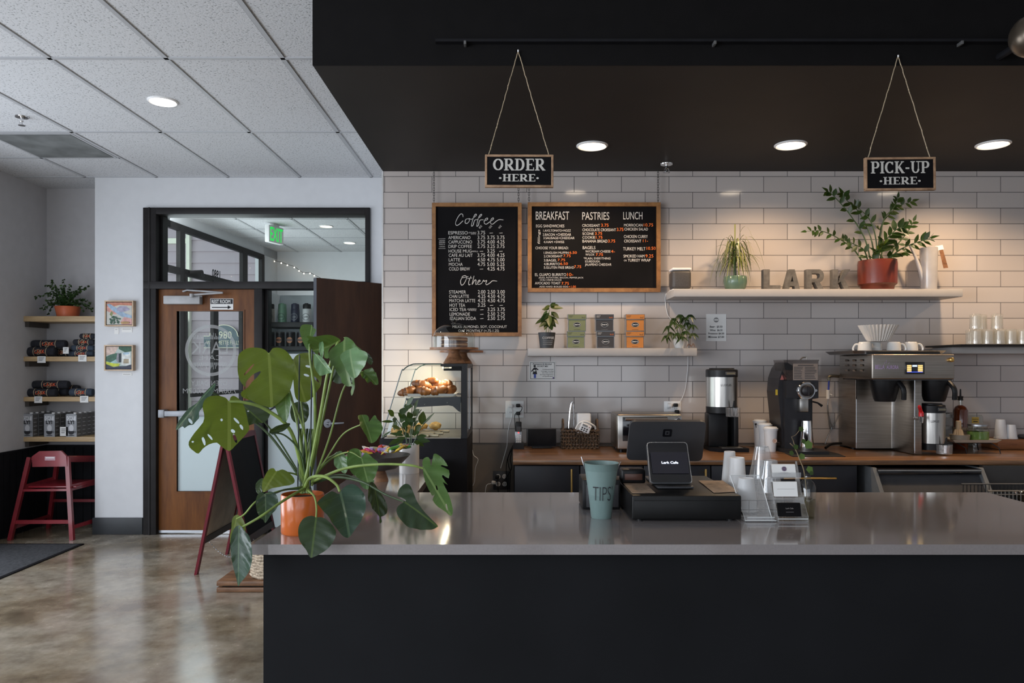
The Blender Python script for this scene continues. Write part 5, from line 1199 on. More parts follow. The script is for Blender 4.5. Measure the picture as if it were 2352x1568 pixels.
# right end of the worktop
q = 4.5; zt2 = Z(1016,q-.05)
t = thing('raised_plate', 'pale rectangular plate raised on a thin black wire stand', 'plate', (X(2228,q),q,WT))
b = MB(pm('speckled_plate',(.42,.38,.32),.3,var=.1)); xa, xb2 = X(2180,q), X(2275,q); b.box(xa,xb2,q-.06,q+.10,zt2,zt2+.006)
for p_ in ([(xa,q-.06),(xb2,q-.06),(xb2+.02,q-.075),(xa-.02,q-.075)],[(xa,q+.1),(xb2,q+.1),(xb2+.02,q+.115),(xa-.02,q+.115)],[(xa,q-.06),(xa,q+.1),(xa-.02,q+.115),(xa-.02,q-.075)],[(xb2,q-.06),(xb2,q+.1),(xb2+.02,q+.115),(xb2+.02,q-.075)]):
    b.add([(p_[0][0],p_[0][1],zt2),(p_[1][0],p_[1][1],zt2),(p_[2][0],p_[2][1],zt2+.018),(p_[3][0],p_[3][1],zt2+.018)], [(0,1,2,3)])
b.build('plate_dish', t)
b = MB(M['black']); 
for xx in (xa+.02, xb2-.03):
    b.tube([(xx,q-.05,zt2-.003),(xx,q+.09,zt2-.003)], .003); b.tube([(xx,q-.05,zt2-.003),(xx+.03,q-.08,zt2-.03),(xx+.035,q-.085,WT+.003)], .003); b.tube([(xx,q+.09,zt2-.003),(xx+.02,q+.1,WT+.003)], .003)
b.tube([(xa+.02,q-.05,zt2-.003),(xb2-.03,q-.05,zt2-.003)], .003); b.build('wire_stand', t)
zp = zt2+.0065
MB(pm('green_matcha',(.13,.22,.035),.7,var=.15)).lathe([(.055,.001),(.058,.006),(.058,.055),(.05,.057)], (X(2246,q),q,zp), n=28).build('matcha_powder', thing('matcha_jar','glass jar of green matcha powder on the raised plate','jar',(X(2246,q),q,zp)))
tj = [o for o in C.objects if o.name.startswith('matcha_jar')][0]
MB(M['pane2']).lathe([(.060,0),(.061,.008),(.061,.07),(.054,.078),(.056,.082),(.056,.098)], (X(2246,q),q,zp), n=28, cap=False).build('jar_glass', tj); MB(M['alum']).lathe([(.057,.090),(.057,.100),(.05,.102)], (X(2246,q),q,zp), n=28).build('lid', tj)
t = thing('matcha_bowl', 'small stone coloured bowl holding the whisk on the raised plate', 'bowl', (X(2201,q),q-.01,zp))
MB(pm('stone_glaze',(.22,.19,.15),.5)).lathe([(.038,0),(.052,.01),(.056,.038),(.052,.038),(.045,.012)], (X(2202,q),q-.01,zp), n=28).build('bowl_shell', t)
t = thing('bamboo_whisk', 'pale bamboo matcha whisk standing in the small bowl', 'whisk', (X(2199,q),q-.01,zp+.014))
MB(pm('bamboo',(.42,.30,.18),.6,var=.15)).lathe([(.030,.0),(.020,.045),(.016,.055)], (X(2199,q),q-.01,zp+.014), n=28, flute=.2, nf=1).lathe([(.016,.055),(.015,.105),(.012,.107)], (X(2199,q),q-.01,zp+.014), n=20).build('whisk_body', t)
q2 = 4.70; t = thing('syrup_bottle', 'amber syrup bottle with black pour spout on the worktop', 'bottle', (X(2206,q2),q2,WT)); k_ = q2/F
cx = (X(2206,q2),q2,WT); hb_ = Z(930,q2)-WT
MB(pm('amber_syrup',(.14,.028,.008),.12,coat=.8)).lathe([(.040,0),(.043,.004),(.043,hb_-.035),(.030,hb_-.010),(.014,hb_)], cx, n=28).build('syrup_body', t)
MB(M['pane2']).lathe([(.014,hb_),(.013,hb_+.035)], cx, n=20, cap=False).build('bottle_neck', t); MB(pm('kraft_label',(.36,.26,.17),.7)).lathe([(.0436,hb_*.35),(.0436,hb_*.50)], cx, n=28, cap=False).text('SYRUP', V((cx[0]-.02,q2-.045,WT+hb_*.4)), UX, UZ, .010, M['inkb'], w=.04).build('label', t)
MB(M['black']).lathe([(.016,hb_+.03),(.014,hb_+.045),(.017,hb_+.05),(.017,hb_+.056),(.006,hb_+.058),(.004,hb_+.1),(.002,hb_+.102)], cx, n=20).build('pour_spout', t)
t = thing('tall_glass_jar', 'clear glass jar with yellow label behind the matcha jar', 'jar', (X(2238,4.74),4.74,WT)); cz = (X(2238,4.74),4.74,WT)
MB(M['pane2']).lathe([(.048,0),(.048,.20),(.040,.215)], cz, n=28, cap=False).build('jar_glass', t); MB(pm('mustard_label',(.45,.30,.05),.6)).box(X(2232,4.69),X(2248,4.69),4.688,4.690,Z(972,4.72),Z(957,4.72)).box(X(2233,4.69),X(2247,4.69),4.687,4.688,Z(962,4.72),Z(961,4.72),M['inkb']).box(X(2235,4.69),X(2245,4.69),4.687,4.688,Z(968,4.72),Z(966,4.72),M['inkb']).build('label', t)
t = thing('tiered_rack', 'pale two-tier ledge rack half hidden behind the coffee server', 'rack', (2.75,4.78,WT))
b = MB(M['ceramic']); 
for z_ in (950, 978): b.box(X(2150,4.8),X(2192,4.8),4.76,4.86,Z(z_+8,4.8),Z(z_,4.8),r=.003)
for xx in (X(2152,4.8), X(2190,4.8)): b.box(xx-.003,xx+.003,4.8,4.806,WT,Z(951,4.8),M['black'])
b.build('ledge', t)
MB(wood('riser_wood',(.17,.06,.02),(.30,.12,.045),.45,4,(.8,6,6))).box(X(2292,4.66),4.2,4.66,4.86,WT+.001,Z(1010,4.66),r=.003).build('wooden_riser', label='brown wooden riser box at the right end of the worktop', cat='riser')
zr_ = Z(1010,4.66)
for px, yt, lab in ((2298,963,'inverted stack of white cups on the wooden riser, taller one'),(2322,975,'inverted stack of white cups on the wooden riser, shorter one')):
    q3 = 4.74; h_ = Z(yt,q3)-zr_; cx = X(px,q3); t = thing('stacked_paper_cups', lab, 'cups', (cx,q3,zr_+.001), 'inverted cup stacks on the riser')
    MB(M['white']).lathe([(.038,0),(.039,.004),(.036,.006),(.037,.012),(.034,.014),(.035,.020),(.026,h_),(.022,h_+.001)], (cx,q3,zr_+.001), n=28).build('cup_stack', t)
MB(M['dkgrey']).ball((X(2352,4.74),4.74,zr_+.015), .045, sc=(1,1,.32)).build('dark_dish', label='dark low dish on the riser at the frame edge', cat='dish')

# ================================================================== ON THE QUARTZ COUNTER
def cd(py): return F*(EYE-CT)/(py-HY)
# tips bucket
q = cd(1188); k_ = q/F; c = V((X(1381,q),q,CT)); h_ = 126*k_
mint = pm('mint_enamel', (.165,.245,.235), .45, var=.08, scale=8)
t = thing('tip_bucket', 'mint green tapered metal bucket lettered TIPS on the counter', 'bucket', c)
prof = [(22.5*k_,0),(23.5*k_,2*k_),(29*k_,h_*.42),(29.6*k_,h_*.43),(29.4*k_,h_*.45),(31*k_,h_*.56),(31.6*k_,h_*.57),(31.2*k_,h_*.59),(39.5*k_,h_*.985),(41*k_,h_),(39.5*k_,h_),(38.5*k_,h_*.95),(22*k_,.006)]
b = MB(mint); b.lathe(prof, c, n=48, cap=False); b.disc(c+V((0,0,.004)), 22*k_, None, u=UX, v=UY)
# letters wrapped on the cone
vs_, fs_, tw_w = text_geo("TIPS'", -.018)
def conemap(x, z):
    rr = (23.5+(z/h_)*17)*k_+.0012; a = x/rr-math.pi/2; return c+V((math.cos(a)*rr, math.sin(a)*rr, z))
b.add([conemap((v[0]/tw_w-.5)*48*k_, h_*.34+v[1]/CAP*33*k_) for v in vs_], fs_, M['inkb']); b.build('bucket_body', t)
for s_ in (-1,1):
    p0 = c+V((s_*38*k_,0,h_*.95)); MB(M['alum']).tube(cr([p0-V((0,0,8*k_)), p0+V((s_*3*k_,-.004,2*k_)), p0+V((s_*8*k_ if s_<0 else 7*k_,0,(20 if s_<0 else 8)*k_))]), .0016, n=6).build('wire_ear', t)
# black printer box behind bucket
q = 2.72; t = thing('receipt_printer', 'black box-shaped receipt printer behind the tips bucket', 'printer', (X(1385,q),q+.05,CT))
MB(M['black']).box(X(1336,q),X(1423,q),q-.03,q+.12,CT+.001,Z(1098,q),r=.006).build('printer_body', t); MB(M['dkgrey']).box(X(1345,q),X(1418,q),q-.034,q-.03,CT+.01,Z(1110,q),r=.001).build('front_panel', t)
# cash drawer
q = cd(1197); x0, x1 = X(1452,q), X(1703,q); z1 = Z(1138,q); qb = F*(EYE-z1)/(1092-HY)
t = thing('cash_drawer', 'black metal cash drawer on the counter beneath the screens', 'cash drawer', ((x0+x1)/2,(q+qb)/2,CT))
bd2 = pm('drawer_black_metal', (.007,.007,.007), .4, var=.15, spec=.25)
MB(bd2).box(x0,x1,q,qb,CT+.006,z1,r=.004,seg=3).build('drawer_case', t); MB(bd2).box(x0+.006,x1-.006,q-.004,q,CT+.012,z1-.016,r=.002).build('drawer_front', t)
for xx in (x0+.03,x1-.03):
    for yy_ in (q+.03,qb-.03): MB(M['black']).lathe([(.012,0),(.012,.007)], (xx,yy_,CT), n=12).build('foot', t)
def note(px, lab, rz):
    b = MB(pm('kraft_receipt', (.33,.24,.17), .8, var=.25, scale=40)); pts = [V((X(a,F*(EYE-z1)/(b_-HY)),F*(EYE-z1)/(b_-HY),z1+.002)) for a,b_ in px]
    n_ = len(pts); b.prism(pts, (0,0,.0012))
    u_ = (pts[1]-pts[0]); v_ = (pts[-1]-pts[0])
    for j in range(7):
        a = pts[0]+u_*.2+v_*(.2+.09*j)+V((0,0,.0014)); b.stroke([a, a+u_*.55], .0022, M['inkb'], (0,0,1))
    b.build('paper_receipt', label=lab, cat='receipt', group='kraft paper slips on the cash drawer')
note([(1426,1105),(1475,1105),(1505,1133),(1452,1134)],'kraft paper slip lying on the cash drawer near the bucket',0); note([(1604,1105),(1660,1105),(1697,1130),(1640,1133)],'kraft paper slip lying on the cash drawer near the cups',0)
# card reader behind
q = 2.74; t = thing('card_reader', 'black card reader standing left of the customer screen', 'card reader', (X(1454,q),q,z1))
MB(M['black']).box(X(1427,q),X(1482,q),q-.01,q+.06,z1+.001,Z(1077,q),r=.008,seg=3).build('reader_body', t); MB(pm('brown_slot',(.12,.055,.04),.4)).box(X(1434,q),X(1474,q),q-.013,q-.009,Z(1101,q),Z(1087,q),r=.001).build('slot', t)
# register screens
t = thing('point_of_sale_terminal', 'dark grey point of sale screen with small customer display', 'register', (X(1535,2.72),2.72,z1))
def slab(pts, q0, q1, zref, th, mat, rr=.1):
    """rounded quad through four pixel corners (tl,tr,br,bl), top row at depth q1, bottom row at q0"""
    c_ = [P(pts[0][0],pts[0][1],q1),P(pts[1][0],pts[1][1],q1),P(pts[2][0],pts[2][1],q0),P(pts[3][0],pts[3][1],q0)]; out = []
    for i in range(4):
        a, p_, n__ = c_[i-1], c_[i], c_[(i+1)%4]; r_ = rr*min((a-p_).length,(n__-p_).length); A_ = p_+(a-p_).normalized()*r_; B_ = p_+(n__-p_).normalized()*r_
        for k in range(6): s_ = k/5; out.append(A_.lerp(p_,s_).lerp(p_.lerp(B_,s_),s_))
    nn = (c_[1]-c_[0]).cross(c_[3]-c_[0]).normalized(); nn = nn if nn.y > 0 else -nn
    return out, nn, c_
scr = pm('screen_back_grey', (.055,.055,.060), .42, .3, var=.08)
o_, nn, c_ = slab([(1448,968),(1623,968),(1612,1059),(1439,1056)], 2.80, 2.72, z1, .01, scr, .12)
b = MB(scr); b.prism(o_, nn*.014)
cc = (c_[0]+c_[1])/2*.72+(c_[2]+c_[3])/2*.28-nn*.0012; u_ = (c_[1]-c_[0]).normalized(); v_ = (c_[0]-c_[3]).normalized()
def rr_(c0, hw, r_, mat):
    pts = []
    for i,(sx_,sy_) in enumerate(((1,1),(-1,1),(-1,-1),(1,-1))):
        for k in range(5): a = R(90*i+22.5*k); pts.append(c0+u_*(sx_*(hw-r_)+r_*math.cos(a))+v_*(sy_*(hw-r_)+r_*math.sin(a)))
    b.poly(pts, mat)
rr_(cc,.0165,.005,M['gloss']); rr_(cc-nn*.0003,.0085,.002,scr); rr_(cc-nn*.0006,.0035,.001,M['gloss']); b.build('main_screen_back', t)
o_, nn, c_ = slab([(1485,1015),(1578,1015),(1591,1110),(1493,1110)], 2.58, 2.66, z1, .01, scr, .09)
b = MB(M['alum']); b.prism([p_ for p_ in o_], nn*.016); b.build('display_shell', t)
o2, n2, c2 = slab([(1487,1017),(1576,1017),(1588.5,1108),(1495,1108)], 2.578, 2.658, z1, .01, scr, .08)
b = MB(M['gloss']); b.prism([p_-nn*.003 for p_ in o2], nn*.004); b.build('display_glass', t)
u_ = (c_[1]-c_[0]).normalized(); v_ = (c_[0]-c_[3]).normalized()
o3, n3, c3 = slab([(1492,1040),(1577,1040),(1582,1089),(1498,1089)], 2.5965, 2.636, z1, .01, scr, .01)
b = MB(emit('screen_navy', (.004,.004,.010), .3)); b.poly([p_-nn*.008 for p_ in c3], None); b.text('Lark Cafe', (c3[0]+c3[3])/2*.55+(c3[1]+c3[2])/2*.45-u_*.022-v_*.004-nn*.009, u_, v_, .0085, emit('screen_text', (.8,.85,1), 1.5), w=.058, bold=.015); b.build('display_image', t)
MB(M['dkgrey']).box(X(1520,2.7),X(1562,2.7),2.66,2.76,z1+.001,z1+.06,r=.01).box(X(1500,2.7),X(1582,2.7),2.62,2.86,z1+.001,z1+.010,r=.004).build('stand', t)
# paper cups, inverted
def cupstack(px, q, z, yt, r0, r1, n_, lab, mat=None, grp='inverted white paper cup stacks on the counter', name='stacked_paper_cups', cat='cups'):
    mat = mat or M['white']; cx = X(px,q); t = thing(name, lab, cat, (cx,q,z), grp); H_ = Z(yt,q)-z
    prof = []; 
    for i in range(n_): prof += [(r1,i*.0075),(r1+.0014,i*.0075+.002),(r1-.0006,i*.0075+.005)]
    z0_ = n_*.0075; prof += [(r1-.001,z0_),(r0,H_-.001),(r0-.002,H_)]
    b = MB(mat); b.lathe(prof, (cx,q,z), n=32, cap=False)
    b.lathe([(r0-.002,H_),(r0-.005,H_-.005),(.001,H_-.005)], (cx,q,z), n=32, cap=False); b.build('cup_wall', t); return t
cupstack(1676,2.90,CT,1036,.021,.034,6,'inverted white paper cup stack at the rear, showing rims')
cupstack(1693,2.79,CT,1050,.027,.038,4,'tall inverted white paper cup stack behind the short one')
cupstack(1714,2.645,CT+.006,1097,.0265,.040,2,'short inverted white paper cup stack in the wire caddy')
cupstack(1750,2.78,CT,1024,.025,.048,14,'tall inverted stack of clear plastic cups on the counter',M['clear'],'inverted clear plastic cup stacks','stacked_plastic_cups')
cupstack(1768,2.658,CT+.006,1056,.026,.046,9,'shorter inverted stack of clear plastic cups behind the cards',M['clear'],'inverted clear plastic cup stacks','stacked_plastic_cups')
# wire caddy and acrylic wedge
q = 2.585; t = thing('wire_caddy', 'thin black wire caddy holding the small cups', 'caddy', (X(1760,q),q+.08,CT))
b = MB(M['black']); xa, xb2 = X(1702,q), X(1832,q); za, zb_ = Z(1149,q), Z(1170,q)
for z_ in (za, zb_): b.tube([(xa,q,z_),(xb2,q,z_),(xb2,q+.128,z_),(xa,q+.128,z_)], .0014, n=6, closed=True)
for i in range(8): x = xa+(xb2-xa)*i/7; b.tube([(x,q,za),(x,q+.002,CT+.003),(x,q+.126,CT+.003),(x,q+.128,za)], .0012, n=5)
b.build('wire_frame', t)
q = cd(1197)+.01; t = thing('acrylic_holder', 'empty slanted clear acrylic holder beside the cash drawer', 'holder', (X(1740,q),q,CT))
b = MB(M['clear']); 
def pl4(pts, th=(0,.003,0), mat=None): b.prism([V(p_) for p_ in pts], th, mat)
A1, A2, B1, B2 = V((X(1712,q),q,CT+.002)), V((X(1774,q),q,CT+.002)), V((X(1691,q),q+.07,Z(1091,q+.07))), V((X(1760,q),q+.07,Z(1091,q+.07)))
pl4([A1,A2,B2,B1]); pl4([A1+V((0,-.02,.0)),A2+V((0,-.02,.0)),A2+V((.0,-.02,.014)),A1+V((0,-.02,.014))]); pl4([A1+V((-.008,-.02,0)),A2+V((.006,-.02,0)),A2+V((.006,.07,0)),A1+V((-.008,.07,0))],(0,0,.004))
ed = pm('acrylic_edge', (.62,.64,.64), .15, var=.05)
for p_,q_ in ((A1,B1),(A2,B2),(B1,B2)): b.tube([p_,q_], .0011, ed, n=5)
b.tube([A1+V((0,-.021,.014)),A2+V((0,-.021,.014))], .0016, ed, n=5); b.tube([A1+V((-.008,-.021,.003)),A2+V((.006,-.021,.003))], .0018, ed, n=5); b.build('acrylic_sheet', t)
# business card holder
q = 2.48; t = thing('business_card_holder', 'clear three-tier business card holder with white and black cards', 'card holder', (X(1810,q),q+.04,CT)); 
b = MB(M['clear']); xa, xb2 = X(1785,q), X(1853,q); 
b.prism([V((xa,q-.01,CT+.001)),V((xa,q-.01,CT+.02)),V((xa,q+.05,CT+.09)),V((xa,q+.09,CT+.19)),V((xa,q+.10,CT+.19)),V((xa,q+.10,CT+.001))], (.0022,0,0)); b.prism([V((xb2,q-.01,CT+.001)),V((xb2,q-.01,CT+.02)),V((xb2,q+.05,CT+.09)),V((xb2,q+.09,CT+.19)),V((xb2,q+.10,CT+.19)),V((xb2,q+.10,CT+.001))], (.0022,0,0))
b.box(xa,xb2,q-.012,q+.1,CT+.0005,CT+.004); b.tube([(xa,q-.012,CT+.012),(xb2,q-.012,CT+.012)], .0018, ed, n=5)
b.box(xa-.002,xb2+.004,q+.03,q+.033,Z(1157,q+.03),Z(1142,q+.03)); b.box(xa-.002,xb2+.004,q+.06,q+.063,Z(1099,q+.06),Z(1085,q+.06)); b.build('acrylic_frame', t)
def cards(px, py0, py1, q, mat, lab, txt):
    b = MB(mat); t_ = thing('business_cards', lab, 'cards', P((px[0]+px[1])/2,py1,q)); 
    a = [P(px[0],py0,q+.02),P(px[1],py0,q+.02),P(px[1]+3,py1,q),P(px[0]+3,py1,q)]; b.prism(a, (0,.010,0), mat); n__ = (a[1]-a[0]).cross(a[3]-a[0]).normalized(); n__ = n__ if n__.y<0 else -n__
    uu = (a[1]-a[0]).normalized(); vv = (a[0]-a[3]).normalized(); txt(b, (a[0]+a[1]+a[2]+a[3])/4+n__*.0015, uu, vv); b.build('card_stack', t_)
def t1(b, c0, uu, vv):
    ik = pm('plum_ink',(.10,.06,.12),.6); b.ring(c0+vv*.006, .0085, .0075, ik, 28, uu, vv); b.disc(c0+vv*.006, .0068, ik, 24, uu, vv); b.text('LARK', c0+vv*.0045-uu*.006, uu, vv, .003, M['paper'], w=.012); b.stroke([c0-vv*.008-uu*.014,c0-vv*.008+uu*.014], .0012, ik, uu.cross(vv)); b.stroke([c0-vv*.012-uu*.022,c0-vv*.012+uu*.022], .0006, M['grey'], uu.cross(vv))
def t2(b, c0, uu, vv): b.stroke([c0-uu*.03,c0+uu*.03], .0006, M['grey'], uu.cross(vv))
def t3(b, c0, uu, vv): b.text('Lark Cafe', c0+vv*.002-uu*.0125, uu, vv, .005, pm('faded_ink',(.28,.25,.25),.6), w=.025); b.stroke([c0-vv*.008-uu*.013,c0-vv*.008+uu*.013], .0009, pm('faded_ink',(.28,.25,.25),.6), uu.cross(vv))
cards((1773,1826),1066,1095,2.55,M['paper'],'white business cards with a round plum logo in the top tier',t1); cards((1777,1830),1106,1140,2.51,M['paper'],'plain white business cards in the middle tier',t2); cards((1786,1838),1155,1186,2.455,M['chalk'],'black business cards in the lowest tier of the holder',t3)
# glass vase with ivy
q = cd(1188); c = V((X(1854,q),q,CT)); k_ = q/F; t = thing('glass_bud_vase', 'small clear glass bottle vase holding an ivy sprig', 'vase', c)
MB(M['pane2']).lathe([(.001,0),(16*k_,.0),(18*k_,3*k_),(19.5*k_,40*k_),(20*k_,68*k_),(15*k_,80*k_),(8*k_,88*k_),(7*k_,96*k_),(9.5*k_,99*k_),(9.5*k_,101*k_)], c, n=32, cap=False).build('vase_glass', t)
MB(pane('vase_water', (.78,.76,.62), .05, .02)).lathe([(.001,.003),(15*k_,.003),(18*k_,40*k_),(18*k_,42*k_),(.001,42*k_)], c, n=32, cap=False).build('water', t)
t = thing('ivy_sprig', 'thin ivy sprig with small leaves in the glass bottle vase', 'plant', c+V((0,0,.01)))
b = MB(pm('twig', (.22,.16,.09), .7)); pts = [c+V((0.004,0,.01)), V((X(1848,q),q,CT+98*k_)), P(1838,1058,q), P(1826,1030,q), P(1815,1018,q-.01)]; b.tube(cr(pts), .0018, n=6); b.tube(cr([P(1827,1032,q),P(1822,1012,q),P(1818,1003,q-.02)]), .0013, n=5); b.tube(cr([P(1818,1003,q-.02),P(1828,998,q),P(1838,985,q)]), .0009, n=5); b.build('stem', t)
b = MB(M['LG'])
def ivy(px, py, s_, a):
    c0 = P(px,py,q+random.uniform(-.03,.01)); o_ = []
    for k in range(15):
        th = 2*math.pi*k/15; rr = s_*(.62+.38*abs(math.cos(2.5*th))); o_.append(c0+V((math.cos(th+a)*rr, .3*math.sin(th+a)*rr, math.sin(th+a)*rr)))
    b.add([c0]+o_, [(0,i+1,(i+1)%15+1) for i in range(15)], M['LG'] if s_ > .011 else M['LS'], True, [(.1,.3)]*16)
for a_ in ((1857,1021,.016,.3),(1840,985,.010,1),(1846,1013,.009,2),(1828,1026,.010,.5),(1818,1040,.009,1.2),(1842,1048,.012,1.8),(1860,1078,.013,-.6),(1864,1086,.008,.4)): ivy(*a_)
b.build('foliage', t)
# ================================================================== PASTRY CASE
q0, q1 = 4.2, 4.78; k_ = q0/F
def K(px, py, y=None): return V((X(px,q0), q0 if y is None else y, Z(py,q0)))
pc = thing('pastry_case', 'black pastry display case with curved glass front and lit shelves', 'display case', (X(975,q0),4.5,0))
z_in = Z(1007,q0); dep = V((0,q1-q0,0))
MB(M['matte']).box(X(872,q0),X(1073,q0),q0,q1,0.0,z_in-.001,r=.003).build('case_base', pc)
b = MB(M['black']); b.box(X(1059,q0),X(1073,q0),q0,q0+.03,z_in,Z(841,q0)); b.box(X(1059,q0),X(1073,q0),q1-.03,q1,z_in,Z(841,q0)); b.box(X(1012,q0),X(1073,q0)+.002,q0-.001,q1+.001,Z(841,q0),Z(835,q0)); b.box(X(1019,q0),X(1060,q0),q0,q1,Z(851,q0),Z(841,q0)); b.build('case_frame', pc)
prof = [K(876,1006),K(919,862),K(926,850),K(935,842),K(946,837),K(958,835.5),K(1014,835.5)]
pr2 = cr(prof,4)
b = MB(M['pane']); vs = [p for p in pr2]+[p+dep for p in pr2]; n_ = len(pr2); b.add(vs, [(i,i+1,i+1+n_,i+n_) for i in range(n_-1)], None, True); b.build('curved_glass', pc)
b = MB(M['pane']); b.poly(pr2+[K(1060,836),K(1060,1006)], None); b.build('side_glass', pc)
b = MB(M['pane']); b.poly([p+dep for p in pr2+[K(1060,836),K(1060,1006)]], None); b.build('side_glass', pc)
b = MB(pm('glass_edge_green',(.03,.06,.06),.15)); b.tube(pr2, .0035, n=6); b.tube([p+dep for p in pr2], .0035, n=6); b.build('glass_edge', pc)
b = MB(M['black']); xr_ = X(1073,q0); b.box(xr_-.011,xr_-.001,q0+.03,q1-.03,Z(845,q0),Z(841.2,q0)); b.box(xr_-.012,xr_,q0+.02,q1,z_in,z_in+.03)
for y in (q0+.29,): b.box(xr_-.012,xr_-.002,y-.012,y+.012,z_in,Z(838,q0),M['alum'])
b.build('sliding_door_frame', pc); b = MB(M['pane2']); b.box(xr_-.008,xr_-.004,q0+.03,q1-.03,z_in+.03,Z(842,q0)); b.build('sliding_door_glass', pc)
MB(emit('case_lamp',(1,.86,.62),5)).box(X(1015,q0),X(1019,q0),q0+.03,q1-.03,Z(846,q0),Z(843,q0)).build('light_strip', pc)
zs = Z(913,q0); b = MB(M['pane2']); b.box(X(925,q0),X(1057,q0),q0+.03,q1-.02,zs-.006,zs); b.build('glass_shelf', pc)
for y in (q0+.012, q1-.02): MB(pm('shelf_arm_black',(.02,.02,.024),.4)).prism([K(930,915,y),K(1058,911,y),K(1058,947,y),K(1052,944,y),K(1040,933,y),K(1030,931,y),K(955,935,y),K(938,925,y)], (0,.008,0)).build('shelf_bracket', pc)
for px,py in ((975,929),(1027,925)): MB(M['chrome']).ball(K(px,py,q0+.010), .0035, n=8).build('bracket_screw', pc)
MB(M['steelh']).box(X(882,q0),X(1058,q0),q0+.01,q1-.01,z_in,z_in+.004).build('case_deck', pc)
# trays and pastries
t = thing('pastry_tray', 'white rectangular tray of croissants on the upper case shelf', 'tray', K(982,910,4.45))
b = MB(M['ceramic']); xa, xb2, ya, yb2 = X(918,q0), X(1046,q0), q0+.06, q0+.36; zt = zs+.004; b.box(xa+.02,xb2-.02,ya+.015,yb2-.015,zt,zt+.004)
o_ = [(xa+.02,ya+.015),(xb2-.02,ya+.015),(xb2-.02,yb2-.015),(xa+.02,yb2-.015)]; i_ = [(xa,ya),(xb2,ya),(xb2,yb2),(xa,yb2)]
for k in range(4): l_ = (k+1)%4; b.add([(*o_[k],zt),(*o_[l_],zt),(*i_[l_],zt+.016),(*i_[k],zt+.016)], [(0,1,2,3)])
b.build('tray_dish', t)
cro = wood('croissant_crust', (.08,.020,.005), (.34,.12,.025), .5, 14, (1,1,1), .05)
gold = wood('golden_pastry', (.45,.22,.05), (.80,.52,.18), .6, 30, (1,1,1))
def croissant(c, ang, s_, lab, name='croissant', mat=None):
    b = MB(mat or cro); pts = []; rs = []; n_ = 30
    for i in range(n_+1):
        u = i/n_; a = R(-75+150*u); e_ = math.sin(math.pi*u)**.75
        pts.append(V((math.sin(a)*.058*s_, (1-math.cos(a))*.05*s_-.012, e_*.004))); ph = (u*7)%1
        rs.append(max(.004, s_*(.006+.022*e_*(.82+.24*ph))))
    b.M = Matrix.Translation(c) @ Matrix.Rotation(ang,4,'Z') @ Matrix.Rotation(random.uniform(-.35,.35),4,'Y'); b.tube(pts, rs, n=14)
    b.M = None; return b.build(name, label=lab, cat='pastry', group='croissants piled on the upper tray')
random.seed(21); z_ = zt+.026
for (px, y, dz, a, lab) in [(932,q0+.10,0,.5,'croissant at the left end of the upper tray'),(950,q0+.16,.004,2.5,'croissant low in the pile, second from the left'),(968,q0+.09,.002,-.6,'croissant low at the front of the tray middle'),(990,q0+.12,.002,2.2,'croissant low at the front right of the pile'),(1004,q0+.09,.004,.4,'rounded croissant at the right front of the tray'),(962,q0+.14,.036,.2,'large croissant on top of the left heap'),(978,q0+.20,.050,2.7,'pointed croissant at the peak of the left heap'),(1000,q0+.20,.034,-.3,'dark striped croissant on the right heap'),(1014,q0+.22,.038,2.4,'pointed croissant at the peak of the right heap'),(1026,q0+.17,.006,1.0,'croissant triangle at the far right of the tray')]:
    croissant(V((X(px,q0),y,z_+dz)), a, .98, lab)
def board_(px0, px1, y, lab):
    z = z_in+.0045; b = MB(wood('pale_board',(.50,.38,.24),(.72,.60,.42),.5,5,(1,8,8))); b.box(X(px0,q0),X(px1-22,q0),y-.035,y+.035,z,z+.012,r=.003); b.box(X(px1-24,q0),X(px1,q0),y-.012,y+.012,z,z+.012,r=.004); b.build('serving_board', label=lab, cat='board', group='pale paddle boards in the pastry case'); return z+.0125
random.seed(4)
def lump(c, r, lab, mat=gold, flat=.6):
    bm = bmesh.new(); bmesh.ops.create_icosphere(bm, subdivisions=4, radius=1)
    for v in bm.verts:
        n_ = 1+.09*math.sin(v.co.x*4+c[0]*50)*math.cos(v.co.y*4)+.05*math.sin(v.co.z*6+v.co.x*6)+.02*math.sin(v.co.y*17+v.co.x*13); v.co = V((c[0]+v.co.x*r*n_, c[1]+v.co.y*r*n_, c[2]+(v.co.z*n_)*r*flat))
    b = MB(mat); b.bm(bm, mat, True); b.build('scone', label=lab, cat='pastry', group='golden scones on the case floor')
z = board_(885,1004,q0+.09,'pale paddle board nearest in the pastry case'); lump((X(905,q0),q0+.09,z+.020),.033,'golden scone on the nearest paddle board, left'); lump((X(925,q0),q0+.085,z+.020),.030,'golden scone on the nearest paddle board, right')
z = board_(892,1010,q0+.22,'pale paddle board in the middle of the pastry case'); lump((X(922,q0),q0+.22,z+.022),.035,'golden scone on the middle paddle board, left'); lump((X(945,q0),q0+.21,z+.022),.032,'golden scone on the middle paddle board, right')
z = board_(900,1020,q0+.36,'pale paddle board at the back of the pastry case'); lump((X(984,q0),q0+.37,z+.026),.040,'golden scone alone on the rear paddle board'); lump((X(950,q0),q0+.37,z+.024),.036,'golden scone on the rear paddle board behind the plant')
b = MB(M['white']); b.prism([K(884,1000,q0+.05),K(892,1000,q0+.05),K(900,962,q0+.07),K(893,962,q0+.07)], (0,.003,0)); b.build('price_tag', label='tall white price card standing in the case corner', cat='price card', group='price cards in the pastry case')
b = MB(M['paper']); b.prism([K(896,998,q0+.12),K(903,998,q0+.12),K(905,966,q0+.13),K(899,966,q0+.13)], (0,.003,0)); b.build('price_tag', label='narrow cream price card behind the corner one', cat='price card', group='price cards in the pastry case')
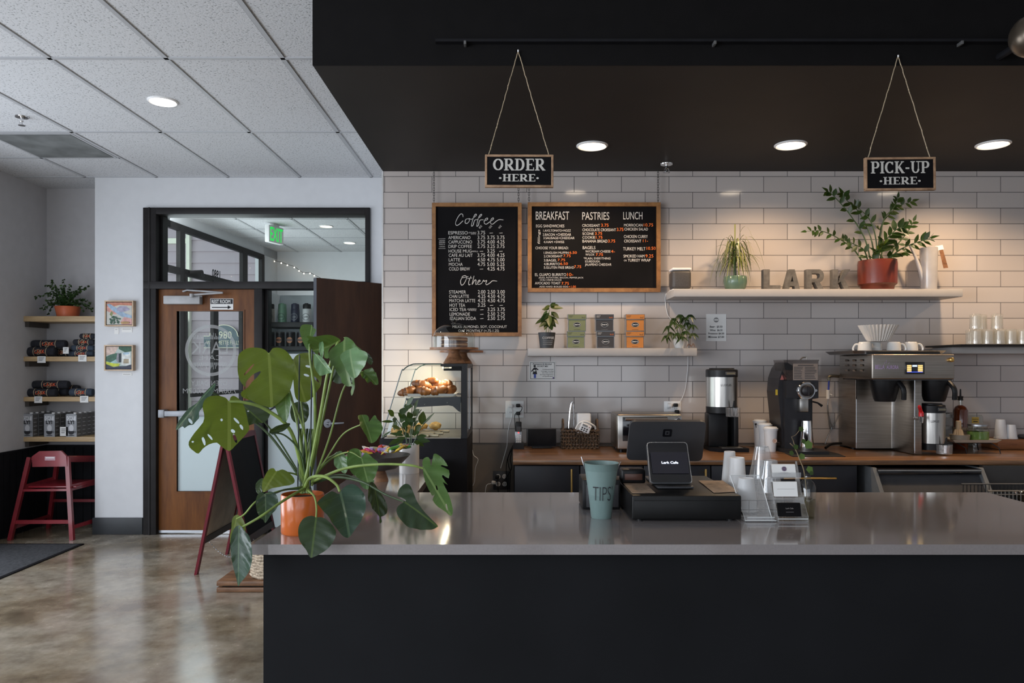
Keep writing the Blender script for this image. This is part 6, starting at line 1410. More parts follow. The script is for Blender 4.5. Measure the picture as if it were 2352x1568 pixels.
# cake stands
def cakestand(px, q, pyp, rp, py_base, lab, dome):
    k_ = q/F; zb = Z(835,q0)+.001; c = V((X(px,q),q,zb)); hp = Z(pyp,q)-zb; t = thing('cake_stand', lab, 'cake stand', c, 'wooden cake stands on the pastry case')
    MB(M['walnut']).lathe([(24*k_,0),(25*k_,.004),(22*k_,.018),(14*k_,hp*.55),(12.5*k_,hp*.8),(16*k_,hp-.012)], c, n=32).build('pedestal', t)
    MB(M['walnut']).lathe([(rp*k_,hp-.012),(rp*k_,hp),(0.001,hp)], c, n=48).build('plate', t)
    if dome:
        cs = c+V((0,0,hp)); cake = wood('chocolate_cake',(.06,.022,.010),(.16,.07,.03),.6,20)
        for j in range(2):
            b = MB(cake); b.lathe([(30*k_,.003+j*.03),(31*k_,.006+j*.03),(31*k_,.026+j*.03),(29*k_,.030+j*.03)], cs, n=40); b.lathe([(31.2*k_,.014+j*.03),(31.2*k_,.018+j*.03)], cs, pm('cake_cream',(.45,.30,.17),.6), n=40, cap=False)
            b.build('layer_cake', label='brown layered cake under the glass dome, '+('lower layer','upper layer')[j], cat='cake')
        r = 48*k_; hd = 56*k_; pr_ = [(r,0),(r*1.01,.004)]
        pr_ = [(r,0),(r,hd*.42)]+[(r*math.cos(R(a)), hd*.42+hd*.58*math.sin(R(a))) for a in range(10,86,8)]
        d_ = MB(M['pane2']); d_.lathe(pr_, cs, n=48, cap=False); d_.lathe([(.010,hd*.99),(.009,hd*1.03),(.018,hd*1.10),(.020,hd*1.17),(.013,hd*1.23),(.001,hd*1.245)], cs, n=20, cap=False); d_.build('glass_dome', thing('glass_cake_dome','clear glass cake dome with a round knob on the wooden stand','dome',cs))
cakestand(1043,4.42,798,56,835,'wooden cake stand with glass dome, the front of two',True)
cakestand(1060,4.66,805,50,835,'wooden cake stand without dome, half hidden behind the front one',False)

# ================================================================== LEFT ARM OF THE COUNTER: bowl, vase plant
q = 3.37; k_ = q/F; c = V((X(868,q),q,CT)); t = thing('pedestal_bowl', 'wide grey pedestal bowl with wooden foot on the counter arm', 'bowl', c)
h0 = Z(1080,q)-CT; h1 = Z(1045,q)-CT
MB(M['walnut']).lathe([(24*k_,0),(24*k_,.004),(17*k_,h0)], c, n=32).build('foot', t)
MB(pm('pewter_glaze',(.085,.078,.072),.35,.3)).lathe([(17*k_,h0),(45*k_,h0+.012),(73*k_,h1),(74*k_,h1+.002),(70*k_,h1-.002),(42*k_,h0+.022),(.001,h0+.018)], c, n=48, cap=False).build('bowl_shell', t)
pk = [('pink',(.55,.05,.22)),('red',(.55,.03,.03)),('green',(.10,.40,.08)),('lilac',(.40,.30,.60)),('yellow',(.65,.45,.05)),('navy',(.04,.05,.25)),('white',(.65,.62,.62)),('orange',(.65,.18,.03)),('olive',(.22,.28,.08))]
random.seed(9)
for i in range(46):
    nm, col = pk[random.randrange(9)]; f_ = i/46; px = 806+128*f_+random.uniform(-5,5); yy_ = q+random.uniform(-.09,.09)
    z = CT+h1-.004+.026*math.sin(f_*3.0)+(.040*max(0,f_-.6)*2)+random.uniform(-.008,.012)
    if px > 920: z += .006
    s_ = random.uniform(.016,.022); b = MB(pm('wrapper_'+nm, col, .3, var=.3, scale=60, coat=.3)); b.M = Matrix.Translation((X(px,q),yy_,z)) @ Matrix.Rotation(random.uniform(0,6.28),4,'Z') @ Matrix.Rotation(random.uniform(-.6,.6),4,'X') @ Matrix.Rotation(random.uniform(-.5,.5),4,'Y')
    b.add([(-s_*1.25,-s_*.7,0),(s_*1.25,-s_*.7,0),(s_*1.25,s_*.7,0),(-s_*1.25,s_*.7,0),(-s_*.8,-s_*.4,.006),(s_*.8,-s_*.4,.006),(s_*.8,s_*.4,.006),(-s_*.8,s_*.4,.006),(-s_*.8,-s_*.4,-.006),(s_*.8,-s_*.4,-.006),(s_*.8,s_*.4,-.006),(-s_*.8,s_*.4,-.006)],
      [(4,5,6,7),(0,1,5,4),(1,2,6,5),(2,3,7,6),(3,0,4,7),(11,10,9,8),(0,8,9,1),(1,9,10,2),(2,10,11,3),(3,11,8,0)])
    b.M = None; b.build('snack_packet', label='small '+nm+' wrapped snack packet in the pedestal bowl', cat='packet', group=nm+' snack packets in the pedestal bowl')
# small dish with wrapped things behind the orange pot
q = 2.75; c = V((X(790,q),q,CT)); t = thing('small_dish', 'small dark dish of brown wrapped sweets behind the orange pot', 'dish', c)
MB(M['black']).lathe([(.03,0),(.055,.018),(.058,.020),(.05,.018),(.001,.006)], c, n=32, cap=False).build('dish_shell', t)
for i in range(12):
    a = random.uniform(0,6.28); rr = random.uniform(0,.035); MB(pm('brown_foil',(.22,.09,.05),.3,.5,var=.4,scale=90)).ball(c+V((math.cos(a)*rr,math.sin(a)*rr,.022+random.uniform(0,.014))), .013, n=8, sc=(1.2,1,.7)).build('wrapped_sweet', label='brown foil wrapped sweet in the small dark dish', cat='sweet', group='brown foil sweets in the small dish')
# white vase plant
q = 3.62; k_ = q/F; c = V((X(940,q),q,CT)); t = thing('cylinder_vase_plant', 'leafy green plant in a white cylinder vase beside the pastry case', 'plant', c)
hv = Z(1020,q)-CT; MB(M['ceramic']).lathe([(22.5*k_,0),(23*k_,.003),(23.3*k_,hv),(22*k_,hv),(21*k_,hv-.02)], c, n=36).build('vase', t); MB(M['soil']).disc(c+V((0,0,hv-.015)), 21*k_, None, u=UX, v=UY).build('soil', t)
st_ = MB(M['stemd']); fo = MB(M['LS']); random.seed(31)
def lf(bx_,by_,tx,ty,w,mt='LS'):
    a = P(bx_,by_,q+random.uniform(-.02,.02)); b2 = P(tx,ty,q+random.uniform(-.05,.02)); leaf(fo, a, b2-a, (b2-a).length*1.12, w*1.25*k_, V((random.uniform(-.3,.3),-.8,.5)), M[mt], .04, .15, n=7, shape=.85)
for s_ in ([(934,1022),(932,985),(930,950),(935,925)],[(944,1022),(948,985),(958,955),(968,940)],[(938,1022),(925,985),(912,965),(900,950)],[(948,1022),(958,1000),(968,980),(988,960)],[(940,1022),(945,975),(946,940),(950,925)]): st_.tube(cr([P(a,b_,q) for a,b_ in s_]), [.0028]*9+[.002]*10, n=6)
for a in [(934,930,948,913,11),(932,935,924,950,18),(936,940,940,925,16),(930,950,922,968,14),(934,955,946,975,15),(950,945,960,918,12),(955,958,943,972,10),(948,955,962,940,12),(968,975,972,946,15),(966,975,955,990,12),(905,955,892,942,12),(908,958,905,968,8),(904,968,878,967,6),(910,966,906,985,9),(920,985,902,978,10),(924,988,910,1000,9),(928,1000,898,994,7),(932,1005,905,1012,10),(918,1008,895,1020,10),(925,1012,912,1022,9),(940,1005,928,992,8),(950,1000,962,990,8),(955,1005,978,1000,10),(958,1010,985,1012,11),(950,1012,972,1022,10),(970,975,996,948,4),(936,968,926,980,12),(942,985,952,998,10),(898,990,878,1002,4),(930,960,916,948,12),(945,960,938,946,12),(926,972,934,988,9),(950,978,960,966,9)]: lf(*a)
st_.build('stem', t); fo.build('foliage', t)

# ================================================================== ALCOVE SHELVES
AF = 6.42
def ashelf(yt, yb_, lab):
    z1, z0 = Z(yt,AF), Z(yb_,AF); x1 = X(217,AF)+.06
    t = thing('alcove_shelf', lab, 'shelf', (-3.9,6.6,z0), 'pine shelves in the alcove')
    MB(M['shelfwood']).box(LX,x1,AF,AW-.001,z0,z1,r=.002).build('shelf_board', t); MB(pm('dark_cleat',(.05,.042,.036),.6)).box(LX,LX+.035,AF+.02,AW-.03,z0-.045,z0).build('cleat', t); return z1
zA = ashelf(725.7,738,'top pine alcove shelf with the trailing plant'); zB = ashelf(818.7,829.5,'second pine alcove shelf with rolled shirts'); zC = ashelf(911.3,921.7,'third pine alcove shelf with fewer rolled shirts'); zD = ashelf(1003,1014,'lowest pine alcove shelf holding the drink cartons')
# trailing plant
q = 6.55; k_ = q/F; c = V((X(156,q),q,zA)); t = thing('trailing_pot_plant', 'bushy trailing plant in an orange plastic pot on the top alcove shelf', 'plant', c)
MB(pm('orange_plastic_pot',(.50,.12,.05),.4)).lathe([(22*k_,0),(27*k_,23*k_),(28*k_,24*k_),(26*k_,24*k_),(25*k_,19*k_)], c, n=32).build('pot', t)
fo = MB(M['LS']); st_ = MB(M['stemd']); random.seed(17)
for i in range(46):
    a = random.uniform(0,6.28); L_ = random.uniform(42,78)*k_; up = random.uniform(.5,1.57); p0 = c+V((0,0,22*k_)); pts = []
    for j in range(8):
        s_ = j/7; pts.append(p0+V((math.cos(a)*L_*s_*math.cos(up*.75)*1.1, math.sin(a)*L_*s_*.45-.02, L_*(s_*math.sin(up)*1.25-.75*s_*s_*(1.45-up*.62)))))
    for p_ in pts: p_.y = min(p_.y, AW-.03); p_.x = max(p_.x, LX+.03)
    st_.tube(pts, .0014, n=4)
    for p_ in pts[1:]:
        for _ in range(3):
            r_ = random.uniform(.014,.022); dr = V((random.uniform(-1,1),random.uniform(-1,.2),random.uniform(-.9,.5))); leaf(fo, p_, dr, r_*1.15, r_, V((0,-.8,.6)), M['LS'] if random.random()<.75 else M['LG'], .2, .1, n=4, shape=.7)
st_.build('stem', t); fo.build('foliage', t)
# rolled shirts
shirt = pm('dark_cotton', (.016,.017,.024), .9, var=.35, scale=30, bmp=.3, bscale=200); shirtb = pm('slate_cotton', (.035,.05,.075), .9, var=.3, scale=30, bmp=.3); orp = pm('orange_print', (.55,.09,.03), .8); twn = MATS['jute_twine']
def roll(px0, px1, py, r, q, lab, mat=None, word='LARK'):
    mat = mat or shirt; z = Z(py,q); x0, x1 = X(px0,q), X(px1,q); t = thing('rolled_shirt', lab, 'shirt', ((x0+x1)/2,q,z-r), 'rolled dark shirts on the alcove shelves')
    L_ = x1-x0; pr_ = [(r*.55,0),(r*.9,.008),(r,.03),(r*.96,L_*.5),(r,L_-.03),(r*.9,L_-.008),(r*.5,L_)]
    b = MB(mat); b.lathe(pr_, (x0,q,z), n=28, axis='x'); b.build('roll', t)
    b = MB(twn)
    for f_ in (.30,.72): b.lathe([(r*1.02,x0+L_*f_-.003),(r*1.05,x0+L_*f_),(r*1.02,x0+L_*f_+.003)], (0,q,z), n=20, axis='x', cap=False)
    b.tube(cr([V((x0+L_*.35,q-r*1.05,z)),V((x0+L_*.5,q-r*1.12,z+.02)),V((x0+L_*.56,q-r*1.1,z-.015)),V((x0+L_*.45,q-r*1.12,z-.02)),V((x0+L_*.6,q-r*1.1,z+.018))]), .0022, n=5); b.build('twine_tie', t)
    b = MB(orp); b.text(word, V((x0+L_*.36,q-r*1.03,z-r*.35)), UX, UZ, r*.75, None, w=L_*.34, bold=.02); b.build('print', t)
q = 6.50
roll(62,130,807.5,.041,q,'rolled dark shirt at the left end of the second shelf'); roll(128,165,809,.034,6.60,'rolled dark shirt behind the standing price card on the second shelf'); roll(74,154,790,.036,6.53,'rolled dark shirt on top of the left pair, second shelf')
roll(158,217,812,.025,q,'rolled shirt at the bottom of the right stack, second shelf',shirtb); roll(164,218,799,.026,q,'rolled shirt second from the bottom of the right stack',shirtb); roll(169,219,785.5,.026,q,'rolled shirt third from the bottom of the right stack'); roll(184,220,772,.025,6.52,'rolled shirt on top of the right stack, second shelf')
roll(62,132,901.5,.036,q,'rolled shirt at the left end of the third shelf'); roll(92,158,899,.036,6.60,'rolled shirt behind the left one on the third shelf'); roll(130,184,893,.036,6.66,'rolled shirt at the rear right of the heap on the third shelf'); roll(76,160,883,.036,6.56,'rolled shirt on top of the heap on the third shelf')
roll(161,216,901,.035,q,'single slate blue rolled shirt at the right of the third shelf',shirtb)
def tag_(px0,px1,py0,py1,q,lab):
    b = MB(M['paper']); b.box(X(px0,q),X(px1,q),q-.002,q,Z(py1,q),Z(py0,q)); 
    for j in range(3): b.box(X(px0+3,q),X(px1-3-j*2,q),q-.0025,q-.002,Z(py0+(py1-py0)*(.28+.2*j),q),Z(py0+(py1-py0)*(.18+.2*j),q),M['grey'])
    b.build('price_card', label=lab, cat='price card', group='small white price cards on the alcove shelves')
tag_(86,105,818,833,AF-.002,'white price card on the left of the second shelf edge'); tag_(180,199,815,830,AF-.002,'white price card on the right of the second shelf edge'); tag_(145,158,797,812,AF+.02,'white price card standing among the shirts on the second shelf')
tag_(79,97,910,925,AF-.002,'white price card on the left of the third shelf edge'); tag_(184,203,909,924,AF-.002,'white price card on the right of the third shelf edge'); tag_(138,156,980,1001,AF+.005,'white price card standing among the drink cartons')
# drink cartons
cg = pm('carton_grey', (.28,.29,.31), .5, var=.05); cw = pm('carton_white', (.62,.63,.66), .5); cdk = pm('carton_side', (.13,.13,.13), .5)
def carton(x, y, lab):
    w, d_, h_ = .094, .072, .192; t = thing('drink_carton', lab, 'carton', (x,y,zD), 'oat drink cartons on the lowest alcove shelf'); z = zD+.0005
    b = MB(cg); b.box(x-w/2,x+w/2,y-d_/2,y+d_/2,z,z+h_,cdk); b.box(x-w/2+.001,x+w/2-.001,y-d_/2-.001,y-d_/2,z,z+h_,cg); b.box(x-w*.45,x+w*.4,y-d_/2,y+d_/2,z+h_,z+h_+.006,cg)
    yf = y-d_/2-.0015; b.box(x-.040,x+.038,yf,yf+.0005,z+.14,z+.178,cw); b.text('OAT', V((x-.034,yf-.0004,z+.148)), UX, UZ, .026, cg, w=.06, bold=.04)
    b.text('LY!', V((x-.030,yf,z+.112)), UX, UZ, .028, M['inkb'], w=.055, bold=.05); b.disc(V((x,yf,z+.075)), .020, cw, 20, ry=.03)
    b.poly([V((x+a,yf-.0004,z+c_)) for a,c_ in ((-.030,.050),(.028,.050),(.022,.028),(.008,.020),(-.010,.020),(-.024,.030))], M['inkb']); b.ring(V((x+.032,yf,z+.042)), .009, .005, M['inkb'], 14); b.disc(V((x,yf,z+.012)), .028, M['inkb'], 20, ry=.004)
    for j in range(5): b.box(x+w/2,x+w/2+.0006,y-.025,y+.022-.008*(j%2),z+.02+.034*j,z+.024+.034*j,cw)
    b.build('carton_body', t); MB(M['white']).lathe([(.013,h_),(.013,h_+.016)], (x+.012,y,z), n=16).build('cap', t); return t
c0 = None; names = ('left','middle','right'); rows = ('front','second','third','rear')
for i, px in enumerate((67.5,118,168)):
    for j in range(4):
        x = X(px,AF+.03)+.002*j; y = AF+.04+.0745*j
        if j == 3: y = AF+.04+.0745*j-.002
        lab = rows[j]+' drink carton of the '+names[i]+' column on the lowest shelf'
        if c0 is None: c0 = carton(x,y,lab)
        else: copy_tree(c0, V((x,y,zD))-c0.location, lab)

# ================================================================== HIGH CHAIR
t = thing('high_chair', 'red wooden restaurant high chair in the left corner', 'high chair', (-3.85,6.35,0))
rd = M['red']; yn, yfr = 6.10, 6.56
NL0, NL1 = P(23,1240,yn), P(68,1050,yn+.06); NR0, NR1 = P(166,1236,yn), P(155,1048,yn+.06)
def bar(a, b_, w, th, name, mat=rd, up=V((0,-1,0))):
    a, b_ = V(a), V(b_); t_ = (b_-a).normalized(); s_ = t_.cross(up).normalized(); n_ = s_.cross(t_).normalized(); vs = []
    for p_ in (a,b_):
        for i,j in ((-1,-1),(1,-1),(1,1),(-1,1)): vs.append(p_+s_*i*w/2+n_*j*th/2)
    m1 = MB(mat); m1.add(vs, [(0,1,2,3),(7,6,5,4),(0,4,5,1),(1,5,6,2),(2,6,7,3),(3,7,4,0)]); return m1.build(name, t)
for p_ in (NL0,NR0): p_.z = 0
FL0, FL1 = V((-4.10,yfr,0)), V((-3.99,yfr-.05,.62)); FR0, FR1 = V((-3.53,yfr,0)), V((-3.62,yfr-.05,.62))
bar(NL0,NL1,.032,.030,'leg'); bar(NR0,NR1,.032,.030,'leg'); bar(FL0,FL1,.030,.030,'leg'); bar(FR0,FR1,.030,.030,'leg')
b = MB(rd); zt_c, zb_c = Z(1035,yn+.05), Z(1072,yn+.05); pts = [(74,1072),(73,1048),(90,1036),(140,1035),(152,1047),(154,1071)]
b.prism([P(x,y,yn+.035) for x,y in pts], (0,.02,0)); yq = yn+.034
b.box(X(103,yq),X(127,yq),yq-.001,yq,Z(1057,yq),Z(1048,yq),pm('label_pink',(.45,.28,.33),.5)); b.box(X(105,yq),X(125,yq),yq-.002,yq-.001,Z(1052,yq),Z(1050,yq),M['paper']); b.build('backrest', t)
bar(NL0.lerp(NL1,.60),NR0.lerp(NR1,.60),.018,.02,'stretcher'); bar(NL0.lerp(NL1,.22)+V((0,0,0)),NR0.lerp(NR1,.22),.030,.022,'stretcher'); bar(FL0.lerp(FL1,.4),FR0.lerp(FR1,.4),.025,.02,'stretcher')
bar(NR1-V((0,0,.02)),FR1,.05,.02,'side_rail'); bar(NL1-V((0,0,.02)),FL1,.05,.02,'side_rail'); bar(NR0.lerp(NR1,.62),FR0.lerp(FR1,.70),.05,.02,'side_rail'); bar(NL0.lerp(NL1,.62),FL0.lerp(FL1,.70),.05,.02,'side_rail'); bar(NR0.lerp(NR1,.15),FR0.lerp(FR1,.18),.03,.02,'side_rail'); bar(NL0.lerp(NL1,.15),FL0.lerp(FL1,.18),.03,.02,'side_rail')
bar(FL1,FR1,.04,.03,'front_rail'); b = MB(rd); b.box(-4.02,-3.62,yn+.06,yfr-.03,.42,.435,r=.004); b.build('seat', t)
# floor mat
carp = pm('charcoal_carpet', (.055,.058,.066), .95, var=.45, scale=60, bmp=.8, bscale=260)
b = MB(carp); b.box(LX+.05,-3.46,2.6,5.93,.0005,.010,r=.003); m_ = thing('entrance_mat', 'dark grey entrance mat with black rubber border on the floor', 'mat', (-3.8,4.3,0)); b.build('carpet_pile', m_)
b = MB(M['matte']); b.box(-3.46,-3.435,2.6,5.955,.0005,.008,r=.002).box(LX+.05,-3.435,5.93,5.955,.0005,.008,r=.002); b.build('rubber_border', m_)
# ================================================================== A-FRAME BOARD
t = thing('sandwich_board', 'red framed chalkboard sandwich board standing between door and counter', 'sandwich board', (-1.975,5.37,0))
rd2 = pm('red_painted_frame', (.115,.002,.010), .4, var=.2, spec=.25); ya, yb2 = 5.10, 5.65; zt = .945; xa, xb2, xm = -2.18, -1.77, -1.975
for sgn, xf in ((-1,xa),(1,xb2)):
    def pt(f_, y): return V((xf+(xm+sgn*.012-xf)*f_, y, zt*f_))
    w_ = .018; ux = (pt(1,ya)-pt(0,ya)).normalized(); nn = ux.cross(V((0,1,0))).normalized()
    for y in (ya,yb2):
        b = MB(rd2); b.prism([pt(0,y-w_),pt(0,y+w_),pt(1,y+w_),pt(1,y-w_)], nn*.018*sgn); b.build('frame_rail', t)
    for f0,f1 in ((.96,1.0),(.22,.27)):
        b = MB(rd2 if f0>.5 else pm('brown_rail',(.035,.02,.018),.5)); b.prism([pt(f0,ya),pt(f0,yb2),pt(f1,yb2),pt(f1,ya)], nn*.016*sgn); b.build('cross_rail', t)
    b = MB(M['chalk'] if sgn>0 else pm('hardboard_back',(.50,.42,.33),.75)); off = nn*.009*sgn
    b.prism([pt(.26,ya+w_)+off,pt(.26,yb2-w_)+off,pt(.97,yb2-w_)+off,pt(.97,ya+w_)+off], nn*-.006*sgn); b.build('chalk_panel', t)
b = MB(M['alum']); 
for i in range(22):
    f_ = i/21; p_ = V((xa+.045+(xb2-xa-.09)*f_, ya+.10, .215-.12*math.sin(math.pi*f_))); b.ball(p_, .0055, n=6)
b.build('bead_chain', t)
# wooden base and woven basket behind the counter corner
t = thing('slatted_platform', 'low brown wooden slatted platform on the floor behind the counter corner', 'platform', (-1.55,4.82,0))
sl = wood('oiled_slat', (.10,.045,.02), (.24,.12,.06), .45, 5, (1,6,6))
for (z0_,z1_) in ((.0,.030),(.040,.070)): MB(sl).box(-1.87,-1.15,4.69,4.95,z0_+.001,z1_,r=.003).build('slat', t)
MB(M['matte']).box(-1.84,-1.17,4.71,4.93,.03,.04).build('spacer', t)
q = 4.80; c = V((-1.50,4.83,.0705)); rop = pm('cream_rope', (.42,.34,.25), .85, var=.45, scale=70)
b = MB(rop); 
for i in range(9):
    rr = .19; per = [c+V((math.cos(a*.1745)*(rr+.006*math.sin(a*2.4+i*1.5)), math.sin(a*.1745)*(rr*.62+.006*math.sin(a*2.4+i*1.5)), .012+i*.019+.004*math.sin(a*2.1+i))) for a in range(36)]; b.tube(per, .011, n=6, closed=True)
b.lathe([(.18,.003),(.18,.16)], c, pm('basket_core',(.10,.07,.05),.9), n=36)
for i in range(len(b.v)-72, len(b.v)): b.v[i].y = c.y+(b.v[i].y-c.y)*.62
b.build('rope_basket', label='cream woven rope basket on the wooden platform behind the counter', cat='basket')
# ================================================================== PAINTINGS
def painting(px0, px1, py0, py1, lab, shapes, bg):
    q = DW-.045; t = thing('small_painting', lab, 'painting', P((px0+px1)/2,py1,DW-.02)); a,b_,z0,z1 = X(px0,q),X(px1,q),Z(py1,q),Z(py0,q); e_ = .010
    f = MB(wood('pale_frame_wood',(.38,.26,.16),(.58,.42,.28),.5,8)); f.box(a,b_,q,DW-.001,z1-e_,z1).box(a,b_,q,DW-.001,z0,z0+e_).box(a,a+e_,q,DW-.001,z0+e_,z1-e_).box(b_-e_,b_,q,DW-.001,z0+e_,z1-e_); f.build('frame', t)
    MB(M['inkb']).box(a+e_,b_-e_,q+.014,q+.02,z0+e_,z1-e_).build('frame_gap', t)
    w, h = b_-a-2*e_-.010, z1-z0-2*e_-.010; ox, oz = a+e_+.005, z0+e_+.005; cv = MB(pm('canvas_'+bg[0],bg[1],.7,var=.08,scale=30)); cv.box(ox,ox+w,q+.006,q+.016,oz,oz+h)
    for i,(pts,nm,col) in enumerate(shapes): cv.poly([V((ox+w*x, q+.0055-.0002*i, oz+h*y)) for x,y in pts], pm('paint_'+nm,col,.6,var=.25,scale=40,bmp=.3))
    cv.build('canvas', t)
def blob(cx,cy,rx,ry,n=12,j=.15): return [(min(1,max(0,cx+rx*math.cos(6.28*k/n)*(1+random.uniform(-j,j)))),min(1,max(0,cy+ry*math.sin(6.28*k/n)*(1+random.uniform(-j,j))))) for k in range(n)]
random.seed(2)
painting(240,306,690,749,'small square abstract painting in pinks and blues, upper of two',[([(0,.8),(0,1),(1,1),(1,.85),(.5,.88),(.2,.78)],'coral',(.50,.20,.13)),([(0,.62),(.0,.8),(.3,.7),(.45,.5),(.3,.45)],'peach',(.60,.30,.25)),([(0,.9),(.1,.95),(.75,.5),(1,.4),(1,.3),(.6,.35),(.2,.65)],'sky',(.28,.38,.50)),(blob(.65,.7,.25,.14),'lilacgrey',(.32,.30,.40)),([(.55,.1),(.7,.35),(1,.25),(1,0),(.6,0)],'rose',(.58,.32,.30)),([(.12,.45),(.2,.62),(.26,.5),(.2,.36)],'olive',(.22,.25,.10))]+[(blob(.14+.40*random.random(),.06+.30*random.random()**1.3,.04,.04,8),'leafgreen',(.035,.09,.055)) for _ in range(26)]+[(blob(.75,.08,.18,.06),'ochre',(.38,.24,.10))],('pale',(.50,.50,.46)))
painting(239,305,792,851,'small square landscape painting with white flower and dark ground, lower of two',[([(0,.35),(0,.55),(.3,.72),(.55,.7),(.6,.3),(.3,.25)],'forest',(.04,.11,.07)),([(0,.6),(0,1),(.5,1),(.35,.7)],'blush',(.55,.42,.36)),([(.5,1),(.5,.9),(.75,.75),(1,.8),(1,1)],'pine',(.03,.09,.05)),([(.6,.2),(.62,.72),(.95,.75),(.98,.2),(.8,.15)],'petal',(.60,.62,.60)),(blob(.80,.70,.14,.06),'icy',(.35,.48,.58)),([(.68,.25),(.7,.45),(.9,.45),(.9,.25)],'sand',(.30,.25,.17)),([(.15,.28),(.42,.45),(.6,.4),(.4,.2)],'mist',(.28,.42,.42)),([(.40,.4),(.44,.72),(.5,.72),(.55,.45),(.6,.3),(.45,.3)],'greyfig',(.22,.22,.24)),([(.5,.3),(.5,.68),(.6,.72),(.6,.3)],'shadowfig',(.02,.03,.04)),([(0,.2),(0,.33),(.3,.25),(.55,.24),(.5,.12),(.25,.1)],'lime',(.45,.50,.04)),([(0,0),(0,.22),(.3,.08),(.5,.12),(.8,.13),(1,.2),(1,0)],'nightblue',(.025,.03,.055))],('mint',(.40,.47,.44)))
for i,(a_,lab) in enumerate((((263,273,753,767),'tiny white card under the upper painting, left one'),((280,304,752,763),'tiny white card under the upper painting, right one'),((281,303,856,862),'tiny white card under the lower painting'))):
    b = MB(M['paper']); b.box(X(a_[0],DW),X(a_[1],DW),DW-.003,DW-.0005,Z(a_[3],DW),Z(a_[2],DW)); b.box(X(a_[0]+2,DW),X(a_[1]-3,DW),DW-.0035,DW-.003,Z(a_[2]+4,DW),Z(a_[2]+3,DW),M['grey']); b.build('caption_card', label=lab, cat='card', group='caption cards under the paintings')
# ================================================================== MONSTERA
q = 2.33; k_ = q/F; c = V((X(695,q),q,CT)); mon = thing('monstera_plant', 'large monstera in a glossy orange pot on the counter corner', 'plant', c)
op = pm('orange_glaze', (.56,.125,.022), .28, var=.08, coat=.4); rp_ = 48*k_; hp_ = Z(1133,q)-CT
MB(op).lathe([(rp_*.96,0),(rp_,.004),(rp_,hp_-.002),(rp_*.985,hp_),(rp_*.95,hp_),(rp_*.94,hp_-.02)], c, n=56).build('pot', mon)
MB(M['soil']).disc(c+V((0,0,hp_-.015)), rp_*.94, None, u=UX, v=UY).build('soil', mon)
for (a_,b_) in (((684,1122),(688,815)),((712,1122),(717,790))): MB(pm('dark_stake',(.012,.02,.025),.5)).tube([P(*a_,q-.02),P(*b_,q-.02)], .0022, n=8).build('support_stake', mon)
def outline(kind):
    if kind == 'heart': pts = [(0,0),(.10,-.09),(.28,-.19),(.55,-.18),(.82,-.02),(.98,.22),(.97,.46),(.78,.68),(.46,.84),(.18,.95),(0,1.02)]
    elif kind == 'long': pts = [(0,0),(.12,-.08),(.35,-.12),(.66,-.02),(.92,.22),(1,.46),(.86,.68),(.55,.86),(.22,.97),(0,1.03)]
    elif kind == 'wide': pts = [(0,0),(.08,-.10),(.30,-.24),(.62,-.22),(.92,-.02),(1.0,.25),(.92,.50),(.70,.70),(.42,.84),(.16,.94),(0,1.02)]
    out = [(p.x,p.y) for p in cr([V((x,y,0)) for x,y in pts],4)]
    return out+[(-x,y) for x,y in out[-2:0:-1]]
def inside(p, poly):
    x, y = p; r = False; n = len(poly)
    for i in range(n):
        x1, y1 = poly[i]; x2, y2 = poly[(i+1)%n]
        if (y1 > y) != (y2 > y) and x < (x2-x1)*(y-y1)/(y2-y1)+x1: r = not r
    return r
def slit(side, y, x0, w, up=.25):
    """tapering cut from the margin towards the midrib; up = slope of the cut"""
    s = side; return [(s*x0, y-up*x0-.0), (s*(x0+.05), y-up*x0-w*.45), (s*1.3, y-up*1.3+.55-w*1.0+.0), (s*1.3, y-up*1.3+.55+w*1.0), (s*(x0+.05), y-up*x0+w*.45)]
def cutp(side, x0, y0, y1, w):
    """open sickle cut: starts at (x0,y0) and leaves the margin near y1"""
    s = side; return [(s*x0,y0),(s*(x0+.06),y0-w*.5),(s*.75,(y0+y1*2)/3-w*.75),(s*1.35,y1+.05-w),(s*1.35,y1+.05+w*1.2),(s*.75,(y0+y1*2)/3+w*.75),(s*(x0+.06),y0+w*.5)]
def hole(side, x, y, l, w, a=-.35):
    s = side; return [(s*(x+l*math.cos(t)*math.cos(a)-w*math.sin(t)*math.sin(a)), y+l*math.cos(t)*math.sin(a)*-1+w*math.sin(t)*math.cos(a)) for t in [k*math.pi/5 for k in range(10)]]
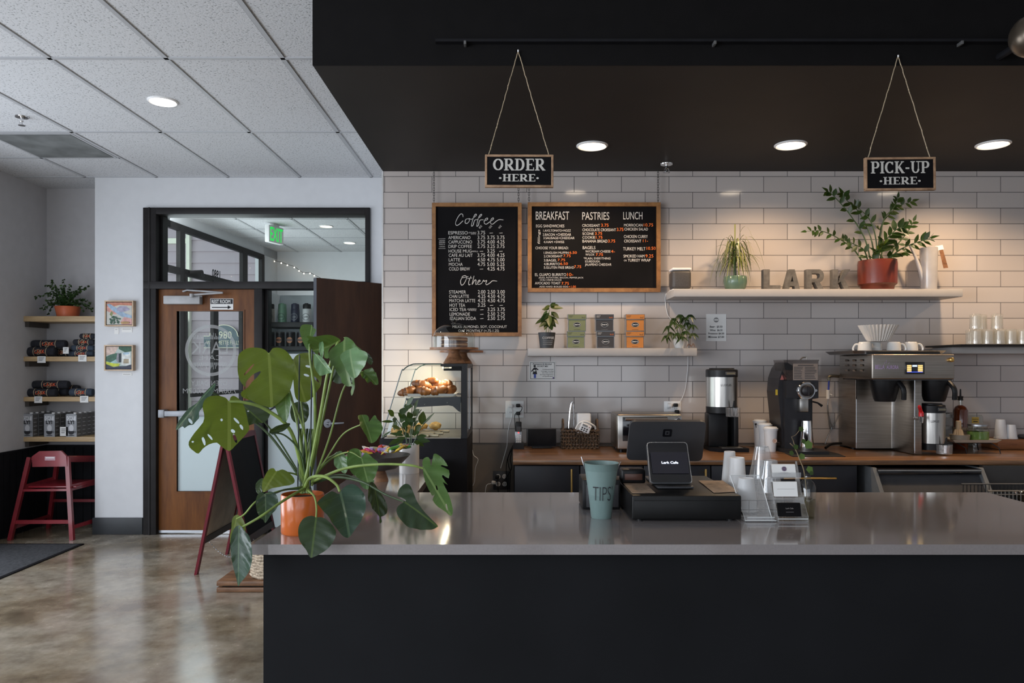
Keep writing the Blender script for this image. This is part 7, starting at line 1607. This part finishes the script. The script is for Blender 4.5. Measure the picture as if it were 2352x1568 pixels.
def mleaf(att, tip, wl, wr, roll, mat, kind='heart', cuts=(), fold=.18, arch=.10, wav=.025, pet=None, pr=(.0032,.0022), pmat=None, droop=0, name='leaf'):
    A = P(*att); T = P(*tip); v = T-A; L_ = v.length; v.normalize()
    w = (V((0,0,EYE))-A).normalized(); w = (w-v*w.dot(v)).normalized(); u0 = w.cross(v).normalized()
    cr_, sr_ = math.cos(R(roll)), math.sin(R(roll)); u = u0*cr_+w*sr_; n = w*cr_-u0*sr_
    d = att[2]; WR = wr*d/F/max(.25,abs(cr_)); WL = wl*d/F/max(.25,abs(cr_))
    ol = outline(kind) if isinstance(kind, str) else kind; V2 = [V((x,y)) for x,y in ol]; E = [(i,(i+1)%len(ol)) for i in range(len(ol))]
    for cpoly in cuts:
        b0 = len(V2); m = len(cpoly); V2 += [V(p) for p in cpoly]; E += [(b0+i, b0+(i+1)%m) for i in range(m)]
    for i in range(-10, 11):
        for j in range(-9, 15):
            p = (i*.105+(.05 if j%2 else 0), j*.09+.02)
            if inside(p, ol): V2.append(V(p))
    rs = geometry.delaunay_2d_cdt(V2, E, [], 0, 1e-5)
    vo, fo_ = rs[0], rs[2]; keep = []
    for f in fo_:
        cx = sum(vo[i].x for i in f)/len(f); cy = sum(vo[i].y for i in f)/len(f)
        if inside((cx,cy), ol) and not any(inside((cx,cy), cp) for cp in cuts): keep.append(f)
    vs = []; uv = []
    ph = random.uniform(0,6)
    for p in vo:
        x, y = p.x, p.y; W = WR if x > 0 else WL; ax = abs(x)
        z = fold*W*(ax**1.3)*1.0+arch*L_*4*y*(1-y)*.5*(1 if 0<y<1 else .3)+wav*L_*math.sin(y*17-ax*7+ph)*ax-droop*L_*ax*ax
        vs.append(A+v*(y*L_)+u*(x*W)+n*z); uv.append((x*.5,y))
    mb = MB(mat); mb.add(vs, keep, mat, True, uv)
    o = mb.build(name, mon)
    if pet:
        pts = [P(*p) for p in pet]+[A+v*.0+n*-.001]; sp_ = cr(pts, 7); m_ = len(sp_)
        MB(pmat or M['stem']).tube(sp_, [pr[0]+(pr[1]-pr[0])*i/m_ for i in range(m_)], n=8).build('petiole', mon)
    return o
LB, LG, LD, LT = M['LB'], M['LG'], M['LD'], M['LT']; random.seed(12); SD = M['stemd']
Q = 2.33
def ML(org, sc, att, dA, tip, dT, ol, mat, roll=0, holes=(), fold=.15, arch=.06, wav=.025, pet=None, pr=(.0032,.0022), pmat=None, k=3):
    """a leaf from its traced outline; att/tip: where the petiole joins and the point of the blade"""
    f = lambda q: V((org[0]+q[0]/sc, org[1]+q[1]/sc))
    a, t_ = f(att), f(tip); v = t_-a; L2 = v.length_squared; u = V((v.y, -v.x)).normalized()
    raw = [f(q)-a for q in ol]; W = max(abs(q.dot(u)) for q in raw)
    cv = lambda q: (q.dot(u)/W, q.dot(v)/L2)
    pts = [cv(q) for q in raw]; n_ = len(pts); smo = []
    for i in range(n_):
        p0, p1, p2, p3 = (V(pts[(i+j-1) % n_]) for j in range(4))
        for j in range(k):
            s_ = j/k; smo.append(tuple(.5*((2*p1)+(p2-p0)*s_*.8+(2*p0-5*p1+4*p2-p3)*s_*s_*.8+(3*p1-p0-3*p2+p3)*s_**3*.8+(p1*0)) if False else (p1+(p2-p1)*s_+((p1*2-p0-p2)*(s_*(1-s_)**2)+(p2*2-p1-p3)*(s_*s_*(1-s_)))*.5)))
    hs = []
    for h in holes:
        (x0,y0),(x1,y1),w = h; A_, B_ = V((x0,y0)), V((x1,y1)); m = (A_+B_)/2; e = (B_-A_)/2; e2 = V((-e.y,e.x)).normalized()*w
        hs.append([cv(f(m+e*math.cos(th*math.pi/5)+e2*math.sin(th*math.pi/5))-a) for th in range(10)])
    return mleaf((a.x,a.y,dA), (t_.x,t_.y,dT), W, W, roll, mat, smo, hs, fold, arch, wav, pet, pr, pmat)
OA, SA = (400,720), 3.564; OB, SB = (308,740), 3.0
# upper crown
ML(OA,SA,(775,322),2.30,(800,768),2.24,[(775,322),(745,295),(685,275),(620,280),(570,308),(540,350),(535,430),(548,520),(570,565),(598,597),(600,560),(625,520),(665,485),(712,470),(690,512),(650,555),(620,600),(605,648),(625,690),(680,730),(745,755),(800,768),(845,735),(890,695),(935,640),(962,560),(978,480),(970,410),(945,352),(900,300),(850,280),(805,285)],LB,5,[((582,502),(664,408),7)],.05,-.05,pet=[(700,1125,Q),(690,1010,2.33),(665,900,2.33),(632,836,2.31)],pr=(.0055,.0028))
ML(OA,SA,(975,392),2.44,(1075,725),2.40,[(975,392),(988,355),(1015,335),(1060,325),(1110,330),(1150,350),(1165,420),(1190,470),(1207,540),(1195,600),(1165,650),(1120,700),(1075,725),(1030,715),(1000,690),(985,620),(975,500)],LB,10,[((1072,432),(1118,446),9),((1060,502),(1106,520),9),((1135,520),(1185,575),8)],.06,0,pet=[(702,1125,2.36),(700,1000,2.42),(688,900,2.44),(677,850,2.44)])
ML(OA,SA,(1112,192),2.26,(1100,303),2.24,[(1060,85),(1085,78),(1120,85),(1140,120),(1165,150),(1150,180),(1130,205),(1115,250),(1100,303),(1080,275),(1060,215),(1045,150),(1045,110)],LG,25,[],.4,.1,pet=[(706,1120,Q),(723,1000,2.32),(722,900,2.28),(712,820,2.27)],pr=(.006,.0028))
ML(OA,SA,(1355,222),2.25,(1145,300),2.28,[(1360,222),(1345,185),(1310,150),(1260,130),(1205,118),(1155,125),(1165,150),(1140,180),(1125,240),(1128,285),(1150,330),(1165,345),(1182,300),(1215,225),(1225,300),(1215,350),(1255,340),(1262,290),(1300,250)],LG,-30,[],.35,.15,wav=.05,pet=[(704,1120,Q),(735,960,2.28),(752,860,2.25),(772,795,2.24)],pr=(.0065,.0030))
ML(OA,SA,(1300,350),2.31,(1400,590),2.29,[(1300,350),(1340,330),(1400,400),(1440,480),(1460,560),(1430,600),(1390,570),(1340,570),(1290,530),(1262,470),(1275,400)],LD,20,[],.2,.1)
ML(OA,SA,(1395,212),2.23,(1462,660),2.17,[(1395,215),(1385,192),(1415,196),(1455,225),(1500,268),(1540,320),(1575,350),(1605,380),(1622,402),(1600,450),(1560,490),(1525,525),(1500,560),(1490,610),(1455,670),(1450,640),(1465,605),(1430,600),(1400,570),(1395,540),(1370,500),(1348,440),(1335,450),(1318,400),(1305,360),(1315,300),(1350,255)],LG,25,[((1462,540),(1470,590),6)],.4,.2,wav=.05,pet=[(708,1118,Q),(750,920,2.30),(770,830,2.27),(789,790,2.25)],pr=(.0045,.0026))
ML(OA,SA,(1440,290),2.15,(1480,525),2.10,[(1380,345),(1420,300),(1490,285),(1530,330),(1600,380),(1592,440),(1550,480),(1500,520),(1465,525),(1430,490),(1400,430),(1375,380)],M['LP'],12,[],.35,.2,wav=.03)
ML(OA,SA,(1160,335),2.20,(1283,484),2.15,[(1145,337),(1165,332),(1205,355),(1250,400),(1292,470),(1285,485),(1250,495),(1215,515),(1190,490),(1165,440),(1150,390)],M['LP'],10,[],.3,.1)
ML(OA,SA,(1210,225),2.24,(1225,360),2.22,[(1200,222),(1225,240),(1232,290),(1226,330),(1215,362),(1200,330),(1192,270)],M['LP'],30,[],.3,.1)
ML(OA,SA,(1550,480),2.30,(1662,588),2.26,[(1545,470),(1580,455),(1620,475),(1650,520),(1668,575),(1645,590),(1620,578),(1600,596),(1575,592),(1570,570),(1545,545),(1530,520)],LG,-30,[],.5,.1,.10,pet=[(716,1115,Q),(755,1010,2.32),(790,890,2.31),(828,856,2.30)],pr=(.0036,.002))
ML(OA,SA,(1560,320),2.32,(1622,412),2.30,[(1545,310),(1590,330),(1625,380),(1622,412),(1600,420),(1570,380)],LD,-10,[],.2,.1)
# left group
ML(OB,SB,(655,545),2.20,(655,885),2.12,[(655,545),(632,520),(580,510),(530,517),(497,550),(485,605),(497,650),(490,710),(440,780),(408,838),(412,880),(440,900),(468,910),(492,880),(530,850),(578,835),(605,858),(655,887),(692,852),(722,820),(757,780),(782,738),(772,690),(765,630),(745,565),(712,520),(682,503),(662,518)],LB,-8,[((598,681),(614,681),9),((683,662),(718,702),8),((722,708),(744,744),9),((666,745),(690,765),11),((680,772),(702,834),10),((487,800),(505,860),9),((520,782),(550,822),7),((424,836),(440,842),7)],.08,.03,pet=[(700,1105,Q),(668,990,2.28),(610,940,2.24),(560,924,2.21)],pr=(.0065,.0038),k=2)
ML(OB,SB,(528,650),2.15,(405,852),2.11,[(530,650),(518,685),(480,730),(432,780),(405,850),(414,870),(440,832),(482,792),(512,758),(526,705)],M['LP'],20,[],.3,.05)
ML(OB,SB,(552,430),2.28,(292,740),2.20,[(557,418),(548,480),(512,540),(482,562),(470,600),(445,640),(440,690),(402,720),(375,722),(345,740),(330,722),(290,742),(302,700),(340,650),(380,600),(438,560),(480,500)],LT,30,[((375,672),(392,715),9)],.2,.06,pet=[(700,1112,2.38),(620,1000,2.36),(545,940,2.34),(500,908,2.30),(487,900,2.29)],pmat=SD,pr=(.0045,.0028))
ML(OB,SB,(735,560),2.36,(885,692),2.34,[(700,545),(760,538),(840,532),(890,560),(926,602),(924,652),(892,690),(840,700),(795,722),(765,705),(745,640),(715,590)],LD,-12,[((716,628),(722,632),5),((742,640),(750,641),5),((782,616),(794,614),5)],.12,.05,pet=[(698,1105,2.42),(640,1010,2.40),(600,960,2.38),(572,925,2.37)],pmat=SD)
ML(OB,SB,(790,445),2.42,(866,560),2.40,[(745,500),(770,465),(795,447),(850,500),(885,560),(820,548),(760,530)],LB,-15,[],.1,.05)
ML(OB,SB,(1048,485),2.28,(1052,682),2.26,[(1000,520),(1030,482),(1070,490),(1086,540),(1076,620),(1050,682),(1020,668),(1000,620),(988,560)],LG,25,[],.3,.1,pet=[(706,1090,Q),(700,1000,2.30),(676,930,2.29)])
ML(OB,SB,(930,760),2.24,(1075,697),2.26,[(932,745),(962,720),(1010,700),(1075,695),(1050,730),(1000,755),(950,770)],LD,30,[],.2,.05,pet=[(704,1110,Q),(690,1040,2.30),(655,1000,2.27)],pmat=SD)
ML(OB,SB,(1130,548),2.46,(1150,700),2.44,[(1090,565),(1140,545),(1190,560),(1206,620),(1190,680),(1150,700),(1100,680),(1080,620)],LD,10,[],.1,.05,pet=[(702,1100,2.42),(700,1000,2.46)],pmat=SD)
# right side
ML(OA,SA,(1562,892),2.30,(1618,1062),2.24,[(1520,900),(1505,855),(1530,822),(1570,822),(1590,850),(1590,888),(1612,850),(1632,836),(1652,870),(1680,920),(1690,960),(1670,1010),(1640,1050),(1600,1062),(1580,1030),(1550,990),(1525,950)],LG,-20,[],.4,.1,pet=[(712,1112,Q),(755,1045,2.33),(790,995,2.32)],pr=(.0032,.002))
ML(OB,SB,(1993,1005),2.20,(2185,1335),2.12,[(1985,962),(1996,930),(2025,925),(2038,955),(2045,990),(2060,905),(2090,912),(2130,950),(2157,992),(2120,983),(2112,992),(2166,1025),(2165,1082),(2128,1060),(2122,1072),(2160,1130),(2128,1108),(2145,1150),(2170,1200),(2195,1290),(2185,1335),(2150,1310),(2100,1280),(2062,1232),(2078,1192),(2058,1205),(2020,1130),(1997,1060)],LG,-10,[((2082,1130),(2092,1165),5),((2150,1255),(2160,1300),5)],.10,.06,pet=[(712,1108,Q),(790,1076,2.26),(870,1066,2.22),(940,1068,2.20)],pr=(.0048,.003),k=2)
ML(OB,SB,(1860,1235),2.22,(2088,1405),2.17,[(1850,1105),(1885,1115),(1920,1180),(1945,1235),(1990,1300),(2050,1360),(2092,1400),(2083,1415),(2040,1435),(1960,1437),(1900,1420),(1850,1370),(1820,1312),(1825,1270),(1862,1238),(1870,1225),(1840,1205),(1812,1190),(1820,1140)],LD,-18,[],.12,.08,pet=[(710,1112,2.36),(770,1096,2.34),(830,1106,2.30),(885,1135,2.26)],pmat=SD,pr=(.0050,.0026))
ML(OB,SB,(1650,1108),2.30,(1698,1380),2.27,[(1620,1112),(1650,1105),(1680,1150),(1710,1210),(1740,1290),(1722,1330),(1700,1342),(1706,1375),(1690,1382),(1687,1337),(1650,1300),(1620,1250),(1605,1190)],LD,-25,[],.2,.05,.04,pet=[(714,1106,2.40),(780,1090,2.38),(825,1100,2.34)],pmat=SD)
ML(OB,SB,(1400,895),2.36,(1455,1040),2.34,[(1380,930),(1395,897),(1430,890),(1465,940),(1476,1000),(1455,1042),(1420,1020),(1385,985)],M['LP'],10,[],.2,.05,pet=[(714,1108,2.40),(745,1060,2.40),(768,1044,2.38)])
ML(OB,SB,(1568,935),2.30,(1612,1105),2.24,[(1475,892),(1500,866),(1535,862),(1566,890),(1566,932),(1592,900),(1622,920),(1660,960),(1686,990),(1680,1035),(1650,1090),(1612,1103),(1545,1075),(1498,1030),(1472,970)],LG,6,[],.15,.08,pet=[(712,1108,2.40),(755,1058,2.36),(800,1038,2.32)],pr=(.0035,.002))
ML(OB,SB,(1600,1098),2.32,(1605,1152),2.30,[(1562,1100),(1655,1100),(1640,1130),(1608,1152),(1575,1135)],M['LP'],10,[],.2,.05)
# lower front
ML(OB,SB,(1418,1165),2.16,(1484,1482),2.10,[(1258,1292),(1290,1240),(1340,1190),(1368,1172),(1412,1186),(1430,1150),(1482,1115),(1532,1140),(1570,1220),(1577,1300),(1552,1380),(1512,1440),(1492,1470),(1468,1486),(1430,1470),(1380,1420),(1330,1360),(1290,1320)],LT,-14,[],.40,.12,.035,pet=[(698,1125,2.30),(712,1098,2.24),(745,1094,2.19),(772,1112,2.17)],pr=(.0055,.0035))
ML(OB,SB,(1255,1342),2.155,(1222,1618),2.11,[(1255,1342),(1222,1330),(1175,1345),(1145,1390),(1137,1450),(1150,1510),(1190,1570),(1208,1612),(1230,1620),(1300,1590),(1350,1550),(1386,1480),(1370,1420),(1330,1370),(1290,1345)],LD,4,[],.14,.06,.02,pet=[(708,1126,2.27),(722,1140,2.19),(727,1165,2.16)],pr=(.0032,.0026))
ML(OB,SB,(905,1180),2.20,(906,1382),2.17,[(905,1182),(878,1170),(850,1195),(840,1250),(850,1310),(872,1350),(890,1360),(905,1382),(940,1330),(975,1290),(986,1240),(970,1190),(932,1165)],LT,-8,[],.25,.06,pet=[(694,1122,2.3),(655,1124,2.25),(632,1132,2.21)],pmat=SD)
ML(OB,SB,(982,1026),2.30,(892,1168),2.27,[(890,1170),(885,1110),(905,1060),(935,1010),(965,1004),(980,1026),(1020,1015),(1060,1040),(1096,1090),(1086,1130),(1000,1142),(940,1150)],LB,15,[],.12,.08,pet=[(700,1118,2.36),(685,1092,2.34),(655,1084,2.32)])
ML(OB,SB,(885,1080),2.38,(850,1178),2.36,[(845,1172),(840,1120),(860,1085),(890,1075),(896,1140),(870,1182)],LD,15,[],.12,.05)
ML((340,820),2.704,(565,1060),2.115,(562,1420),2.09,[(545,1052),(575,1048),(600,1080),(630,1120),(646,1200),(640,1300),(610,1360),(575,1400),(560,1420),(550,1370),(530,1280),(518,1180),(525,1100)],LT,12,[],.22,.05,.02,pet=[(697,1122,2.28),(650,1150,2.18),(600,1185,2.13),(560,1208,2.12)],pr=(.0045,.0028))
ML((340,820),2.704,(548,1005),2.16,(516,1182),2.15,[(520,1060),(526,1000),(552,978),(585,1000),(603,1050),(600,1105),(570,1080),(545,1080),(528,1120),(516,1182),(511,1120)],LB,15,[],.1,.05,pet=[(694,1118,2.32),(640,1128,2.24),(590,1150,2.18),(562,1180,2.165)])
# knot of stems at the crown
for i in range(9):
    a = random.uniform(-1,1); MB(M['stem'] if i%2 else SD).tube(cr([P(690+i*3,1132,Q),P(700+a*14,1085,Q-.02+random.uniform(0,.05)),P(706+a*18,1030,Q+random.uniform(-.02,.05)),P(712+a*22,985,Q)]), [.006]*7+[.005]*7+[.0035]*5, n=8).build('stem', mon)

# ================================================================== LIGHT
def area(x, y, z, sx_, sy_, rot, e, col):
    l = bpy.data.lights.new('window_light', 'AREA'); l.shape = 'RECTANGLE'; l.size = sx_; l.size_y = sy_; l.energy = e; l.color = col
    o = bpy.data.objects.new('window_light', l); o.location = (x,y,z); o.rotation_euler = [R(a) for a in rot]; C.objects.link(o); return o
DAY = (.86,.92,1.0)
area(LX-.02, -1.5, 1.65, 2.2, 5.4, (0,-90,0), 330, DAY); area(LX-.06, 4.02, 1.25, 2.3, 2.5, (0,-90,0), 75, DAY)          # big windows in the left wall behind the camera
area(-1.0, -5.15, 1.7, 2.1, 2.1, (90,0,0), 25, DAY); area(1.5, -5.15, 1.7, 2.1, 2.1, (90,0,0), 25, DAY); area(-3.1, -5.15, 1.7, 1.8, 2.1, (90,0,0), 35, DAY)
area(-3.3, 8.2, 1.5, 2.4, 2.6, (0,-90,0), 45, (.88,.95,1))       # daylight entering the vestibule through its storefront
for px, py, e in ((1360,334,34),(1816,332,44),(2281,331,54)):
    d = F*(SOF-EYE)/(HY-py); lamp(X(px,d), d, SOF-.03, e, (1,.70,.42), 150, .6, .05)
lamp(4.0, 4.2, SOF-.03, 44, (1,.70,.42), 150, .6, .05)
lamp(X(749,8.54), 8.54, CEIL-.03, 14, (1,.93,.85)); lamp(-1.2, 7.4, CEIL-.03, 20, (1,.93,.85))
for x, y in ((-2.1,1.0),(0.6,1.0),(3.2,1.0),(-2.1,-2.2),(1.8,-2.2)): lamp(x, y, CEIL-.02, 16, (1,.88,.75))
l = bpy.data.lights.new('case_light','AREA'); l.shape='RECTANGLE'; l.size=.10; l.size_y=.5; l.energy=5.5; l.color=(1,.86,.62); o=bpy.data.objects.new('case_light',l); o.location=(X(1012,q0),4.49,Z(845,q0)); o.rotation_euler=(0,R(64),0); C.objects.link(o)
# daylight outdoors
s = bpy.data.lights.new('sky_fill','AREA'); s.shape='RECTANGLE'; s.size=6; s.size_y=3; s.energy=150; s.color=(.95,.97,1); o=bpy.data.objects.new('sky_fill',s); o.location=(-6.0,7.6,2.6); o.rotation_euler=(R(85),0,0); C.objects.link(o)
w = bpy.data.worlds.new('world'); bpy.context.scene.world = w; w.use_nodes = True
bg = w.node_tree.nodes['Background']; bg.inputs[0].default_value = (.70,.82,1,1); bg.inputs[1].default_value = .5
# ================================================================== CAMERA
cam = bpy.data.cameras.new('camera'); cam.sensor_width = 36; cam.lens = F/2352*36; cam.shift_y = (HY-784)/2352; cam.clip_start = .05
o = bpy.data.objects.new('camera', cam); o.location = (0,0,EYE); o.rotation_euler = (R(90),0,0); C.objects.link(o); bpy.context.scene.camera = o
sc = bpy.context.scene
sc.view_settings.view_transform = 'Standard'; sc.view_settings.look = 'None'; sc.view_settings.exposure = 0
sc.cycles.max_bounces = 7; sc.cycles.transparent_max_bounces = 14; sc.cycles.diffuse_bounces = 4; sc.cycles.glossy_bounces = 3; sc.cycles.use_adaptive_sampling = True; sc.cycles.adaptive_threshold = .035
sc.cycles.use_denoising = True; sc.cycles.sample_clamp_indirect = 4; sc.cycles.caustics_reflective = False; sc.cycles.caustics_refractive = False
